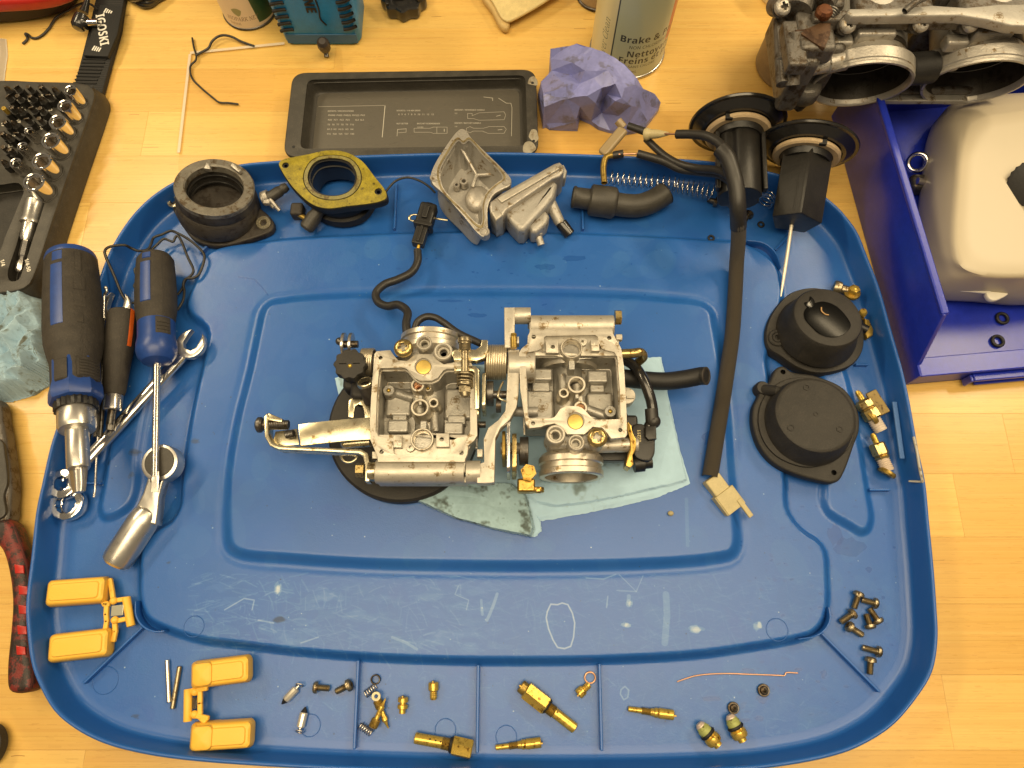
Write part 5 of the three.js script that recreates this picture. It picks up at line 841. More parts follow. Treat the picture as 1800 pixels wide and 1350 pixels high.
for (const [l, p, q] of [['small dark screw under the wiring, left of the first slide', [1262, 356], [1244, 350]], ['small dark bolt right of the wiring below the first slide', [1318, 374], [1308, 388]]]) { const O = at0(p[0], p[1], 8), t = thing('screw', l, 'screw', O); mesh('head', rod([[0, 0], [3, 0], [3.6, 1], [3.6, 3], [0, 3]], O, p, 6, [lerp(p[0], q[0], 0.35), lerp(p[1], q[1], 0.35)], 6), M.darkSteel, t); mesh('thread', rod([[0, 0], [2, 0], [2, 6], [0, 6]], O, [lerp(p[0], q[0], 0.3), lerp(p[1], q[1], 0.3)], 6, q, 6), M.darkSteel, t); }
for (const [l, x, y] of [['tiny black O-ring at the plateau edge left of the wiring', 1252, 415], ['tiny black O-ring just right of the wiring below the slides', 1340, 391]]) { const O = at0(x, y, 6), t = thing('o_ring', l, 'O-ring', O); mesh('band', tf(tor(1.9, 0.75, 10, 28), { p: [0, lidAt(x, y) + 0.7, 0] }), M.rubber, t); }
{ // wiring harness
  const O = at0(1280, 560, 10), t = thing('wiring_harness', 'long black braided wiring harness running down to a cream plug', 'wiring harness', O), L = (x, y, h) => W(x, y, h).sub(O);
  const braid = noiseTex(64, (u, v) => { const a = Math.sin((u + v) * Math.PI * 8), b = Math.sin((u - v) * Math.PI * 8); return 0.5 + 0.25 * Math.max(a, b) + 0.25 * Math.min(a, b); }, 1); braid.repeat.set(90, 6);
  const bm = mat([0.085, 0.070, 0.050], 0.55, 0, { bumpMap: braid, bumpScale: 0.0009 });
  const main = [L(1296, 338, 60), L(1298, 380, 50), L(1298, 420, 34), L(1295, 460, 20), L(1292, 520, 15), L(1287, 590, 15), L(1277, 660, 18), L(1266, 730, 18), L(1256, 790, 18), L(1248, 838, 17)];
  mesh('braided_sleeve', tube(main, 4.9, 160, 20), bm, t, { keepUV: true });
  mesh('taped_section', [tube([L(1266, 262, 66), L(1278, 276, 66), L(1287, 300, 64), L(1294, 330, 61), L(1297, 366, 55), L(1298, 400, 42)], 5.3, 60, 18)], M.cable, t);
  mesh('branch', tube([L(1298, 330, 61), L(1290, 296, 64), L(1278, 268, 63), L(1262, 250, 60), L(1240, 239, 56), L(1215, 236, 50), L(1190, 236, 44)], 3.1, 70, 14), M.cable, t);
  mesh('branch', tube([L(1290, 316, 60), L(1262, 300, 50), L(1226, 296, 38), L(1196, 289, 32), L(1170, 275, 28), L(1150, 258, 26), L(1136, 244, 25)], 2.7, 70, 14), M.cable, t);
  mesh('branch', tube([L(1290, 322, 56), L(1262, 306, 44), L(1230, 302, 34), L(1196, 297, 30), L(1168, 284, 28), L(1142, 276, 28), L(1120, 270, 28)], 2.9, 70, 14), M.cable, t);
  mesh('bare_wire', [along(cyl(0.7, 0.7, 14), L(1192, 236, 44), L(1170, 235, 38))], M.copper, t); mesh('bare_wire', [along(cyl(0.7, 0.7, 14), L(1122, 270, 28), L(1096, 271, 28))], M.copper, t);
  mesh('crimp_connector', rod([[0, 0], [4, 0], [4.4, 1.4], [4, 3], [3.2, 4], [3, 9], [1.6, 15], [1, 17], [0, 17]], O, [1134, 236], 30, [1176, 235], 38), M.connector, t);
  mesh('sleeve', rod([[0, 0], [2.6, 0], [2.8, 12], [0, 12]], O, [1104, 221], 28, [1138, 233], 30), M.cable, t);
  mesh('clear_sleeve', lay(tf(rbox(24, 5, 8, 2, 3), { p: [12, 0, 0] }), L(1097, 226, 28), L(1058, 272, 20)), mat([0.42, 0.32, 0.17], 0.3, 0, { transmission: 0.35, thickness: 0 }), t);
  mesh('sleeve', rod([[0, 0], [2.8, 0], [2.8, 8], [0, 8]], O, [1096, 270], 27, [1078, 273], 25), M.cable, t);
  mesh('terminal', [tube([L(1082, 272, 25), L(1066, 276, 25), L(1061, 290, 24), L(1062, 322, 24)], 2.2, 40, 10)], M.brassDark, t);
  mesh('heat_sleeve', rod([[0, 0], [3, 0], [3, 10], [0, 10]], O, [1096, 224], 28, [1086, 212], 30), mat([0.25, 0.18, 0.09], 0.35), t);
  const a = L(1250, 842, 16), b = L(1290, 896, 13), m = a.clone().lerp(b, 0.42);
  mesh('plug_neck', lay(tf(rbox(13, 8, 11, 1, 2), { p: [5.5, 0, 0] }), a, b), M.connector, t);
  const len = m.distanceTo(b), H2 = 10, W2 = 13;
  mesh('plug_shell', lay([tf(rbox(len, 1.4, W2, 0.4), { p: [len / 2, H2 / 2, 0] }), tf(rbox(len, 1.4, W2, 0.4), { p: [len / 2, -H2 / 2, 0] }), tf(rbox(len, H2, 1.4, 0.4), { p: [len / 2, 0, W2 / 2] }), tf(rbox(len, H2, 1.4, 0.4), { p: [len / 2, 0, -W2 / 2] }), tf(rbox(2, H2, W2, 0.4), { p: [1, 0, 0] })], m, b), M.connector, t);
  mesh('latch', lay(tf(rbox(13, 1.6, 3.2, 0.5), { p: [len + 2, H2 / 2 + 0.6, -W2 / 2 + 2] }), m, b), M.connector, t);
  mesh('contact', lay(tf(rbox(3, 2, 5, 0.4), { p: [len * 0.6, 0, 0] }), m, b), M.blackPure, t);
  mesh('loose_strand', along(cyl(0.6, 0.6, 4), L(1242, 836, 12), L(1232, 828, 11)), M.cable, t);
}
{ const O = at0(1178, 903, 13), t = thing('grit_grain', 'single tan grain lying on the blue panel left of the cream plug', 'grain', O); mesh('grain', tf(sph(1.6, 14, 10), { s: [1.2, 0.8, 1], p: [0, 14.6, 0] }), mat([0.35, 0.3, 0.16], 0.6), t); }

// ---------------------------------------------------------------- bench behind the lid
{ // tray
  const O = at0(725, 195, 0), t = thing('parts_tray', 'shallow grey plastic tray with printed tool chart behind the lid', 'tray', O), cp = (l, h) => l.map(([x, y]) => P2(W(x, y, h).sub(O)));
  const round = (l, h, r) => { const q = cp(l, h), o = []; for (let i = 0; i < q.length; i++) { const [p, c, n] = [q[(i + q.length - 1) % q.length], q[i], q[(i + 1) % q.length]]; const u = (a) => { const d = Math.hypot(a[0] - c[0], a[1] - c[1]); return [c[0] + (a[0] - c[0]) / d * r, c[1] + (a[1] - c[1]) / d * r]; }; const a = u(p), b = u(n); for (let k = 0; k <= 8; k++) { const s = k / 8; o.push([(1 - s) ** 2 * a[0] + 2 * s * (1 - s) * c[0] + s * s * b[0], (1 - s) ** 2 * a[1] + 2 * s * (1 - s) * c[1] + s * s * b[1]]); } } return o; };
  const HT = 17, out = round([[514, 127], [942, 121], [947, 270], [497, 276]], HT, 11), inn = round([[538, 138], [926, 130], [930, 258], [524, 264]], HT, 7);
  mesh('rim', tf(ext(out, 4, 1.1, [inn], 0.6, 3), { p: [0, HT - 4, 0] }), M.greyPlastic, t);
  mesh('outer_wall', stack([[HT - 2, scaleTo(out, 0.99)], [1, scaleTo(out, 0.965)]], 0.5, true), M.greyPlastic, t);
  const fl = scaleTo(inn, 0.94);
  mesh('inner_wall', stack([[HT - 0.6, inn], [HT - 2, scaleTo(inn, 0.992)], [7, scaleTo(inn, 0.965)], [4.6, scaleTo(inn, 0.955)], [3.4, scaleTo(inn, 0.93)], [3.2, scaleTo(inn, 0.9)]], 0.9, true), M.greyPlastic, t);
  let b = [1e9, 1e9, -1e9, -1e9]; for (const [x, z] of fl) b = [Math.min(b[0], x), Math.min(b[1], z), Math.max(b[2], x), Math.max(b[3], z)];
  const CW = 2048, CH = 800, toC = (px, py) => { const p = W(px, py, 3).sub(O); return [(p.x - b[0]) / (b[2] - b[0]) * CW, (p.z - b[1]) / (b[3] - b[1]) * CH]; };
  seedRnd(88);
  const tx = canvasTex(CW, CH, (c) => {
    c.fillStyle = 'rgb(84,80,72)'; c.fillRect(0, 0, CW, CH);
    for (let i = 0; i < 900; i++) { c.fillStyle = rnd() < 0.5 ? `rgba(120,114,100,${rr(0.04, 0.12)})` : `rgba(50,48,42,${rr(0.04, 0.12)})`; c.beginPath(); c.ellipse(rnd() * CW, rnd() * CH, rr(2, 26), rr(1, 8), rr(-0.3, 0.3), 0, 7); c.fill(); }
    const tw = (s, px, py, h, al = 0.75) => { const [x, y] = toC(px, py); c.font = `${h}px sans-serif`; c.fillStyle = `rgba(214,210,196,${al})`; c.fillText(s, x, y); };
    const h1 = 21, h2 = 24;
    tw('SOCKETS / SPECIFICATIONS', 576, 197, h1);
    ['● PH000  PH00  PH0(2)  PH1(2)  PH2', '● PZ0   PZ1   PZ2   PZ3      ● SL2  SL3', '○ T5   T6   T7   T8   T9   T10', '○ H1.5  H2   H2.5   H3   H4', '● T15   T20   T25   T27   T30'].forEach((s, i) => tw(s, 574 - i * 0.6, 204.5 + i * 8.2, h2));
    tw('SOCKETS / 1/4 HEX DRIVE', 697, 196, h1); tw('● 4   5   6   7   8   9   10   11   12   13', 697, 203, h2);
    tw('NUT SETTER', 697, 219, h1); tw('RATCHET SCREWDRIVER', 733, 219, h1); tw('1/4 HEX', 733, 225, 18);
    tw('RATCHET / REVERSIBLE HANDLE', 799, 195, h1); tw('72T', 799, 201, 18); tw('SOCKET / RATCHET HANDLE', 799, 218, h1); tw('1/4', 799, 224, 18);
    const ln = (pts, w = 3) => { c.strokeStyle = 'rgba(206,202,188,0.75)'; c.lineWidth = w; c.beginPath(); pts.forEach(([px, py], i) => { const [x, y] = toC(px, py); i ? c.lineTo(x, y) : c.moveTo(x, y); }); c.stroke(); };
    ln([[677, 186], [672, 242]], 7); ln([[560, 188], [676, 186]], 3); ln([[698, 240], [699, 228], [714, 227]], 4); ln([[714, 226], [714, 233], [700, 234]], 3);
    ln([[728, 226], [756, 226], [762, 224], [786, 224], [786, 235], [762, 235], [756, 233], [728, 233], [728, 226]]); ln([[768, 224], [768, 235]]); ln([[781, 227], [781, 232]], 6);
    ln([[822, 200], [830, 200], [830, 204], [842, 199], [886, 197], [889, 203], [886, 211], [842, 212], [832, 209], [822, 209], [822, 200]]); ln([[872, 205], [880, 203]], 5);
    ln([[820, 226], [826, 223], [832, 226], [850, 226], [860, 223], [886, 223], [890, 228], [886, 235], [858, 235], [848, 231], [832, 231], [826, 234], [820, 231], [820, 226]]); ln([[875, 229], [883, 228]], 5);
    ln([[876, 173], [890, 182], [898, 182], [900, 190], [899, 240]], 5); ln([[850, 171], [866, 173], [866, 178]], 5);
  });
  const fg = tf(ext(fl, 1.6, 0.2), { p: [0, 1.8, 0] }), pos = fg.attributes.position, uv = new Float32Array(pos.count * 2);
  for (let i = 0; i < pos.count; i++) { uv[2 * i] = (pos.getX(i) - b[0]) / (b[2] - b[0]); uv[2 * i + 1] = 1 - (pos.getZ(i) - b[1]) / (b[3] - b[1]); }
  fg.setAttribute('uv', new THREE.BufferAttribute(uv, 2));
  mesh('printed_floor', fg, mat([1, 1, 1], 0.5, 0, { map: tx, bumpMap: grainTex, bumpScale: 0.00002 }), t, { keepUV: true });
  for (const [x, y] of [[516, 258], [936, 146], [938, 248]]) mesh('latch_hole', tf(cyl(1.1, 1.1, 0.4), { p: W(x, y, HT).sub(O).setY(HT - 0.2) }), M.blackPure, t);
  for (const [x, y, a] of [[936, 143, 5], [939, 238, 5], [930, 262, 6]]) mesh('worn_patch', tf(ext(smooth(Array.from({ length: 9 }, (_, i) => [a * (0.5 + 0.5 * hash2(i, x, 3)) * Math.cos(i / 9 * 6.283), a * 1.3 * (0.5 + 0.5 * hash2(i, y, 4)) * Math.sin(i / 9 * 6.283)]), 40), 0.25, 0.05), { p: W(x, y, HT).sub(O).setY(HT - 0.08) }), mat([0.4, 0.36, 0.27], 0.6, 0, { map: dirtyTint }), t);
}
{ // crumpled glove
  const O = at0(1052, 165, 15), t = thing('nitrile_glove', 'crumpled purple blue nitrile glove lying beside the grey tray', 'glove', O);
  const z = [[150, 85, 30], [330, 65, 34], [400, 35, 36], [560, 85, 40], [700, 140, 42], [860, 235, 40], [945, 330, 36], [960, 440, 34], [1040, 470, 28], [1150, 520, 18], [1205, 600, 10], [1180, 660, 6], [1080, 790, 6], [1050, 850, 4], [880, 890, 3], [890, 820, 9], [920, 640, 25], [770, 590, 36], [800, 730, 15], [650, 590, 18], [640, 700, 9], [610, 830, 4], [720, 870, 3], [540, 780, 4], [430, 740, 3], [430, 650, 25], [580, 610, 30], [500, 545, 37], [310, 560, 34], [90, 640, 25], [110, 800, 5], [140, 850, 2], [410, 860, 2], [390, 790, 12], [30, 520, 8], [60, 400, 16], [160, 300, 20], [360, 220, 35], [350, 340, 25], [150, 180, 24], [480, 290, 43], [640, 460, 40], [700, 300, 45], [770, 420, 43], [860, 460, 40], [80, 520, 25], [300, 440, 39], [690, 520, 28], [830, 560, 36], [430, 420, 34], [560, 360, 40], [1110, 640, 12], [1000, 640, 20]];
  mesh('nitrile_sheet', facetSheet(z.map(([x, y, h]) => [x / 5.44 + 940, y / 5.44 + 70, h]), [0, 1, 2, 3, 4, 5, 6, 8, 9, 10, 11, 12, 13, 14, 22, 21, 23, 24, 32, 31, 30, 29, 34, 35, 36, 39], O, 0.8), mat([0.27, 0.29, 0.64], 0.42, 0, { map: tintTex(71, 0.8, 1, 60, [0.75, 0.72, 0.62], 0.6, 512, 5), bump: 0.00005 }), t);
}
{ // brake cleaner can
  const O = at0(1102, 88, 0), t = thing('spray_can', 'pale green spray can of brake cleaner standing behind the glove', 'spray can', O);
  const R = 29, Hc = 120;
  const tx = canvasTex(1536, 1024, (c, w, h) => {
    const U = (mm) => w / 2 + mm / (2 * Math.PI * R) * w, Y = (mm) => h - mm / Hc * h;
    c.fillStyle = 'rgb(178,184,156)'; c.fillRect(0, 0, w, h); c.fillStyle = 'rgb(214,204,160)'; c.fillRect(U(-60), 0, U(-18) - U(-60), h);
    c.fillStyle = 'rgb(60,66,66)'; c.fillRect(U(-18), 0, 9, h); c.fillStyle = 'rgb(196,72,34)'; c.fillRect(U(27), 0, U(46) - U(27), h * 0.78); 
    c.fillStyle = 'rgb(206,200,170)'; c.fillRect(U(46), 0, w, h); c.fillRect(0, 0, U(-60), h);
    c.fillStyle = 'rgb(44,50,52)'; c.font = 'bold 70px sans-serif'; c.fillText('Brake & Parts', U(-13), Y(35)); c.font = '34px sans-serif'; c.fillText('NON CHLORINATED', U(-5), Y(29.6));
    c.font = 'bold 68px sans-serif'; c.fillText('Nettoyant de', U(-6), Y(21.4)); c.fillText('Freins et pièces', U(-11.5), Y(14.6)); c.font = '30px sans-serif'; c.fillText('SANS CHLORE', U(-3), Y(10.4)); c.fillText('390 mL', U(-7), Y(5.4));
    c.save(); c.translate(U(-23), Y(4)); c.rotate(-Math.PI / 2); c.font = 'italic 64px serif'; c.fillStyle = 'rgba(110,120,104,0.9)'; c.fillText('Power Clean', 0, 0); c.restore();
    seedRnd(5); for (let i = 0; i < 300; i++) { c.fillStyle = `rgba(90,84,64,${rr(0.02, 0.12)})`; c.fillRect(rnd() * w, rnd() * h, rr(1, 5), rr(1, 3)); }
  });
  tx.offset.x = 0.5;
  mesh('body', new THREE.CylinderGeometry(R, R, Hc, 72, 1, true).translate(0, Hc / 2 + 2, 0), mat([0.95, 0.95, 0.95], 0.34, 0, { map: tx, clearcoat: 0.3, clearcoatRoughness: 0.2 }), t, { keepUV: true });
  mesh('bottom_seam', tf(tor(R - 0.2, 1.3, 12, 72), { p: [0, 1.6, 0] }), M.steel, t); mesh('top_cone', tf(lathe([[R, 0], [R - 4, 5], [14, 14], [0, 16]], 48), { p: [0, Hc + 2, 0] }), M.steel, t);
}
{ const O = at0(1052, -8, 0), t = thing('tin_can', 'tan tin can with dark base seam behind the spray can', 'can', O); mesh('body', lathe([[0, 1], [17, 1], [17.6, 4], [17.6, 90], [0, 90]], 56), mat([0.48, 0.36, 0.22], 0.4, 0.1, { map: softTint }), t); mesh('bottom_seam', tf(tor(17.5, 1.4, 10, 56), { p: [0, 1.8, 0] }), M.darkSteel, t); }
{ // white and green can
  const O = at0(440, 18, 0), t = thing('canister', 'white and dark green canister with small leaf emblems, back left', 'canister', O), R = 21;
  const tx = canvasTex(1024, 512, (c, w, h) => { const U = (mm) => w / 2 + mm / (2 * Math.PI * R) * w; c.fillStyle = 'rgb(226,206,178)'; c.fillRect(0, 0, w, h); c.fillStyle = 'rgb(30,74,46)'; c.beginPath(); c.moveTo(U(6), 0); c.lineTo(U(60), 0); c.lineTo(U(60), h); c.lineTo(U(12), h - 22); c.fill();
    const leaf = (x, y, s, col) => { c.fillStyle = col; c.beginPath(); c.moveTo(x - s, y - s * 0.4); c.quadraticCurveTo(x + s * 0.2, y - s, x + s, y - s * 0.2); c.quadraticCurveTo(x + s * 0.6, y + s * 0.7, x, y + s * 0.8); c.quadraticCurveTo(x - s, y + s * 0.3, x - s, y - s * 0.4); c.fill(); };
    leaf(U(-2), h - 96, 30, 'rgb(150,148,104)'); leaf(U(-15), h - 170, 26, 'rgb(190,180,140)'); c.fillStyle = 'rgb(130,100,80)'; c.font = 'italic 30px serif'; c.fillText('BIOPARK NET', U(-13), h - 46); c.font = '20px serif'; c.fillText('Natural', U(-12), h - 22); });
  tx.offset.x = 0.5;
  mesh('body', new THREE.CylinderGeometry(R, R, 90, 64, 1, true).translate(0, 46.5, 0), mat([0.95, 0.95, 0.95], 0.42, 0, { map: tx }), t, { keepUV: true }); mesh('bottom_seam', tf(tor(R - 0.2, 1.1, 10, 64), { p: [0, 1.3, 0] }), M.darkSteel, t); mesh('top', tf(cyl(R, R - 2, 4, 48), { p: [0, 91.5, 0] }), M.steel, t);
}
{ // teal housing
  const O = at0(570, 78, 0), t = thing('charger_box', 'teal plastic box with curved dark vents standing at the back', 'charger', O), teal = mat([0.010, 0.26, 0.62], 0.42, 0, { map: softTint, bump: 0.00006 });
  const wall = ext([[-25, 0], [-21, 0], [21, 0], [29, 0], [34, -90], [-33, -90], [-29, -6]].map(([x, y]) => [x, y]), 44, 3, [], 0.6, 4).rotateX(Math.PI / 2);
  // drawn in x and height, pushed back from the front face
  mesh('shell', tf(stackRR([[0, -30, -42, 29, 0, 7], [1.5, -31, -43, 30, 0.8, 7], [30, -32.5, -43, 32, 1, 7], [95, -35, -44, 36, 1.5, 7]], 0.7), { p: [0, 0.5, 0] }), teal, t);
  mesh('base_strip', tf(rbox(56, 9, 1.2, 0.5), { p: [0, 7, 0.9] }), mat([0.03, 0.11, 0.22], 0.5), t);
  for (const s of [-1, 1]) for (let i = 0; i < 8; i++) { const y = 17 + i * 6.4, pts = Array.from({ length: 7 }, (_, k) => V(s * (19.5 + k * 1.75), y + (s > 0 ? 1 : -0.6) * (k / 6) ** 2 * 3.2, 1.55 + y * 0.006)); mesh('vent', tube(pts, 1.3, 20, 8), M.blackPure, t); }
  mesh('letter', tf(new TextGeometry('UNE', { font, size: 7.5, depth: 0.5, curveSegments: 3 }), { r: [0, 0, -Math.PI / 2], p: [-4.5, 54, 1.4] }), M.blackPure, t);
  mesh('emblem_arc', tube([V(2, 60, 1.8), V(4.5, 48, 1.7), V(5, 36, 1.6), V(4, 27, 1.5), V(7, 21, 1.5)], 0.6, 40, 6), M.blackPure, t);
  mesh('plug', [along(lathe([[0, 0], [2.6, 0], [4.4, 2], [5, 6], [4.4, 11], [2.4, 14], [0, 14]], 26), W(566, 72, 20).sub(O), W(572, 86, 8).sub(O))], mat([0.03, 0.022, 0.018], 0.5), t);
  mesh('plug_tip', along(lathe([[0, 0], [1.9, 0], [1.9, 7], [0, 7]], 20), W(572, 84, 6).sub(O), W(574, 99, 3).sub(O)), M.darkSteel, t);
}
{ const O = at0(712, 10, 0), t = thing('knob_cap', 'black ribbed plastic knob at the top of the bench', 'knob', O), pts = []; for (let i = 0; i < 80; i++) { const a = i / 80 * 6.283, q = 17.5 + 1.3 * Math.sin(a * 9); pts.push([q * Math.cos(a), q * Math.sin(a)]); }
  mesh('skirt', ext(pts, 12, 3, [], 0.5, 3), M.rubberGloss, t); mesh('hub', tf(lathe([[0, 0], [11, 0], [10, 8], [7, 10], [0, 10.4]], 32), { p: [-3, 12, -3] }), M.blackPlastic, t); mesh('spout', along(cyl(3.4, 3, 14), V(6, 12, -4), V(14, 14, 6)), M.blackPlastic, t); mesh('fin', [tf(rbox(3, 7, 12, 1), { p: [-12, 10, 6] })], M.blackPlastic, t); }
{ const O = at0(900, 5, 0), cp = (l, h) => l.map(([x, y]) => P2(W(x, y, h).sub(O))), t = thing('paper_packet', 'pale yellow folded paper packet with a rounded corner, top of the bench', 'packet', O), pm = mat([0.80, 0.64, 0.30], 0.55, 0, { map: softTint, bump: 0.00008 });
  mesh('front_sheet', tf(ext(smooth(cp([[846, -30], [866, 4], [884, 34], [894, 38], [906, 33], [960, 2], [1000, -30]], 10), 60), 3, 1.2, [], 0.7, 3), { p: [0, 8, 0] }), pm, t);
  mesh('back_sheet', tf(ext(smooth(cp([[846, -30], [864, 2], [882, 32], [892, 34], [896, 24], [890, -10], [900, -40]], 16), 60), 7, 2.5, [], 0.7, 3), { p: [0, 1, 0] }), mat([0.66, 0.46, 0.18], 0.6, 0, { map: softTint }), t); }
{ // coil of black cable
  const O = at0(262, -12, 0), t = thing('cable_coil', 'coiled glossy black cable at the top left of the bench', 'cable', O), pts = [];
  for (let i = 0; i <= 200; i++) { const a = i / 200 * 6.283 * 5.3; pts.push(V((15 - i * 0.012 + 1.4 * Math.sin(i)) * Math.cos(a), 3 + i * 0.05, (15 + 1.2 * Math.cos(i * 0.7)) * Math.sin(a))); }
  mesh('loops', tube(pts, 2.6, 400, 10), M.rubberGloss, t); mesh('plug_body', tf(rbox(12, 8, 8, 2, 3), { p: [2, 8, 0], r: [0, 0.6, 0] }), M.rubberGloss, t); }
{ // strap with lettering
  const O = at0(178, 75, 0), t = thing('ski_strap', 'black webbing strap printed IGOSKI in white, running to the socket case', 'strap', O), L = (x, y, h) => W(x, y, h).sub(O);
  const rib = noiseTex(64, (u, v) => 0.5 + 0.5 * Math.sin(v * 6.283 * 8), 1); rib.repeat.set(500, 60);
  const web = mat([0.016, 0.0155, 0.015], 0.75, 0, { bumpMap: rib, bumpScale: 0.0004 });
  const seg = (name, l, h, th, m) => mesh(name, tf(ext(l.map(([x, y]) => P2(L(x, y, h))), th, 0.6, [], 0.6, 2), { p: [0, h - th, 0] }), m, t);
  seg('lower_webbing', [[172, -20], [220, -20], [210, 50], [195, 102], [178, 165], [126, 165], [143, 102], [156, 50]], 6, 5, web);
  seg('lettered_patch', [[176, 8], [216, 10], [206, 60], [189, 99], [147, 97], [158, 66], [164, 36]], 9.5, 3.5, mat([0.010, 0.010, 0.010], 0.7, 0, { bump: 0.0002 }));
  for (let i = 0; i < 8; i++) { const y = 104 + i * 6, x0 = 147 - i * 2.5; mesh('webbing_rib', along(cyl(0.75, 0.75, L(x0, y, 6).distanceTo(L(x0 + 40, y + 1, 6)), 10), L(x0, y, 6.1), L(x0 + 40, y + 1, 6.1)), web, t); }
  const tg = text3('IGOSKI', 6.9, 0.2), ang = -1.275;
  mesh('letters', tf(tg, { r: [0, ang, 0], p: L(180, 52, 9.5).setY(9.48) }), mat([0.74, 0.72, 0.66], 0.6), t);
  for (const [y0, s] of [[20, 1], [86, -1]]) for (let k = 0; k < 4; k++) { const c = L(190 - (y0 - 21) * 0.31 + (k - 1.5) * 3.6, y0 + (k - 1.5) * 1.0, 9.5); mesh('logo_bar', tf(rbox(1.1, 0.24, 4.6 - 0.7 * k * (s > 0 ? 1 : 0.3), 0.1), { r: [0, -0.3, 0], p: c.setY(9.55) }), mat([0.74, 0.72, 0.66], 0.6), t); }
}
{ // right-angle plug
  const O = at0(142, 38, 8), t = thing('barrel_plug', 'black right angle barrel plug with silver tip resting on the strap', 'plug', O), L = (x, y, h) => W(x, y, h).sub(O);
  mesh('body', [along(lathe([[0, -4], [4, -3.4], [5.6, -1], [5.8, 3], [5.2, 8], [0, 9]], 32), L(139, 44, 13), L(148, 20, 15)), along(lathe([[0, 0], [5.4, 0], [4.6, 7], [0, 7]], 28), L(137, 41, 13), L(155, 42, 13))], M.rubberGloss, t);
  mesh('tip', along(lathe([[0, 0], [2.7, 0], [2.7, 9], [2.3, 9.6], [0, 9.6]], 28), L(152, 40, 13), L(174, 40, 13)), M.chrome, t);
  mesh('strain_relief', along(lathe([[0, 0], [3.4, 0], [2.4, 6], [1.7, 12], [0, 12]], 24), L(147, 22, 15), L(153, 2, 17)), M.rubberGloss, t); mesh('lead', tube([L(152, 6, 16), L(156, -10, 17), L(160, -40, 18)], 1.6, 30, 10), M.cable, t);
}
{ const O = at0(40, 5, 0), cp = (l, h) => l.map(([x, y]) => P2(W(x, y, h).sub(O))), t = thing('tool_case', 'red and black rounded case edge in the top left corner', 'case', O);
  mesh('black_base', tf(ext(smooth(cp([[-120, 44], [0, 40], [60, 34], [100, 24], [130, 8], [150, -20], [120, -80], [-120, -80]], 3), 80), 22, 5, [], 0.7, 4), { p: [0, 0.5, 0] }), mat([0.028, 0.016, 0.012], 0.5, 0, { map: softTint }), t);
  mesh('red_lid', tf(ext(smooth(cp([[-120, 10], [0, 8], [60, 4], [100, -4], [130, -20], [130, -80], [-120, -80]], 26), 80), 12, 4, [], 0.7, 4), { p: [0, 17, 0] }), M.redPlastic, t); }
{ const O = at0(80, 55, 0), t = thing('thin_cable', 'thin black cable with frayed bent end beside the red case', 'cable', O), L = ([x, y, h]) => W(x, y, h).sub(O); mesh('strand', tube([[172, 18, 6], [160, 8, 8], [146, 6, 8], [120, 18, 5], [98, 32, 2.2], [86, 50, 1.6], [74, 62, 1.4], [64, 67, 1.4], [55, 66, 1.4], [50, 61, 1.6], [44, 59, 2], [47, 64, 1.6], [48, 69, 1.4], [40, 77, 1.4]].map(L), 0.95, 120, 8), M.cable, t); }
{ const O = at0(375, 120, 0), t = thing('loose_wire', 'thin black forked wire lying on the bench left of the tray', 'wire', O), L = ([x, y, h]) => W(x, y, h).sub(O);
  mesh('strand', capTube([[338, 67, 2], [341, 84, 2.4], [345, 98, 2.6], [344, 106, 2.6], [336, 114, 2.4], [334, 122, 2.4], [338, 138, 2.2], [352, 153, 2], [372, 170, 2], [386, 180, 1.9], [402, 181, 1.8], [418, 183, 1.6]].map(L), 0.75, 120, 8), M.cable, t);
  mesh('strand', capTube([[345, 97, 2.6], [358, 90, 2.6], [367, 84, 3], [372, 74, 4], [382, 65, 5], [394, 62, 5], [408, 65, 4], [424, 73, 3], [446, 81, 2]].map(L), 0.95, 90, 8), M.cable, t); }
{ // clear film
  const O = at0(440, 190, 0), t = thing('plastic_sleeve', 'clear plastic sleeve lying flat on the wood behind the left manifold', 'plastic sleeve', O);
  const o = [[332, 92], [430, 86], [520, 78], [600, 84], [620, 300], [420, 310], [312, 300], [320, 200]].map(([x, y]) => P2(W(x, y, 1).sub(O)));
  const film = mat([0.97, 0.96, 0.93], 0.16, 0, { transmission: 1, thickness: 0, ior: 1.35, specularIntensity: 0.5 });
  mesh('film', crumple(o, { amp: 0.9, folds: 5, scale: 90, seed: 3, nr: 40, na: 160, edge: 0.02, lift: 0.5 }), film, t);
  const milk = mat([0.9, 0.85, 0.74], 0.4, 0, { transmission: 0.6, thickness: 0 });
  mesh('sealed_edge', lay(tf(rbox(W(334, 95, 1).distanceTo(W(314, 268, 1)), 0.5, 2.2, 0.2), { p: [W(334, 95, 1).distanceTo(W(314, 268, 1)) / 2, 0, 0] }), W(334, 95, 1.6).sub(O), W(314, 268, 1.6).sub(O)), milk, t);
  mesh('sealed_edge', lay(tf(rbox(W(334, 93, 1).distanceTo(W(500, 76, 1)), 0.5, 2.4, 0.2), { p: [W(334, 93, 1).distanceTo(W(500, 76, 1)) / 2, 0, 0] }), W(334, 93, 1.7).sub(O), W(500, 76, 1.7).sub(O)), milk, t);
}
{ const O = at0(-20, 110, 0), t = thing('plastic_bag', 'milky plastic bag edge at the left side above the socket case', 'bag', O); mesh('sheet', crumple([[-80, 60], [8, 64], [10, 90], [2, 156], [-80, 160]].map(([x, y]) => P2(W(x, y, 3).sub(O))), { amp: 4, dome: 3, folds: 6, scale: 40, seed: 8, nr: 24, na: 90 }), mat([0.7, 0.66, 0.56], 0.4, 0, { transmission: 0.3, thickness: 0 }), t); }
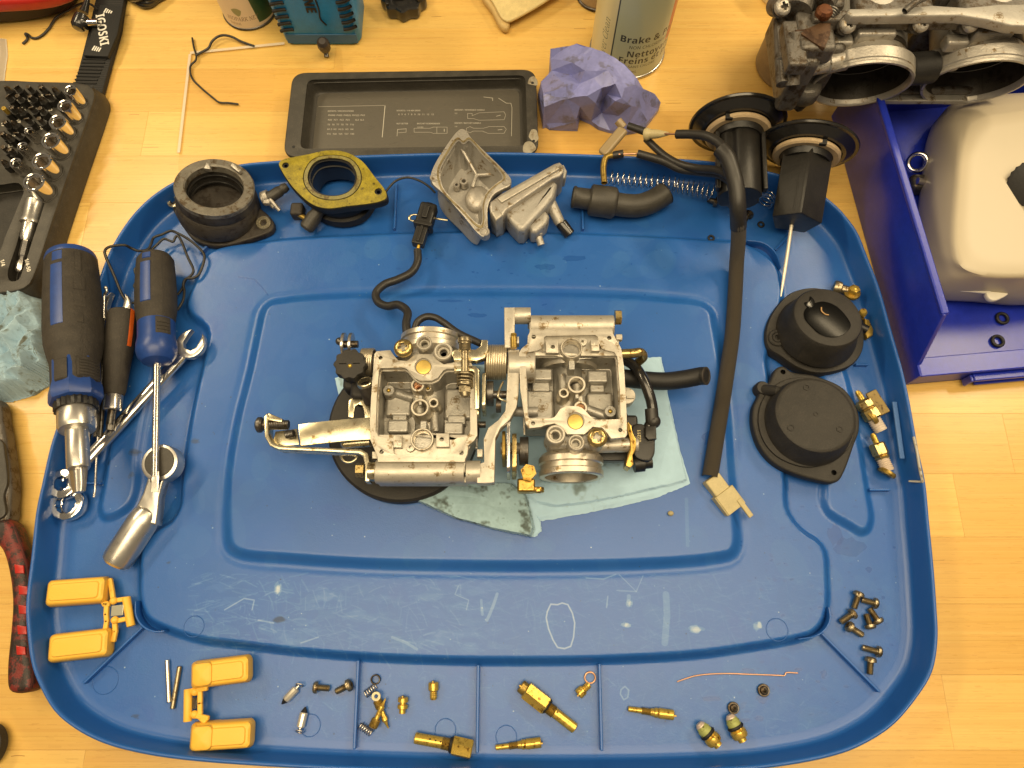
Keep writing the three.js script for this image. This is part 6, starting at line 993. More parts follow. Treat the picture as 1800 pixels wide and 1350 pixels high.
// crumpled paper towel at the left edge
{ const O = at0(35, 610, 10), t = thing('paper_towel', 'crumpled pale blue paper towel, oil stained, left of the big screwdriver', 'paper towel', O);
  const o = [[-70, 560], [-20, 535], [20, 514], [48, 504], [64, 510], [84, 528], [92, 560], [98, 610], [104, 648], [84, 672], [54, 692], [10, 704], [-70, 700]].map(([x, y]) => P2(W(x, y, 5).sub(O)));
  mesh('sheet', crumple(o, { amp: 24, dome: 6, folds: 14, scale: 17, seed: 27, nr: 90, na: 320, edge: 0.2, fine: 0.5, pleat: 0.6 }), mat([0.42, 0.60, 0.72], 0.85, 0, { map: tintTex(81, 0.8, 1, 70, [0.5, 0.4, 0.28], 0.6, 512, 5), bump: 0.00015 }), t); }
// folded shop towel under the carburetors
{ const O = at0(960, 790, 14), t = thing('shop_towel', 'pale cyan shop towel folded under the carburetors, smudged grey', 'shop towel', O), pm = mat([0.44, 0.66, 0.84], 0.85, 0, { map: tintTex(91, 0.9, 1, 130, [0.55, 0.52, 0.45], 0.66, 512, 6), bump: 0.00012 });
  const sh = (l, o) => crumple(l.map(([x, y]) => P2(W(x, y, 15).sub(O))), o);
  const base = (x, z) => lidHeight(x + O.x, z + O.z);
  mesh('lower_layer', sh([[588, 664], [620, 650], [800, 640], [1000, 640], [1140, 640], [1166, 640], [1176, 700], [1196, 790], [1214, 850], [1150, 876], [1100, 888], [1020, 904], [950, 916], [918, 900], [760, 880], [640, 820], [600, 720]], { amp: 2, folds: 9, scale: 30, seed: 12, nr: 60, na: 300, edge: 0.05, pleat: 0.5, base }), pm, t);
  mesh('upper_layer', sh([[880, 700], [1100, 632], [1162, 628], [1172, 690], [1190, 770], [1208, 846], [1160, 858], [1100, 872], [1040, 884], [976, 892], [940, 884], [920, 868]], { amp: 2.8, folds: 8, scale: 34, seed: 19, nr: 70, na: 280, edge: 0.03, lift: 1.4, pleat: 0.65, base: (x, z) => base(x, z) + 0.9 }), pm, t);
  mesh('folded_corner', sh([[720, 876], [760, 858], [800, 850], [900, 850], [926, 872], [934, 900], [940, 930], [936, 945], [880, 934], [800, 912]], { amp: 6, folds: 9, scale: 26, seed: 44, nr: 60, na: 240, edge: 0.06, lift: 1.6, pleat: 0.65, base: (x, z) => base(x, z) + 1.8 }), mat([0.42, 0.62, 0.70], 0.85, 0, { map: tintTex(93, 0.8, 1, 80, [0.4, 0.37, 0.32], 0.56, 512, 6), bump: 0.00012 }), t);
  mesh('folded_corner', sh([[900, 880], [930, 880], [950, 916], [952, 934], [940, 945], [925, 938]], { amp: 1.4, folds: 5, scale: 20, seed: 46, nr: 24, na: 90, edge: 0.1, base: (x, z) => base(x, z) + 0.8 }), pm, t);
}
// ---------------------------------------------------------------- right side of the lid and bench
// vacuum chamber caps
{ const O = at0(1428, 592, 8), t = thing('vacuum_cap', 'domed black vacuum chamber cap with wet oily top, upper of the two', 'cap', O), L = local(t), y0 = 6, cp = (l, h) => l.map(([x, y]) => P2(L(x, y, h)));
  const o = smooth(cp([[1345, 588], [1352, 560], [1372, 530], [1396, 512], [1440, 506], [1490, 530], [1514, 566], [1518, 610], [1500, 640], [1466, 654], [1430, 656], [1400, 646], [1370, 626], [1350, 612]], 12), 110);
  mesh('flange', stack([[y0 - 3, scaleTo(o, 0.97)], [y0 - 2, scaleTo(o, 1.0)], [y0 + 5, scaleTo(o, 1.0)], [y0 + 6.5, scaleTo(o, 0.975)]], 0.5), M.blackMatte, t);
  const b = L(1434, 584, 12).setY(y0 + 6), a = L(1456, 556, 32);
  mesh('dome', along(lathe([[0, 0], [27, 0], [26.4, 3], [23.6, 10], [22.6, a.distanceTo(b) - 2], [21.6, a.distanceTo(b) - 0.6], [19.6, a.distanceTo(b)], [0, a.distanceTo(b) + 0.3]], 64), b, a), M.blackMatte, t);
  const dir = a.clone().sub(b).normalize(), topP = a.clone().addScaledVector(dir, 0.28);
  const blob = (pts) => { const q = new THREE.Quaternion().setFromUnitVectors(V(0, 1, 0), dir); return ext(smooth(pts, 60), 0.35, 0.15).applyQuaternion(q).translate(topP.x, topP.y, topP.z); };
  mesh('oil_patch', blob([[-15, -4], [-9, -9], [-1, -11], [6, -8], [11, -1], [13, 7], [8, 13], [0, 16], [-8, 14], [-13, 8], [-16, 2]]), mat([0.003, 0.003, 0.003], 0.2, 0, { specularIntensity: 0.25 }), t);
  mesh('oil_patch', blob([[-14, -10], [-11, -11], [-9, -15], [-7, -11], [-9, -7], [-12, -6]]), mat([0.003, 0.003, 0.003], 0.14, 0, { specularIntensity: 0.5 }), t);
  mesh('dirt_flake', tube([topP.clone().add(V(-4, 0.5, -6)), topP.clone().add(V(-4.2, 0.5, -3.4)), topP.clone().add(V(-2, 0.5, -1)), topP.clone().add(V(0, 0.4, -0.6))], 0.45, 30, 6), mat([0.4, 0.24, 0.1], 0.6), t);
  mesh('screw_ear', [tf(ring(6, 3.2, 4, 32, 0.6), { p: L(1366, 594, 13).setY(y0 + 4) }), tf(ring(3.4, 1.6, 3.4, 24, 0.4), { p: L(1366, 594, 13).setY(y0 + 5) })], M.blackMatte, t); }
{ const O = at0(1414, 752, 8), t = thing('vacuum_cap', 'flat topped matte black vacuum chamber cap with two holed ears, lower of the two', 'cap', O), L = local(t), y0 = 8.5, cp = (l, h) => l.map(([x, y]) => P2(L(x, y, h)));
  const ho = [circ(...P2(L(1374, 656, 13)), 3.3, 26), circ(...P2(L(1463, 832, 13)), 3.3, 26)];
  const o = smooth(cp([[1362, 650], [1374, 645], [1390, 655], [1430, 662], [1480, 684], [1504, 720], [1508, 756], [1498, 786], [1482, 830], [1472, 846], [1458, 850], [1436, 846], [1400, 836], [1362, 818], [1336, 790], [1322, 752], [1322, 718], [1332, 694], [1330, 684], [1336, 676], [1348, 676]], 13), 150);
  mesh('flange', tf(ext(o, 8, 1.6, ho, 0.6, 3), { p: [0, y0 - 1, 0] }), M.blackMatte, t);
  mesh('edge_bead', tf(ext(smooth(cp([[1380, 668], [1430, 666], [1478, 688], [1500, 722], [1503, 756], [1490, 790], [1452, 816], [1412, 822], [1368, 806], [1344, 782], [1332, 750], [1334, 716], [1350, 688]], 15), 100), 2.6, 1, [smooth(cp([[1386, 676], [1430, 674], [1472, 694], [1492, 726], [1494, 756], [1480, 784], [1446, 806], [1412, 810], [1376, 796], [1354, 776], [1343, 748], [1344, 720], [1358, 694]], 15), 90)], 0.6, 2), { p: [0, y0 + 6, 0] }), M.blackMatte, t);
  const b = L(1419, 742, 16).setY(y0 + 6), a = L(1434, 728, 30);
  const dl = a.distanceTo(b), dir = a.clone().sub(b).normalize();
  mesh('dome', along(lathe([[0, 0], [29, 0], [28, 2], [25.4, dl - 2.4], [24.6, dl - 0.8], [23.4, dl - 0.1], [22.4, dl + 0.1], [0, dl + 0.2]], 72), b, a), M.blackMatte, t);
  for (const [x, y, r] of [[-3, -18, 2.2], [-17, 9, 2.4], [13, 10, 2.2], [0, 0, 1.6]]) mesh('mould_mark', along(tf(ring(r, r - 0.6, 0.4, 6, 0.05), { p: [x, dl + 0.1, y] }), b, a), M.blackMatte, t);
  mesh('side_rib', along(lathe([[0, 0], [4, 0], [3.6, 8], [3, 11], [0, 12]], 24), L(1343, 686, 14), L(1378, 688, 26)), M.blackMatte, t);
  mesh('corner_knob', tf(lathe([[0, 0], [5, 0.4], [5, 7], [4, 9], [0, 9.4]], 26), { p: L(1339, 684, 13).setY(y0 - 1) }), M.blackMatte, t); }
// brass screws tucked behind the upper cap
{ const O = at0(1488, 512, 6), t = thing('brass_screw', 'brass screw with flanged washer behind the upper cap, furthest back', 'screw', O);
  mesh('body', rod([[0, 0], [4.6, 0.4], [5, 2], [4.6, 5], [3.2, 6], [3.2, 10], [0, 10]], O, [1464, 504], 9, [1490, 511], 10), M.screwSteel, t);
  mesh('washer', rod([[0, 0], [5, 0], [5.4, 0.6], [5.2, 1.6], [0, 2]], O, [1497, 518], 10, [1499, 513], 13), M.brassDark, t);
  mesh('head', rod([[0, 0], [3.6, 0], [4, 1.4], [3.6, 3.2], [2, 3.8], [0, 4]], O, [1499, 514], 12, [1504, 505], 17, 6), M.brass, t); }
{ const O = at0(1517, 548, 6), t = thing('brass_screw', 'small brass screw head at the right flank of the upper cap', 'screw', O); mesh('head', rod([[0, 0], [2.6, 0], [2.8, 1.6], [2, 2.8], [0, 3]], O, [1516, 552], 10, [1518, 546], 14), M.brass, t); mesh('shank', rod([[0, 0], [1.8, 0], [1.8, 5], [0, 5]], O, [1514, 560], 6, [1516, 551], 10), M.brassDark, t); }
{ const O = at0(1527, 574, 6), t = thing('brass_plate', 'bent brass plate leaning at the right flank of the upper cap', 'plate', O), L = local(t); mesh('plate', tf(ext([[1519, 560], [1527, 562], [1535, 580], [1534, 590], [1524, 596], [1520, 588]].map(([x, y]) => P2(L(x, y, 8))), 5, 1.2), { p: [0, 4, 0] }), M.brassDark, t); mesh('pin', rod([[0, 0], [3, 0], [3, 4], [0, 4]], O, [1512, 574], 8, [1524, 580], 8), M.blackPlastic, t); }
// drain fittings
{ const O = at0(1532, 722, 6), t = thing('drain_fitting', 'brass drain fitting with wing plate and white taped thread, nearer the caps', 'fitting', O), L = local(t);
  mesh('spout', rod([[0, 0], [1.2, 0], [1.9, 2], [2, 8], [2.4, 9], [0, 9]], O, [1506, 687], 9, [1518, 706], 9), M.brass, t);
  mesh('hex_body', rod([[0, 0], [4.2, 0], [5.6, 1.4], [5.6, 5], [4.6, 6], [5.8, 7], [5.8, 12], [4.4, 13], [0, 13]], O, [1515, 703], 9, [1537, 737], 8.5, 8), M.zincYellow, t);
  mesh('collar', rod([[0, 0], [5.6, 0], [6.2, 1], [5.6, 2.4], [0, 2.4]], O, [1527, 737], 8, [1534, 732], 8.6), M.brassDark, t);
  mesh('taped_thread', rod([[0, 0], ...Array.from({ length: 7 }, (_, i) => [[3.8, i * 1.4 + 0.2], [4.3, i * 1.4 + 0.7]]).flat(), [3.8, 10], [0, 10]], O, [1533, 732], 8, [1549, 758], 7.6), mat([0.72, 0.62, 0.52], 0.6, 0, { map: softTint }), t);
  mesh('wing', lay(tf(rbox(17, 1.6, 8, 0.6), { p: [8.5, 0, 0] }), L(1530, 688, 12), L(1552, 722, 12)), mat([0.20, 0.14, 0.045], 0.4, 0.6, { map: brassTint }), t); }
{ const O = at0(1550, 800, 6), t = thing('drain_fitting', 'brass drain fitting with white taped thread and end flange, nearer the front', 'fitting', O);
  mesh('spout', rod([[0, 0], [1.1, 0], [1.8, 2], [1.9, 8], [2.2, 9], [0, 9]], O, [1533, 762], 9, [1542, 782], 8.5), M.brass, t);
  mesh('hex_body', rod([[0, 0], [4.4, 0], [5.2, 1], [5.2, 7], [4.2, 8], [5, 8.6], [4, 10.4], [0, 10.4]], O, [1540, 779], 8.5, [1553, 808], 8, 6), M.zincYellow, t);
  mesh('taped_thread', rod([[0, 0], ...Array.from({ length: 6 }, (_, i) => [[3.6, i * 1.4 + 0.2], [4.1, i * 1.4 + 0.7]]).flat(), [3.6, 9], [0, 9]], O, [1551, 806], 8, [1561, 828], 7.6), mat([0.70, 0.58, 0.46], 0.6, 0, { map: softTint }), t);
  mesh('end_flange', rod([[0, 0], [5.4, 0], [5.8, 0.8], [5.2, 1.8], [0, 2.2]], O, [1557, 834], 6.5, [1562, 826], 7.5), M.brassDark, t); }
// ---- storage bin
const binBlue = mat([0.014, 0.034, 0.46], 0.3, 0, { map: softTint, bump: 0.00004, clearcoat: 0.2, clearcoatRoughness: 0.3 });
{
  const b0 = W(1478, 262, 0), b1 = W(1592, 677, 0), O = b1.clone(), t = thing('storage_bin', 'deep blue open fronted storage bin at the right, white bottle inside', 'bin', O);
  const u = b0.clone().sub(b1), len = u.length() + 30; u.normalize(); const n = V(-u.z, 0, u.x).multiplyScalar(1); if (n.x < 0) n.negate();
  const H = 57, fT = W(1672, 553, 57).sub(b1).dot(u), fL = Math.max(2, W(1608, 643, 19).sub(b1).dot(u)), wall = (x0) => { const g = new THREE.ExtrudeGeometry(new THREE.Shape([[0, 0], [len, 0], [len, H], [fT, H], [fL, 19], [0, 19]].map(([a, c]) => new THREE.Vector2(a, c))), { depth: 1.6, bevelEnabled: true, bevelThickness: 0.6, bevelSize: 0.6, bevelOffset: -0.6, bevelSegments: 2 }); g.applyMatrix4(new THREE.Matrix4().makeBasis(u, V(0, 1, 0), u.clone().cross(V(0, 1, 0)))); const s = u.clone().cross(V(0, 1, 0)).dot(n) > 0 ? 0 : 2.8; return toCreasedNormals(g.translate(n.x * (x0 + s), 0, n.z * (x0 + s)), 0.5); };
  mesh('side_wall', wall(0), binBlue, t); mesh('side_wall', wall(150), binBlue, t);
  mesh('top_edge', along(tf(rbox(5, len - fT - 1, 3.4, 1.2), { p: [0, (len - fT) / 2 + fT, 0] }).rotateY(0), V(n.x * 1.4, H - 0.6, n.z * 1.4), V(n.x * 1.4 + u.x, H - 0.6, n.z * 1.4 + u.z)), binBlue, t);
  const base = (a, y, h, d, w, x = 0) => { const g = rbox(w, h, d, 0.8); g.rotateY(Math.atan2(-u.x, -u.z)); return g.translate(n.x * (x + w / 2) + u.x * a, y, n.z * (x + w / 2) + u.z * a); };
  mesh('floor', base(len / 2, 2, 2.4, len, 152), binBlue, t);
  mesh('front_wall', base(1.2, 10, 18.6, 2.4, 152), binBlue, t);
  mesh('front_lip', base(6, 18.2, 2.4, 13, 152), binBlue, t);
  mesh('label_rail', base(-2.4, 12, 3, 5, 110, 38), binBlue, t);
  mesh('label_rail', base(-2.4, 3, 2.4, 5, 110, 44), binBlue, t);
  mesh('rail_end', base(-2.6, 8, 10, 5, 2, 36), binBlue, t);
  mesh('back_wall', base(len - 1, H / 2, H, 2.4, 152), binBlue, t);
  mesh('sticker', base(12, 3.4, 0.3, 4, 8, 8), mat([0.45, 0.55, 0.02], 0.5), t);
}
{ // white reservoir bottle
  const O = at0(1745, 380, 5), t = thing('reservoir_bottle', 'cream white plastic bottle with black cap lying in the blue bin', 'bottle', O), cp = (l, h) => l.map(([x, y]) => P2(W(x, y, h).sub(O)));
  const o = smooth(cp([[1622, 430], [1636, 300], [1648, 215], [1668, 188], [1720, 176], [1800, 170], [1940, 170], [1960, 500], [1820, 524], [1740, 518], [1660, 512], [1634, 500], [1622, 470]], 24), 150);
  const tp = smooth(cp([[1676, 440], [1680, 330], [1690, 250], [1706, 214], [1760, 200], [1930, 200], [1940, 470], [1800, 488], [1720, 484], [1688, 470]], 50), 150);
  const mixp = (k) => o.map(([x, z], i) => [lerp(x, tp[i][0], k), lerp(z, tp[i][1], k)]);
  mesh('body', stack([[5, scaleTo(o, 0.92)], [7, scaleTo(o, 0.97)], [14, o], [26, o], [34, mixp(0.14)], [42, mixp(0.42)], [48, mixp(0.76)], [51, mixp(1)], [52.5, scaleTo(tp, 0.96)], [53, scaleTo(tp, 0.8)]], 1.2), mat([0.48, 0.42, 0.31], 0.42, 0), t);
  mesh('neck', along(lathe([[0, 0], [13, 0], [12, 5], [0, 5]], 40), W(1830, 330, 50).sub(O), W(1818, 322, 62).sub(O)), mat([0.54, 0.475, 0.36], 0.4), t);
  mesh('screw_cap', along(tf(knurl(15, 0.8, 14, 24), {}), W(1826, 326, 54).sub(O), W(1806, 316, 70).sub(O)), M.blackPlastic, t);
  mesh('hanger_tag', [tf(ext(smooth(cp([[1733, 505], [1752, 500], [1770, 494], [1776, 500], [1772, 516], [1758, 526], [1742, 530], [1732, 522]], 26), 50), 4, 1), { p: [0, 24, 0] }), along(cyl(2, 1.6, W(1734, 512, 27).distanceTo(W(1684, 508, 27))), W(1738, 512, 27).sub(O), W(1684, 508, 27).sub(O))], M.whitePlastic, t);
}
for (const [l, x, y] of [['black O-ring on the bin floor, upper of two', 1761, 560], ['black O-ring on the bin floor, lower of two', 1753, 600]]) { const O = at0(x, y, 4), t = thing('o_ring', l, 'O-ring', O); mesh('band', tf(tor(3.6, 1.15, 12, 36), { p: [0, 4.6, 0] }), M.rubber, t); }
{ const O = at0(1606, 300, 10), t = thing('hose_clip', 'shiny steel clip and dark fitting deep inside the blue bin', 'clip', O); mesh('hoop', tf(tor(6, 1.6, 10, 30), { r: [0.5, 0, 0.7], p: [0, 16, -3] }), M.chrome, t); mesh('fitting', tf(rbox(16, 12, 12, 3, 3), { p: [2, 10, 12] }), M.darkSteel, t); mesh('stud', along(cyl(2.4, 2.4, 12), V(-4, 18, 14), V(6, 17, 15)), M.steel, t); }

// ---- second bank of throttle bodies, top right
{
  const HB = 76, c1 = W(1512, 150, HB), O = c1.clone(); O.y = 0; const t = thing('throttle_body_bank', 'grimy dark carburetor bank with two big bell mouths resting on the blue bin', 'carburetor', O), L = (x, y, h) => W(x, y, h).sub(O);
  const throatMat = mat([0.06, 0.05, 0.038], 0.4, 0.2, { map: dirtyTint });
  const bell = (cx, cy, k) => {
    const p = L(cx, cy, HB), f = p.clone().add(V(-0.08, 0.0, 1).multiplyScalar(1)), q = p.clone().add(V(2, 0, -1).setLength(0.001));
    const back = p.clone().add(V(2, 11, -40));
    mesh('bell_mouth', along(lathe([[22, 0], [24, 10], [26, 24], [28.4, 30], [30.6, 30.6], [31.4, 31.4], [31.4, 38], [30.8, 38.6], [30.8, 40], [31.4, 40.6], [31, 42], [29.6, 42.2], [28.8, 41], [28.2, 38]], 80), back, p), M.castWorn, t);
    mesh('throat', along(lathe([[28.2, 38.2], [26, 26], [22.4, 10], [20.6, 0]], 72), back, p), throatMat, t);
    mesh('bore', along(lathe([[20.6, 2], [20.6, -30], [0, -30]], 60), back, p), throatMat, t);
    mesh('butterfly', along(tf(cyl(20.6, 20.6, 1.4, 48), { r: [0.35, 0, 0], p: [0, 9, 1] }), back, p), mat([0.30, 0.24, 0.10], 0.45, 0.4, { map: dirtyTint }), t);
    mesh('bridge_plate', along(tf(ext(Array.from({ length: 25 }, (_, i) => { const q = Math.PI + 0.12 + i / 24 * (Math.PI - 0.24); return [25.4 * Math.cos(q), 25.4 * Math.sin(q)]; }), 3, 0.3), { p: [0, 21, -2] }), back, p), throatMat, t);
    mesh('air_jet', along(tf(ring(4, 2.2, 6, 28, 0.5), { p: [-13, 23, -5] }), back, p), M.castWorn, t);
    mesh('air_slot', along([tf(rbox(24, 3, 1.4, 0.6), { p: [8, 24.6, -14] }), tf(rbox(24, 3, 1.4, 0.6), { p: [8, 24.6, -9] }), tf(rbox(1.4, 3, 5, 0.6), { p: [-4.6, 24.6, -11.5] })], back, p), M.castWorn, t);
    mesh('neck', along([lathe([[21, -6], [27, -4], [26.4, 22], [24, 22]], 56)], back, p), M.castGrey, t);
    mesh('body', tf(rbox(62, 66, 44, 5, 3), { p: back.clone().add(V(0, -6, -24)) }), M.castDark, t);
    return back;
  };
  const k1 = bell(1512, 150, 0), k2 = bell(1714, 146, 1);
  mesh('left_housing', [tf(rbox(30, 40, 50, 5, 3), { p: L(1420, 74, 84) }), tf(rbox(14, 46, 66, 4, 3), { p: L(1390, 84, 82) }), tf(rbox(22, 14, 30, 3, 3), { p: L(1428, 66, 106) }), tf(rbox(12, 10, 34, 2, 3), { p: L(1394, 84, 106) })], M.castDark, t);
  mesh('housing_rib', [along(lathe([[0, 0], [4, 0.6], [4.6, 4], [4.2, 44], [0, 45]], 24), L(1376, 150, 92), L(1370, 30, 100)), along(cyl(4.4, 5, 30), L(1392, 150, 92), L(1400, 50, 112))], M.castDark, t);
  mesh('housing_base', tf(ext(smooth([[1384, 118], [1390, 154], [1414, 170], [1440, 166], [1446, 140], [1424, 116]].map(([x, y]) => P2(L(x, y, 74))), 50), 14, 4, [], 0.7, 3), { p: [0, 62, 0] }), M.castDark, t);
  mesh('vacuum_stub', [along(lathe([[0, 0], [3.4, 0], [5.6, 0.3], [5.6, 18], [6.4, 19], [6.4, 30], [0, 30]], 28), L(1402, 122, 92), L(1460, 110, 94))], M.castWorn, t); mesh('stub_bore', along(cyl(3.4, 3.4, 1), L(1401, 122, 92), L(1403, 121.6, 92)), M.blackPure, t);
  mesh('side_stub', [along(ring(6, 3.6, 16, 30, 0.6), L(1376, 116, 96), L(1400, 96, 92))], M.castDark, t);
  mesh('rusty_bracket', tf(ext([[1398, 52], [1418, 50], [1440, 40], [1462, 28], [1460, 60], [1450, 84], [1440, 80]].map(([x, y]) => P2(L(x, y, 114))), 3, 0.6), { p: [0, 111, 0] }), mat([0.13, 0.07, 0.035], 0.55, 0.4, { map: dirtyTint }), t);
  mesh('rusty_screw', [tf(lathe([[0, 0], [5, 0], [5, 3], [3.8, 4.6], [0, 5]], 28), { p: L(1446, 26, 116) })], mat([0.20, 0.07, 0.025], 0.5, 0.5, { map: dirtyTint }), t); mesh('coil', along(coil(5, 0.9, 4, 8), L(1452, 36, 112), L(1462, 20, 114)), M.darkSteel, t);
  mesh('cross_rail', [tf(ext([[1490, 20], [1494, 12], [1560, 12], [1640, 6], [1700, 10], [1760, 4], [1860, 4], [1860, 44], [1780, 42], [1740, 32], [1690, 24], [1520, 26], [1500, 26]].map(([x, y]) => P2(L(x, y, 124))), 7, 1.2, [], 0.6, 3), { p: [0, 116, 0] })], M.castGrey, t);
  mesh('rail_flange', tf(rbox(150, 9, 8, 1.6), { p: L(1640, 36, 112) }), M.castDark, t);
  for (const [x, y] of [[1489, 44], [1617, 42], [1704, 42], [1374, 14]]) { const a = L(x, y, 114); mesh('cross_screw', tf(mergeGeometries(screwHead(5.2, 3.4).map((g) => g.index ? g.toNonIndexed() : g)), { r: [0.5, 0.4, 0], p: a }), M.castWorn, t); mesh('screw_boss', along(cyl(6.6, 5.6, 10), a.clone().add(V(0, -6, -8)), a.clone().add(V(0, -0.4, 0))), M.castDark, t); }
  mesh('carb_top', [tf(rbox(50, 16, 24, 4, 3), { p: L(1560, 14, 104) }), tf(rbox(46, 16, 24, 4, 3), { p: L(1740, 20, 104) })], M.castDark, t);
  mesh('neck_pad', tf(rbox(24, 12, 12, 2, 3), { p: L(1534, 60, 104) }), M.castWorn, t); mesh('neck_pad', tf(rbox(14, 9, 8, 2, 3), { p: L(1476, 76, 100) }), M.castWorn, t);
  mesh('neck_pad', tf(rbox(24, 12, 12, 2, 3), { p: L(1738, 58, 104) }), M.castWorn, t); mesh('neck_pad', tf(rbox(14, 9, 8, 2, 3), { p: L(1678, 76, 100) }), M.castWorn, t);
  mesh('joint_hose', along(lathe([[0, 0], [9, 0], [10, 1], [10, 17], [9, 18], [0, 18]], 36), L(1594, 122, 82), L(1640, 118, 82)), M.rubber, t);
  mesh('joint_spigot', along(cyl(7, 7, 16), L(1636, 108, 84), L(1662, 106, 84)), M.castWorn, t);
  mesh('lower_rod', along(cyl(3.4, 3.4, 70), L(1580, 160, 52), L(1760, 160, 52)), M.castDark, t); mesh('lower_plate', tf(rbox(60, 4, 14, 1), { p: L(1620, 166, 50) }), M.castGrey, t);
  mesh('top_tubes', [along(cyl(9, 9, 40), L(1400, 20, 112), L(1420, -40, 116)), along(cyl(7, 7, 40), L(1446, 10, 116), L(1470, -40, 118)), tf(rbox(40, 16, 30, 5, 3), { p: L(1420, -6, 106) })], M.castDark, t);
  mesh('drain_tip', along(lathe([[0, 0], [4, 0], [4, 8], [3, 10], [0, 10]], 20), L(1420, 172, 62), L(1404, 186, 56)), M.castDark, t);
  mesh('link_rod', tube([L(1590, 20, 128), L(1610, 4, 130), L(1640, -10, 130)], 2, 20, 8), M.castDark, t);
}
{ const O = at0(1368, 130, 0), t = thing('round_housing', 'rounded tan plastic housing behind the grimy carburetor bank', 'housing', O); mesh('drum', tf(lathe([[0, 0], [24, 0], [26, 3], [26, 40], [23, 46], [0, 48]], 56), { p: [8, 0, -6] }), mat([0.30, 0.22, 0.13], 0.45, 0, { map: softTint }), t); }
{ const O = at0(1362, -4, 0), t = thing('cream_knob', 'cream rounded plastic edge at the top right behind the bank', 'plastic part', O); mesh('shell', tf(lathe([[0, 0], [16, 0], [18, 4], [17, 30], [0, 34]], 44), { p: [4, 0, -4] }), mat([0.74, 0.64, 0.42], 0.4), t); }
// ---------------------------------------------------------------- floats, jets and screws laid out on the lid
const F = FLOOR;
// a float body, built along its own long axis: [length, width, height] with a tapered, round-edged form
function floatBody(len, wid, hgt, step) {
  const r = 2.6, l = len / 2, w = wid / 2;
  const rings = [[0, -l + 3, -w + 2.6, l - 3, w - 2.6, 1.4], [1.2, -l + 1, -w + 1, l - 1.4, w - 1, r], [hgt * 0.35, -l, -w, l - 0.6, w, r], [hgt * 0.72, -l + 1.6, -w + 0.6, l - 0.2, w - 0.6, r], [hgt - 1.2, -l + 3.4, -w + 1.2, l - 0.2, w - 1.2, r], [hgt - 0.2, -l + 4.4, -w + 2.2, l - 1.2, w - 2.2, r], [hgt - 0.1, -l + 5.4, -w + 3, l - 2.4, w - 3, 2], [hgt + 0.7, -l + 5.9, -w + 3.5, l - 2.9, w - 3.5, 2], [hgt + 0.8, -l + 7, -w + 4.5, l - 4, w - 4.5, 1.5]];
  const g = [stackRR(rings, 0.7)];
  if (step) g.push(tf(stackRR([[0, -l + 0.4, -w + 0.3, -l + len * 0.45, w - 0.3, r], [hgt * 0.6, -l + 0.4, -w + 0.3, -l + len * 0.45, w - 0.3, r], [hgt + 1.6, -l + 4, -w + 1.8, -l + len * 0.42, w - 1.8, r], [hgt + 2.4, -l + 5, -w + 3, -l + len * 0.38, w - 3, 2]], 0.7), {}));
  return g;
}
function floatThing(label, bodies, tubeP, frames, tang, tangMat) {
  const O = at0(...bodies[0].at, 10), t = thing('carb_float', label, 'float', O, 'carburetor floats'), L = (x, y, h) => W(x, y, h).sub(O);
  for (const b of bodies) { const p = L(...b.at, 8); p.y = F + 0.2; mesh('float_chamber', floatBody(b.len, b.wid, b.h, b.step).map((g) => tf(g, { r: [0, b.turn, 0], p })), M.float, t); }
  mesh('hinge_tube', along(lathe([[0.9, 0], [2.2, 0], [2.4, 0.4], [2.4, 17], [2.2, 17.4], [0.9, 17.4], [0.9, 0]], 24), L(...tubeP[0]), L(...tubeP[1])), M.float, t);
  for (const fr of frames) { const q = fr.map(([x, y, h]) => L(x, y, h)); for (let i = 0; i < q.length - 1; i++) mesh('hinge_arm', lay(tf(rbox(q[i].distanceTo(q[i + 1]) + 2.4, 2.6, 2.8, 0.8), { p: [q[i].distanceTo(q[i + 1]) / 2, 0, 0] }), q[i], q[i + 1]), M.float, t); }
  for (const [x, y, h] of tang.knobs) mesh('hinge_knob', tf(sph(2.3, 18, 12), { p: L(x, y, h) }), M.float, t);
  const [a, b] = tang.plate; mesh('needle_tang', lay(tf(rbox(L(...a).distanceTo(L(...b)), 0.7, 6, 0.2), { p: [L(...a).distanceTo(L(...b)) / 2, 0, 0] }), L(...a), L(...b)), tangMat, t);
}
floatThing('yellow twin chamber float lying smooth side up beside the left rim', [{ at: [139, 1040], len: 37, wid: 16, h: 13, turn: 0.07 }, { at: [144, 1134], len: 37, wid: 16.5, h: 13, turn: 0.11 }], [[222, 1050, 9], [230, 1098, 9]],
  [[[194, 1020, 9], [197, 1038, 9], [199, 1052, 9]], [[178, 1048, 9], [184, 1062, 9], [191, 1062, 9]], [[188, 1060, 9], [187, 1080, 9], [188, 1092, 9], [186, 1104, 9]], [[201, 1056, 9], [220, 1053, 9]], [[203, 1092, 9], [226, 1087, 9]], [[202, 1094, 9], [203, 1110, 9], [200, 1125, 9]]], { knobs: [[200, 1056, 10], [202, 1090, 10]], plate: [[196, 1074, 9.5], [217, 1072, 10.5]] }, mat([0.55, 0.55, 0.45], 0.35, 0.7));
floatThing('yellow twin chamber float lying stepped side up right of two steel pins', [{ at: [392, 1180], len: 35, wid: 15.5, h: 14, turn: 0.12, step: true }, { at: [393, 1291], len: 36, wid: 15.5, h: 14, turn: 0.06, step: true }], [[331, 1211, 9], [330, 1261, 9]],
  [[[334, 1215, 9], [346, 1212, 10], [362, 1210, 11]], [[334, 1255, 9], [345, 1258, 10], [364, 1262, 11]], [[352, 1214, 10], [352, 1236, 10], [352, 1258, 10]], [[352, 1212, 10], [362, 1206, 11]], [[352, 1260, 10], [360, 1268, 11]]], { knobs: [[343, 1216, 10], [342, 1256, 10]], plate: [[338, 1236, 9], [346, 1236, 10]] }, M.darkSteel);
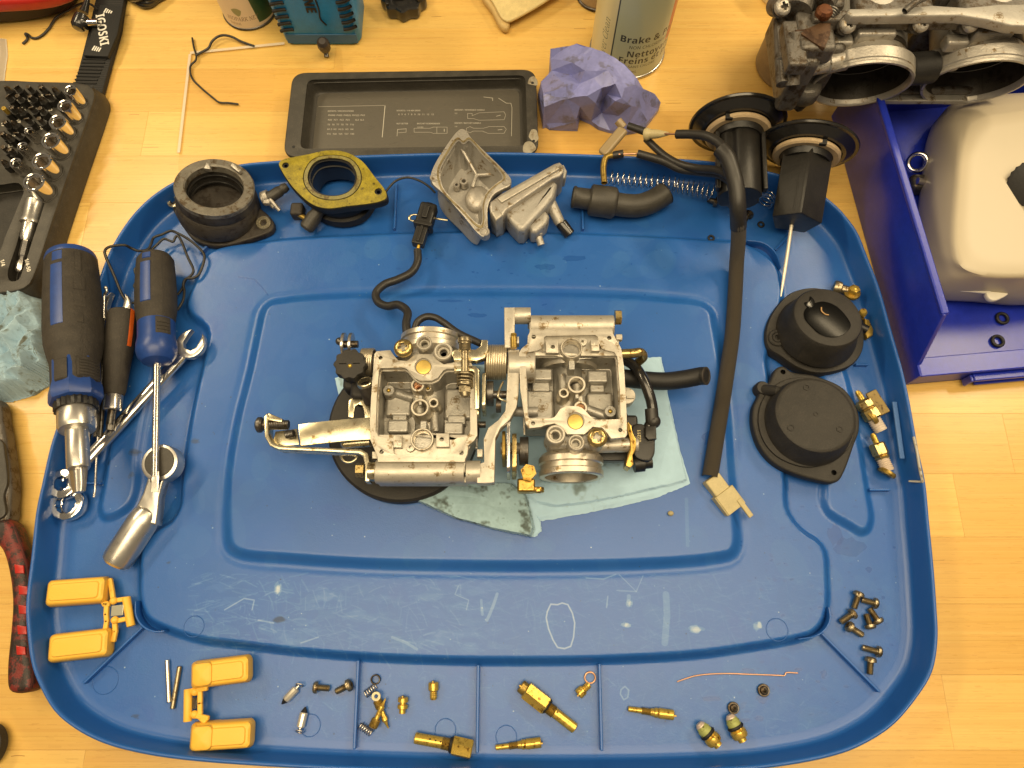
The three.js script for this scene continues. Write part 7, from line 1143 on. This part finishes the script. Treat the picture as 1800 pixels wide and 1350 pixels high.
for (const [l, p, q] of [['straight steel float pin, left one of the pair', [294, 1160], [297, 1235]], ['slightly brassy float pin, right and tilted one of the pair', [316, 1171], [303, 1246]]]) { const O = at0(...p, F), t = thing('float_pin', l, 'pin', O); mesh('rod', rod([[0, 0], [1.1, 0], [1.4, 0.3], [1.4, 25], [1.1, 25.4], [0, 25.4]], O, p, F + 1.4, q, F + 1.4, 20), l.startsWith('str') ? M.steel : M.screwSteel, t); }
// needle valves
for (const [l, tip, end] of [['float needle valve with black tip pointing down to the left', [495, 1238], [528, 1203]], ['float needle valve with black tip pointing up', [537, 1242], [526, 1288]]]) {
  const O = at0(...tip, F), t = thing('needle_valve', l, 'valve', O), m = (k) => [lerp(tip[0], end[0], k), lerp(tip[1], end[1], k)];
  mesh('rubber_tip', rod([[0, 0], [0.5, 0.4], [2, 3.4], [0, 3.6]], O, tip, F + 2, m(0.24), F + 2, 20), M.rubber, t);
  mesh('body', rod([[0, 0], [2, 0], [2.35, 0.6], [2.35, 8.4], [1.7, 9], [0, 9]], O, m(0.22), F + 2.2, m(0.8), F + 2.2, 10), mat([0.74, 0.70, 0.60], 0.34, 0.7), t);
  mesh('clip', [rod([[0, 0], [1, 0], [1, 2], [0, 2]], O, m(0.78), F + 2.2, m(0.94), F + 2.2), tf(tor(2.2, 0.4, 8, 24), { r: [1.1, 0, 0.3], p: W(...m(0.96), F + 2.4).sub(O) })], M.steel, t);
}
// pan head screws
function panScrew(label, head, tip, group, r = 3.3, m = M.screwSteel) {
  const O = at0(...head, F), t = thing('screw', label, 'screw', O, group), k = (q) => [lerp(head[0], tip[0], q), lerp(head[1], tip[1], q)], L = W(...head, F + 3).distanceTo(W(...tip, F + 2));
  const hd = along(mergeGeometries(screwHead(r, 2.6).map((g) => (g.index ? g.toNonIndexed() : g)).map((g) => g.rotateX(Math.PI).translate(0, 2.6, 0))), W(...head, F + r + 0.1).sub(O), W(...tip, F + 2.3).sub(O));
  mesh('head', hd, m, t);
  mesh('thread', rod([[0, 0], [1.9, 0], [1.9, 1.2], ...Array.from({ length: 9 }, (_, i) => [[1.55, 1.6 + i * 0.95], [1.95, 2.05 + i * 0.95]]).flat(), [1.5, 10.6], [0, 10.8]], O, k(0.2), F + r * 0.9, tip, F + 2, 18), m, t);
}
panScrew('short pan head screw lying flat right of the needle valves', [550, 1208], [580, 1210], undefined, 3.4);
panScrew('pan head screw with slotted head tilted up, next to the first rib', [618, 1202], [590, 1216], undefined, 3.5);
const G = 'loose pan head screws at the right of the lid';
[['topmost screw of the loose pile, head at the top', [1511, 1040], [1501, 1070]], ['screw of the pile with its head furthest right at the top', [1544, 1062], [1514, 1054]], ['screw at the left side of the pile, tip to lower left', [1503, 1076], [1477, 1094]], ['lowest screw of the pile, cross head showing at its left end', [1489, 1099], [1517, 1117]], ['inner screw of the close pair in the pile, head at bottom', [1532, 1106], [1522, 1079]], ['outer screw of the close pair in the pile, head to lower right', [1547, 1096], [1528, 1069]], ['upper of two crossed screws below the pile, lying sideways', [1550, 1147], [1515, 1138]], ['lower of two crossed screws below the pile, tip towards the viewer', [1531, 1155], [1529, 1186]]].forEach(([l, h, t]) => panScrew(l, h, t, G));
for (const [l, x, y, r, turn] of [['small cross head cap screw lying face up, apart on the right', 1341, 1213, 3.6, 0.2], ['small cross head cap screw touching the right float seat', 1288, 1244, 3.4, 0.6]]) { const O = at0(x, y, F), t = thing('cap_screw', l, 'screw', O); mesh('head', [tf(mergeGeometries(screwHead(r * 0.72, 1.6, true, 0.3).map((g) => (g.index ? g.toNonIndexed() : g))), { r: [0.12, turn, -0.1], p: [0, F + 1.4, 0] }), tf(ring(r, r * 0.5, 1, 30, 0.3), { p: [0, F + 1, 0] }), tf(cyl(r * 0.9, r, 1.2), { p: [0, F, 0] })], M.darkSteel, t); }
// jets and other brass
const jetProf = { main: [[0, 0], [2.6, 0], [3, 0.4], [3, 3.2], [2.2, 3.8], [1.9, 4], [2.2, 4.4], [1.9, 4.8], [2.2, 5.2], [1.9, 5.6], [2.2, 6], [1.7, 7.2], [0, 7.2]] };
const slotBox = (O, p, q, r, m, t) => { const a = W(...p, F + r).sub(O), b = W(...q, F + r).sub(O); mesh('driver_slot', lay(tf(rbox(1.6, r * 1.5, 0.9, 0.1), { p: [-0.1, r * 0.6, 0] }), a, b), M.brassDark, t); };
for (const [l, p, q] of [['short brass jet standing alone left of the middle rib', [762, 1199], [762, 1230]], ['stubby brass jet with a waist, right of the mixture screws', [709, 1225], [707, 1254]], ['brass main jet with slotted head below the copper ring', [1016, 1221], [1036, 1203]]]) { const O = at0(...p, F), t = thing('jet', l, 'jet', O); mesh('body', rod(l.includes('waist') ? [[0, 0], [2.6, 0], [3, 0.5], [3, 3], [1.8, 3.4], [1.8, 4.4], [3, 4.8], [3, 7], [1.9, 7.6], [1.9, 10], [0, 10]] : jetProf.main, O, p, F + 2.9, q, F + 2.4, 24), M.brass, t); slotBox(O, p, q, 2.9, M.brassDark, t); }
{ const O = at0(1037, 1191, F), t = thing('washer', 'thin copper ring leaning at the rib above the main jet', 'washer', O); mesh('band', tf(tor(3.1, 0.55, 10, 36), { r: [0.1, 0, 0], p: [0, F + 0.7, 0] }), M.copper, t); }
{ const O = at0(780, 1308, F), t = thing('jet_holder', 'brass jet holder with hexagon head at right and dark O-ring, front edge', 'jet holder', O), h = F + 4;
  mesh('tube', rod([[0, 0], [2.6, 0], [3.1, 0.5], [3.2, 17], [0, 17]], O, [729, 1297], h, [778, 1306], h), M.brass, t); mesh('thread', rod([[0, 0], ...Array.from({ length: 5 }, (_, i) => [[3.2, i * 0.9], [3.6, i * 0.9 + 0.45]]).flat(), [3.2, 4.5], [0, 4.5]], O, [777, 1306], h, [791, 1309], h), M.brassDark, t);
  mesh('o_ring', rod([[2.6, 0], [4, 0.2], [4.5, 1], [4, 1.8], [2.6, 2]], O, [790, 1308.6], h, [797, 1310], h), M.rubber, t); mesh('hex_head', rod([[0, 0], [4.6, 0], [5.4, 0.4], [5.4, 11.4], [4.8, 12], [0, 12]], O, [795, 1310], h + 0.4, [830, 1318], h + 0.4, 6), M.brass, t);
  for (const k of [0.55, 0.75, 0.92]) mesh('bleed_hole', tf(sph(0.5, 10, 8), { p: W(lerp(729, 778, k), lerp(1297, 1306, k) - 2 + 4 * (k - 0.7), h + 3).sub(O) }), M.blackPure, t); }
{ const O = at0(962, 1243, F), t = thing('jet_holder', 'brass jet holder lying diagonally, hexagon and slotted end at upper left', 'jet holder', O), h = F + 4.4;
  mesh('slotted_end', rod([[0, 0], [3.4, 0], [3.8, 0.4], [3.8, 3.6], [3.2, 4.4], [0, 4.4]], O, [915, 1205], h, [928, 1216], h), M.brassDark, t); slotBox(O, [915, 1205], [928, 1216], 3.8, M.brassDark, t);
  mesh('hex_body', rod([[0, 0], [4.8, 0], [5.6, 0.5], [5.6, 13], [5, 13.6], [0, 13.6]], O, [924, 1212], h + 0.4, [961, 1241], h + 0.4, 6), M.brass, t);
  mesh('o_ring', rod([[2.6, 0], [4.4, 0.2], [4.9, 1], [4.4, 1.8], [2.6, 2]], O, [957, 1238], h, [963.5, 1244], h), M.rubber, t); mesh('thread', rod([[0, 0], ...Array.from({ length: 5 }, (_, i) => [[3.1, i * 0.9], [3.6, i * 0.9 + 0.45]]).flat(), [3.1, 4.5], [0, 4.5]], O, [962, 1243], h, [974, 1252], h - 0.3), M.brassDark, t);
  mesh('tube', rod([[0, 0], [3, 0], [3, 16.5], [2.4, 17], [0, 17]], O, [972, 1250], h - 0.4, [1011, 1281], h - 0.8), M.brass, t); for (const [x, y] of [[973, 1247], [980, 1252]]) mesh('bleed_hole', tf(sph(0.5, 10, 8), { p: W(x, y, h + 2.4).sub(O) }), M.blackPure, t); }
for (const [l, p, q] of [['slender brass slow jet, slotted end right, left of the third rib', [871, 1314], [951, 1305]], ['slender brass slow jet, mottled, right of the third rib', [1104, 1246], [1184, 1257]]]) {
  const O = at0((p[0] + q[0]) / 2, (p[1] + q[1]) / 2, F), t = thing('slow_jet', l, 'jet', O), k = (u) => [lerp(p[0], q[0], u), lerp(p[1], q[1], u)], h = F + 2.6;
  mesh('nose', rod([[0, 0], [1.2, 0], [1.5, 0.4], [1.6, 8.6], [0, 8.6]], O, p, h - 0.8, k(0.31), h - 0.4), M.brass, t); mesh('thread', rod([[0, 0], ...Array.from({ length: 6 }, (_, i) => [[1.7, i * 0.95], [2.1, i * 0.95 + 0.5]]).flat(), [1.7, 5.7], [0, 5.7]], O, k(0.3), h - 0.4, k(0.5), h - 0.2), M.brassDark, t);
  mesh('body', rod([[0, 0], [2.1, 0], [2.2, 2], [2.7, 2.4], [2.7, 4], [2.4, 4.4], [2.9, 4.8], [2.9, 13], [2.6, 13.4], [0, 13.4]], O, k(0.49), h, q, h + 0.3), M.brass, t);
  slotBox(O, q, p, 2.8, M.brassDark, t); for (const u of [0.13, 0.2]) mesh('bleed_hole', tf(sph(0.45, 10, 8), { p: W(...k(u), h + 0.5).sub(O) }), M.blackPure, t); }
for (const [l, hd, tip] of [['brass mixture screw, needle tip towards the viewer, crossed by another', [663, 1230], [683, 1281]], ['brass mixture screw lying on top, needle tip pointing back', [655, 1279], [678, 1227]]]) {
  const O = at0(...hd, F), t = thing('mixture_screw', l, 'screw', O), k = (u) => [lerp(hd[0], tip[0], u), lerp(hd[1], tip[1], u)], h = F + (l.includes('top') ? 5 : 2.6);
  mesh('head', rod([[0, 0], [2.4, 0], ...Array.from({ length: 5 }, (_, i) => [[2.5, 0.5 + i * 0.8], [2.8, 0.9 + i * 0.8]]).flat(), [2.2, 5], [0, 5]], O, hd, h, k(0.3), h), M.brassDark, t); mesh('needle', rod([[0, 0], [1.4, 0], [1.5, 6], [1.8, 7], [1.8, 9], [1.1, 10], [0.4, 14.4], [0, 15]], O, k(0.28), h, tip, h - 0.4, 18), M.brass, t); }
for (const [l, p, q, n] of [['tiny steel spring lying above the pale washer', [641, 1222], [661, 1206], 5], ['tiny steel spring at the head of the upper mixture screw', [631, 1274], [655, 1290], 6]]) { const O = at0(...p, F), t = thing('coil_spring', l, 'spring', O), a = W(...p, F + 2.2).sub(O), b = W(...q, F + 2.2).sub(O); mesh('coil', along(coil(2, 0.42, n, a.distanceTo(b), 18, 6), a, b), M.steel, t); }
{ const O = at0(661, 1194, F), t = thing('coil_spring', 'tiny dark spring standing on end beside the first rib', 'spring', O); mesh('coil', tf(coil(2.5, 0.42, 3, 3, 20, 6), { p: [0, F, 0] }), M.darkSteel, t); }
{ const O = at0(664, 1222, F), t = thing('washer', 'small pale washer lying on the mixture screw head', 'washer', O); mesh('disc', tf(ring(2.7, 1.1, 0.7, 28, 0.2), { r: [0.15, 0, -0.1], p: [0, F + 5.2, 0] }), mat([0.72, 0.64, 0.42], 0.3, 0.8), t); }
for (const [l, a, b] of [['brass float valve seat with green filter end, left of the pair', [1228, 1272], [1263, 1311]], ['brass float valve seat with green filter end, right of the pair', [1282, 1257], [1306, 1303]]]) {
  const O = at0((a[0] + b[0]) / 2, (a[1] + b[1]) / 2, F), t = thing('valve_seat', l, 'valve seat', O), k = (u) => [lerp(a[0], b[0], u), lerp(a[1], b[1], u)], h = F + 4.6;
  mesh('filter', rod([[0, 0], [1.8, 0.2], [3, 1.4], [3.5, 3.2], [3.9, 3.6], [3.9, 6], [0, 6]], O, a, h, k(0.4), h, 30), mat([0.42, 0.46, 0.14], 0.5, 0.1, { map: brassTint }), t);
  mesh('filter_tip', rod([[0, 0], [1.8, 0.2], [2.9, 1.4], [2.95, 1.9], [0, 2]], O, k(-0.02), h + 0.4, k(0.12), h + 0.4, 26), mat([0.55, 0.45, 0.38], 0.4, 0.3), t);
  mesh('o_ring', rod([[3, 0], [4.5, 0.3], [4.9, 1.1], [4.5, 1.9], [3, 2.2]], O, k(0.38), h, k(0.53), h, 36), M.rubber, t);
  mesh('body', rod([[0, 0], [4.1, 0], [4.3, 0.6], [3.9, 1.2], [4.6, 1.8], [4.7, 4.4], [4.1, 6], [2.5, 6.2], [2.5, 8.4], [0, 8.4]], O, k(0.5), h, b, h, 30), M.brass, t);
}
{ const O = at0(1300, 1186, F), t = thing('copper_strand', 'long single strand of bare copper wire along the front channel', 'wire', O); mesh('strand', capTube([[1191, 1198], [1205, 1193], [1222, 1188], [1246, 1185], [1282, 1184], [1310, 1185], [1340, 1186], [1366, 1187], [1380, 1187], [1381, 1183], [1402, 1183]].map(([x, y]) => W(x, y, F + 0.6).sub(O)), 0.42, 80, 6), M.copper, t); }
renderer.render(scene, camera);
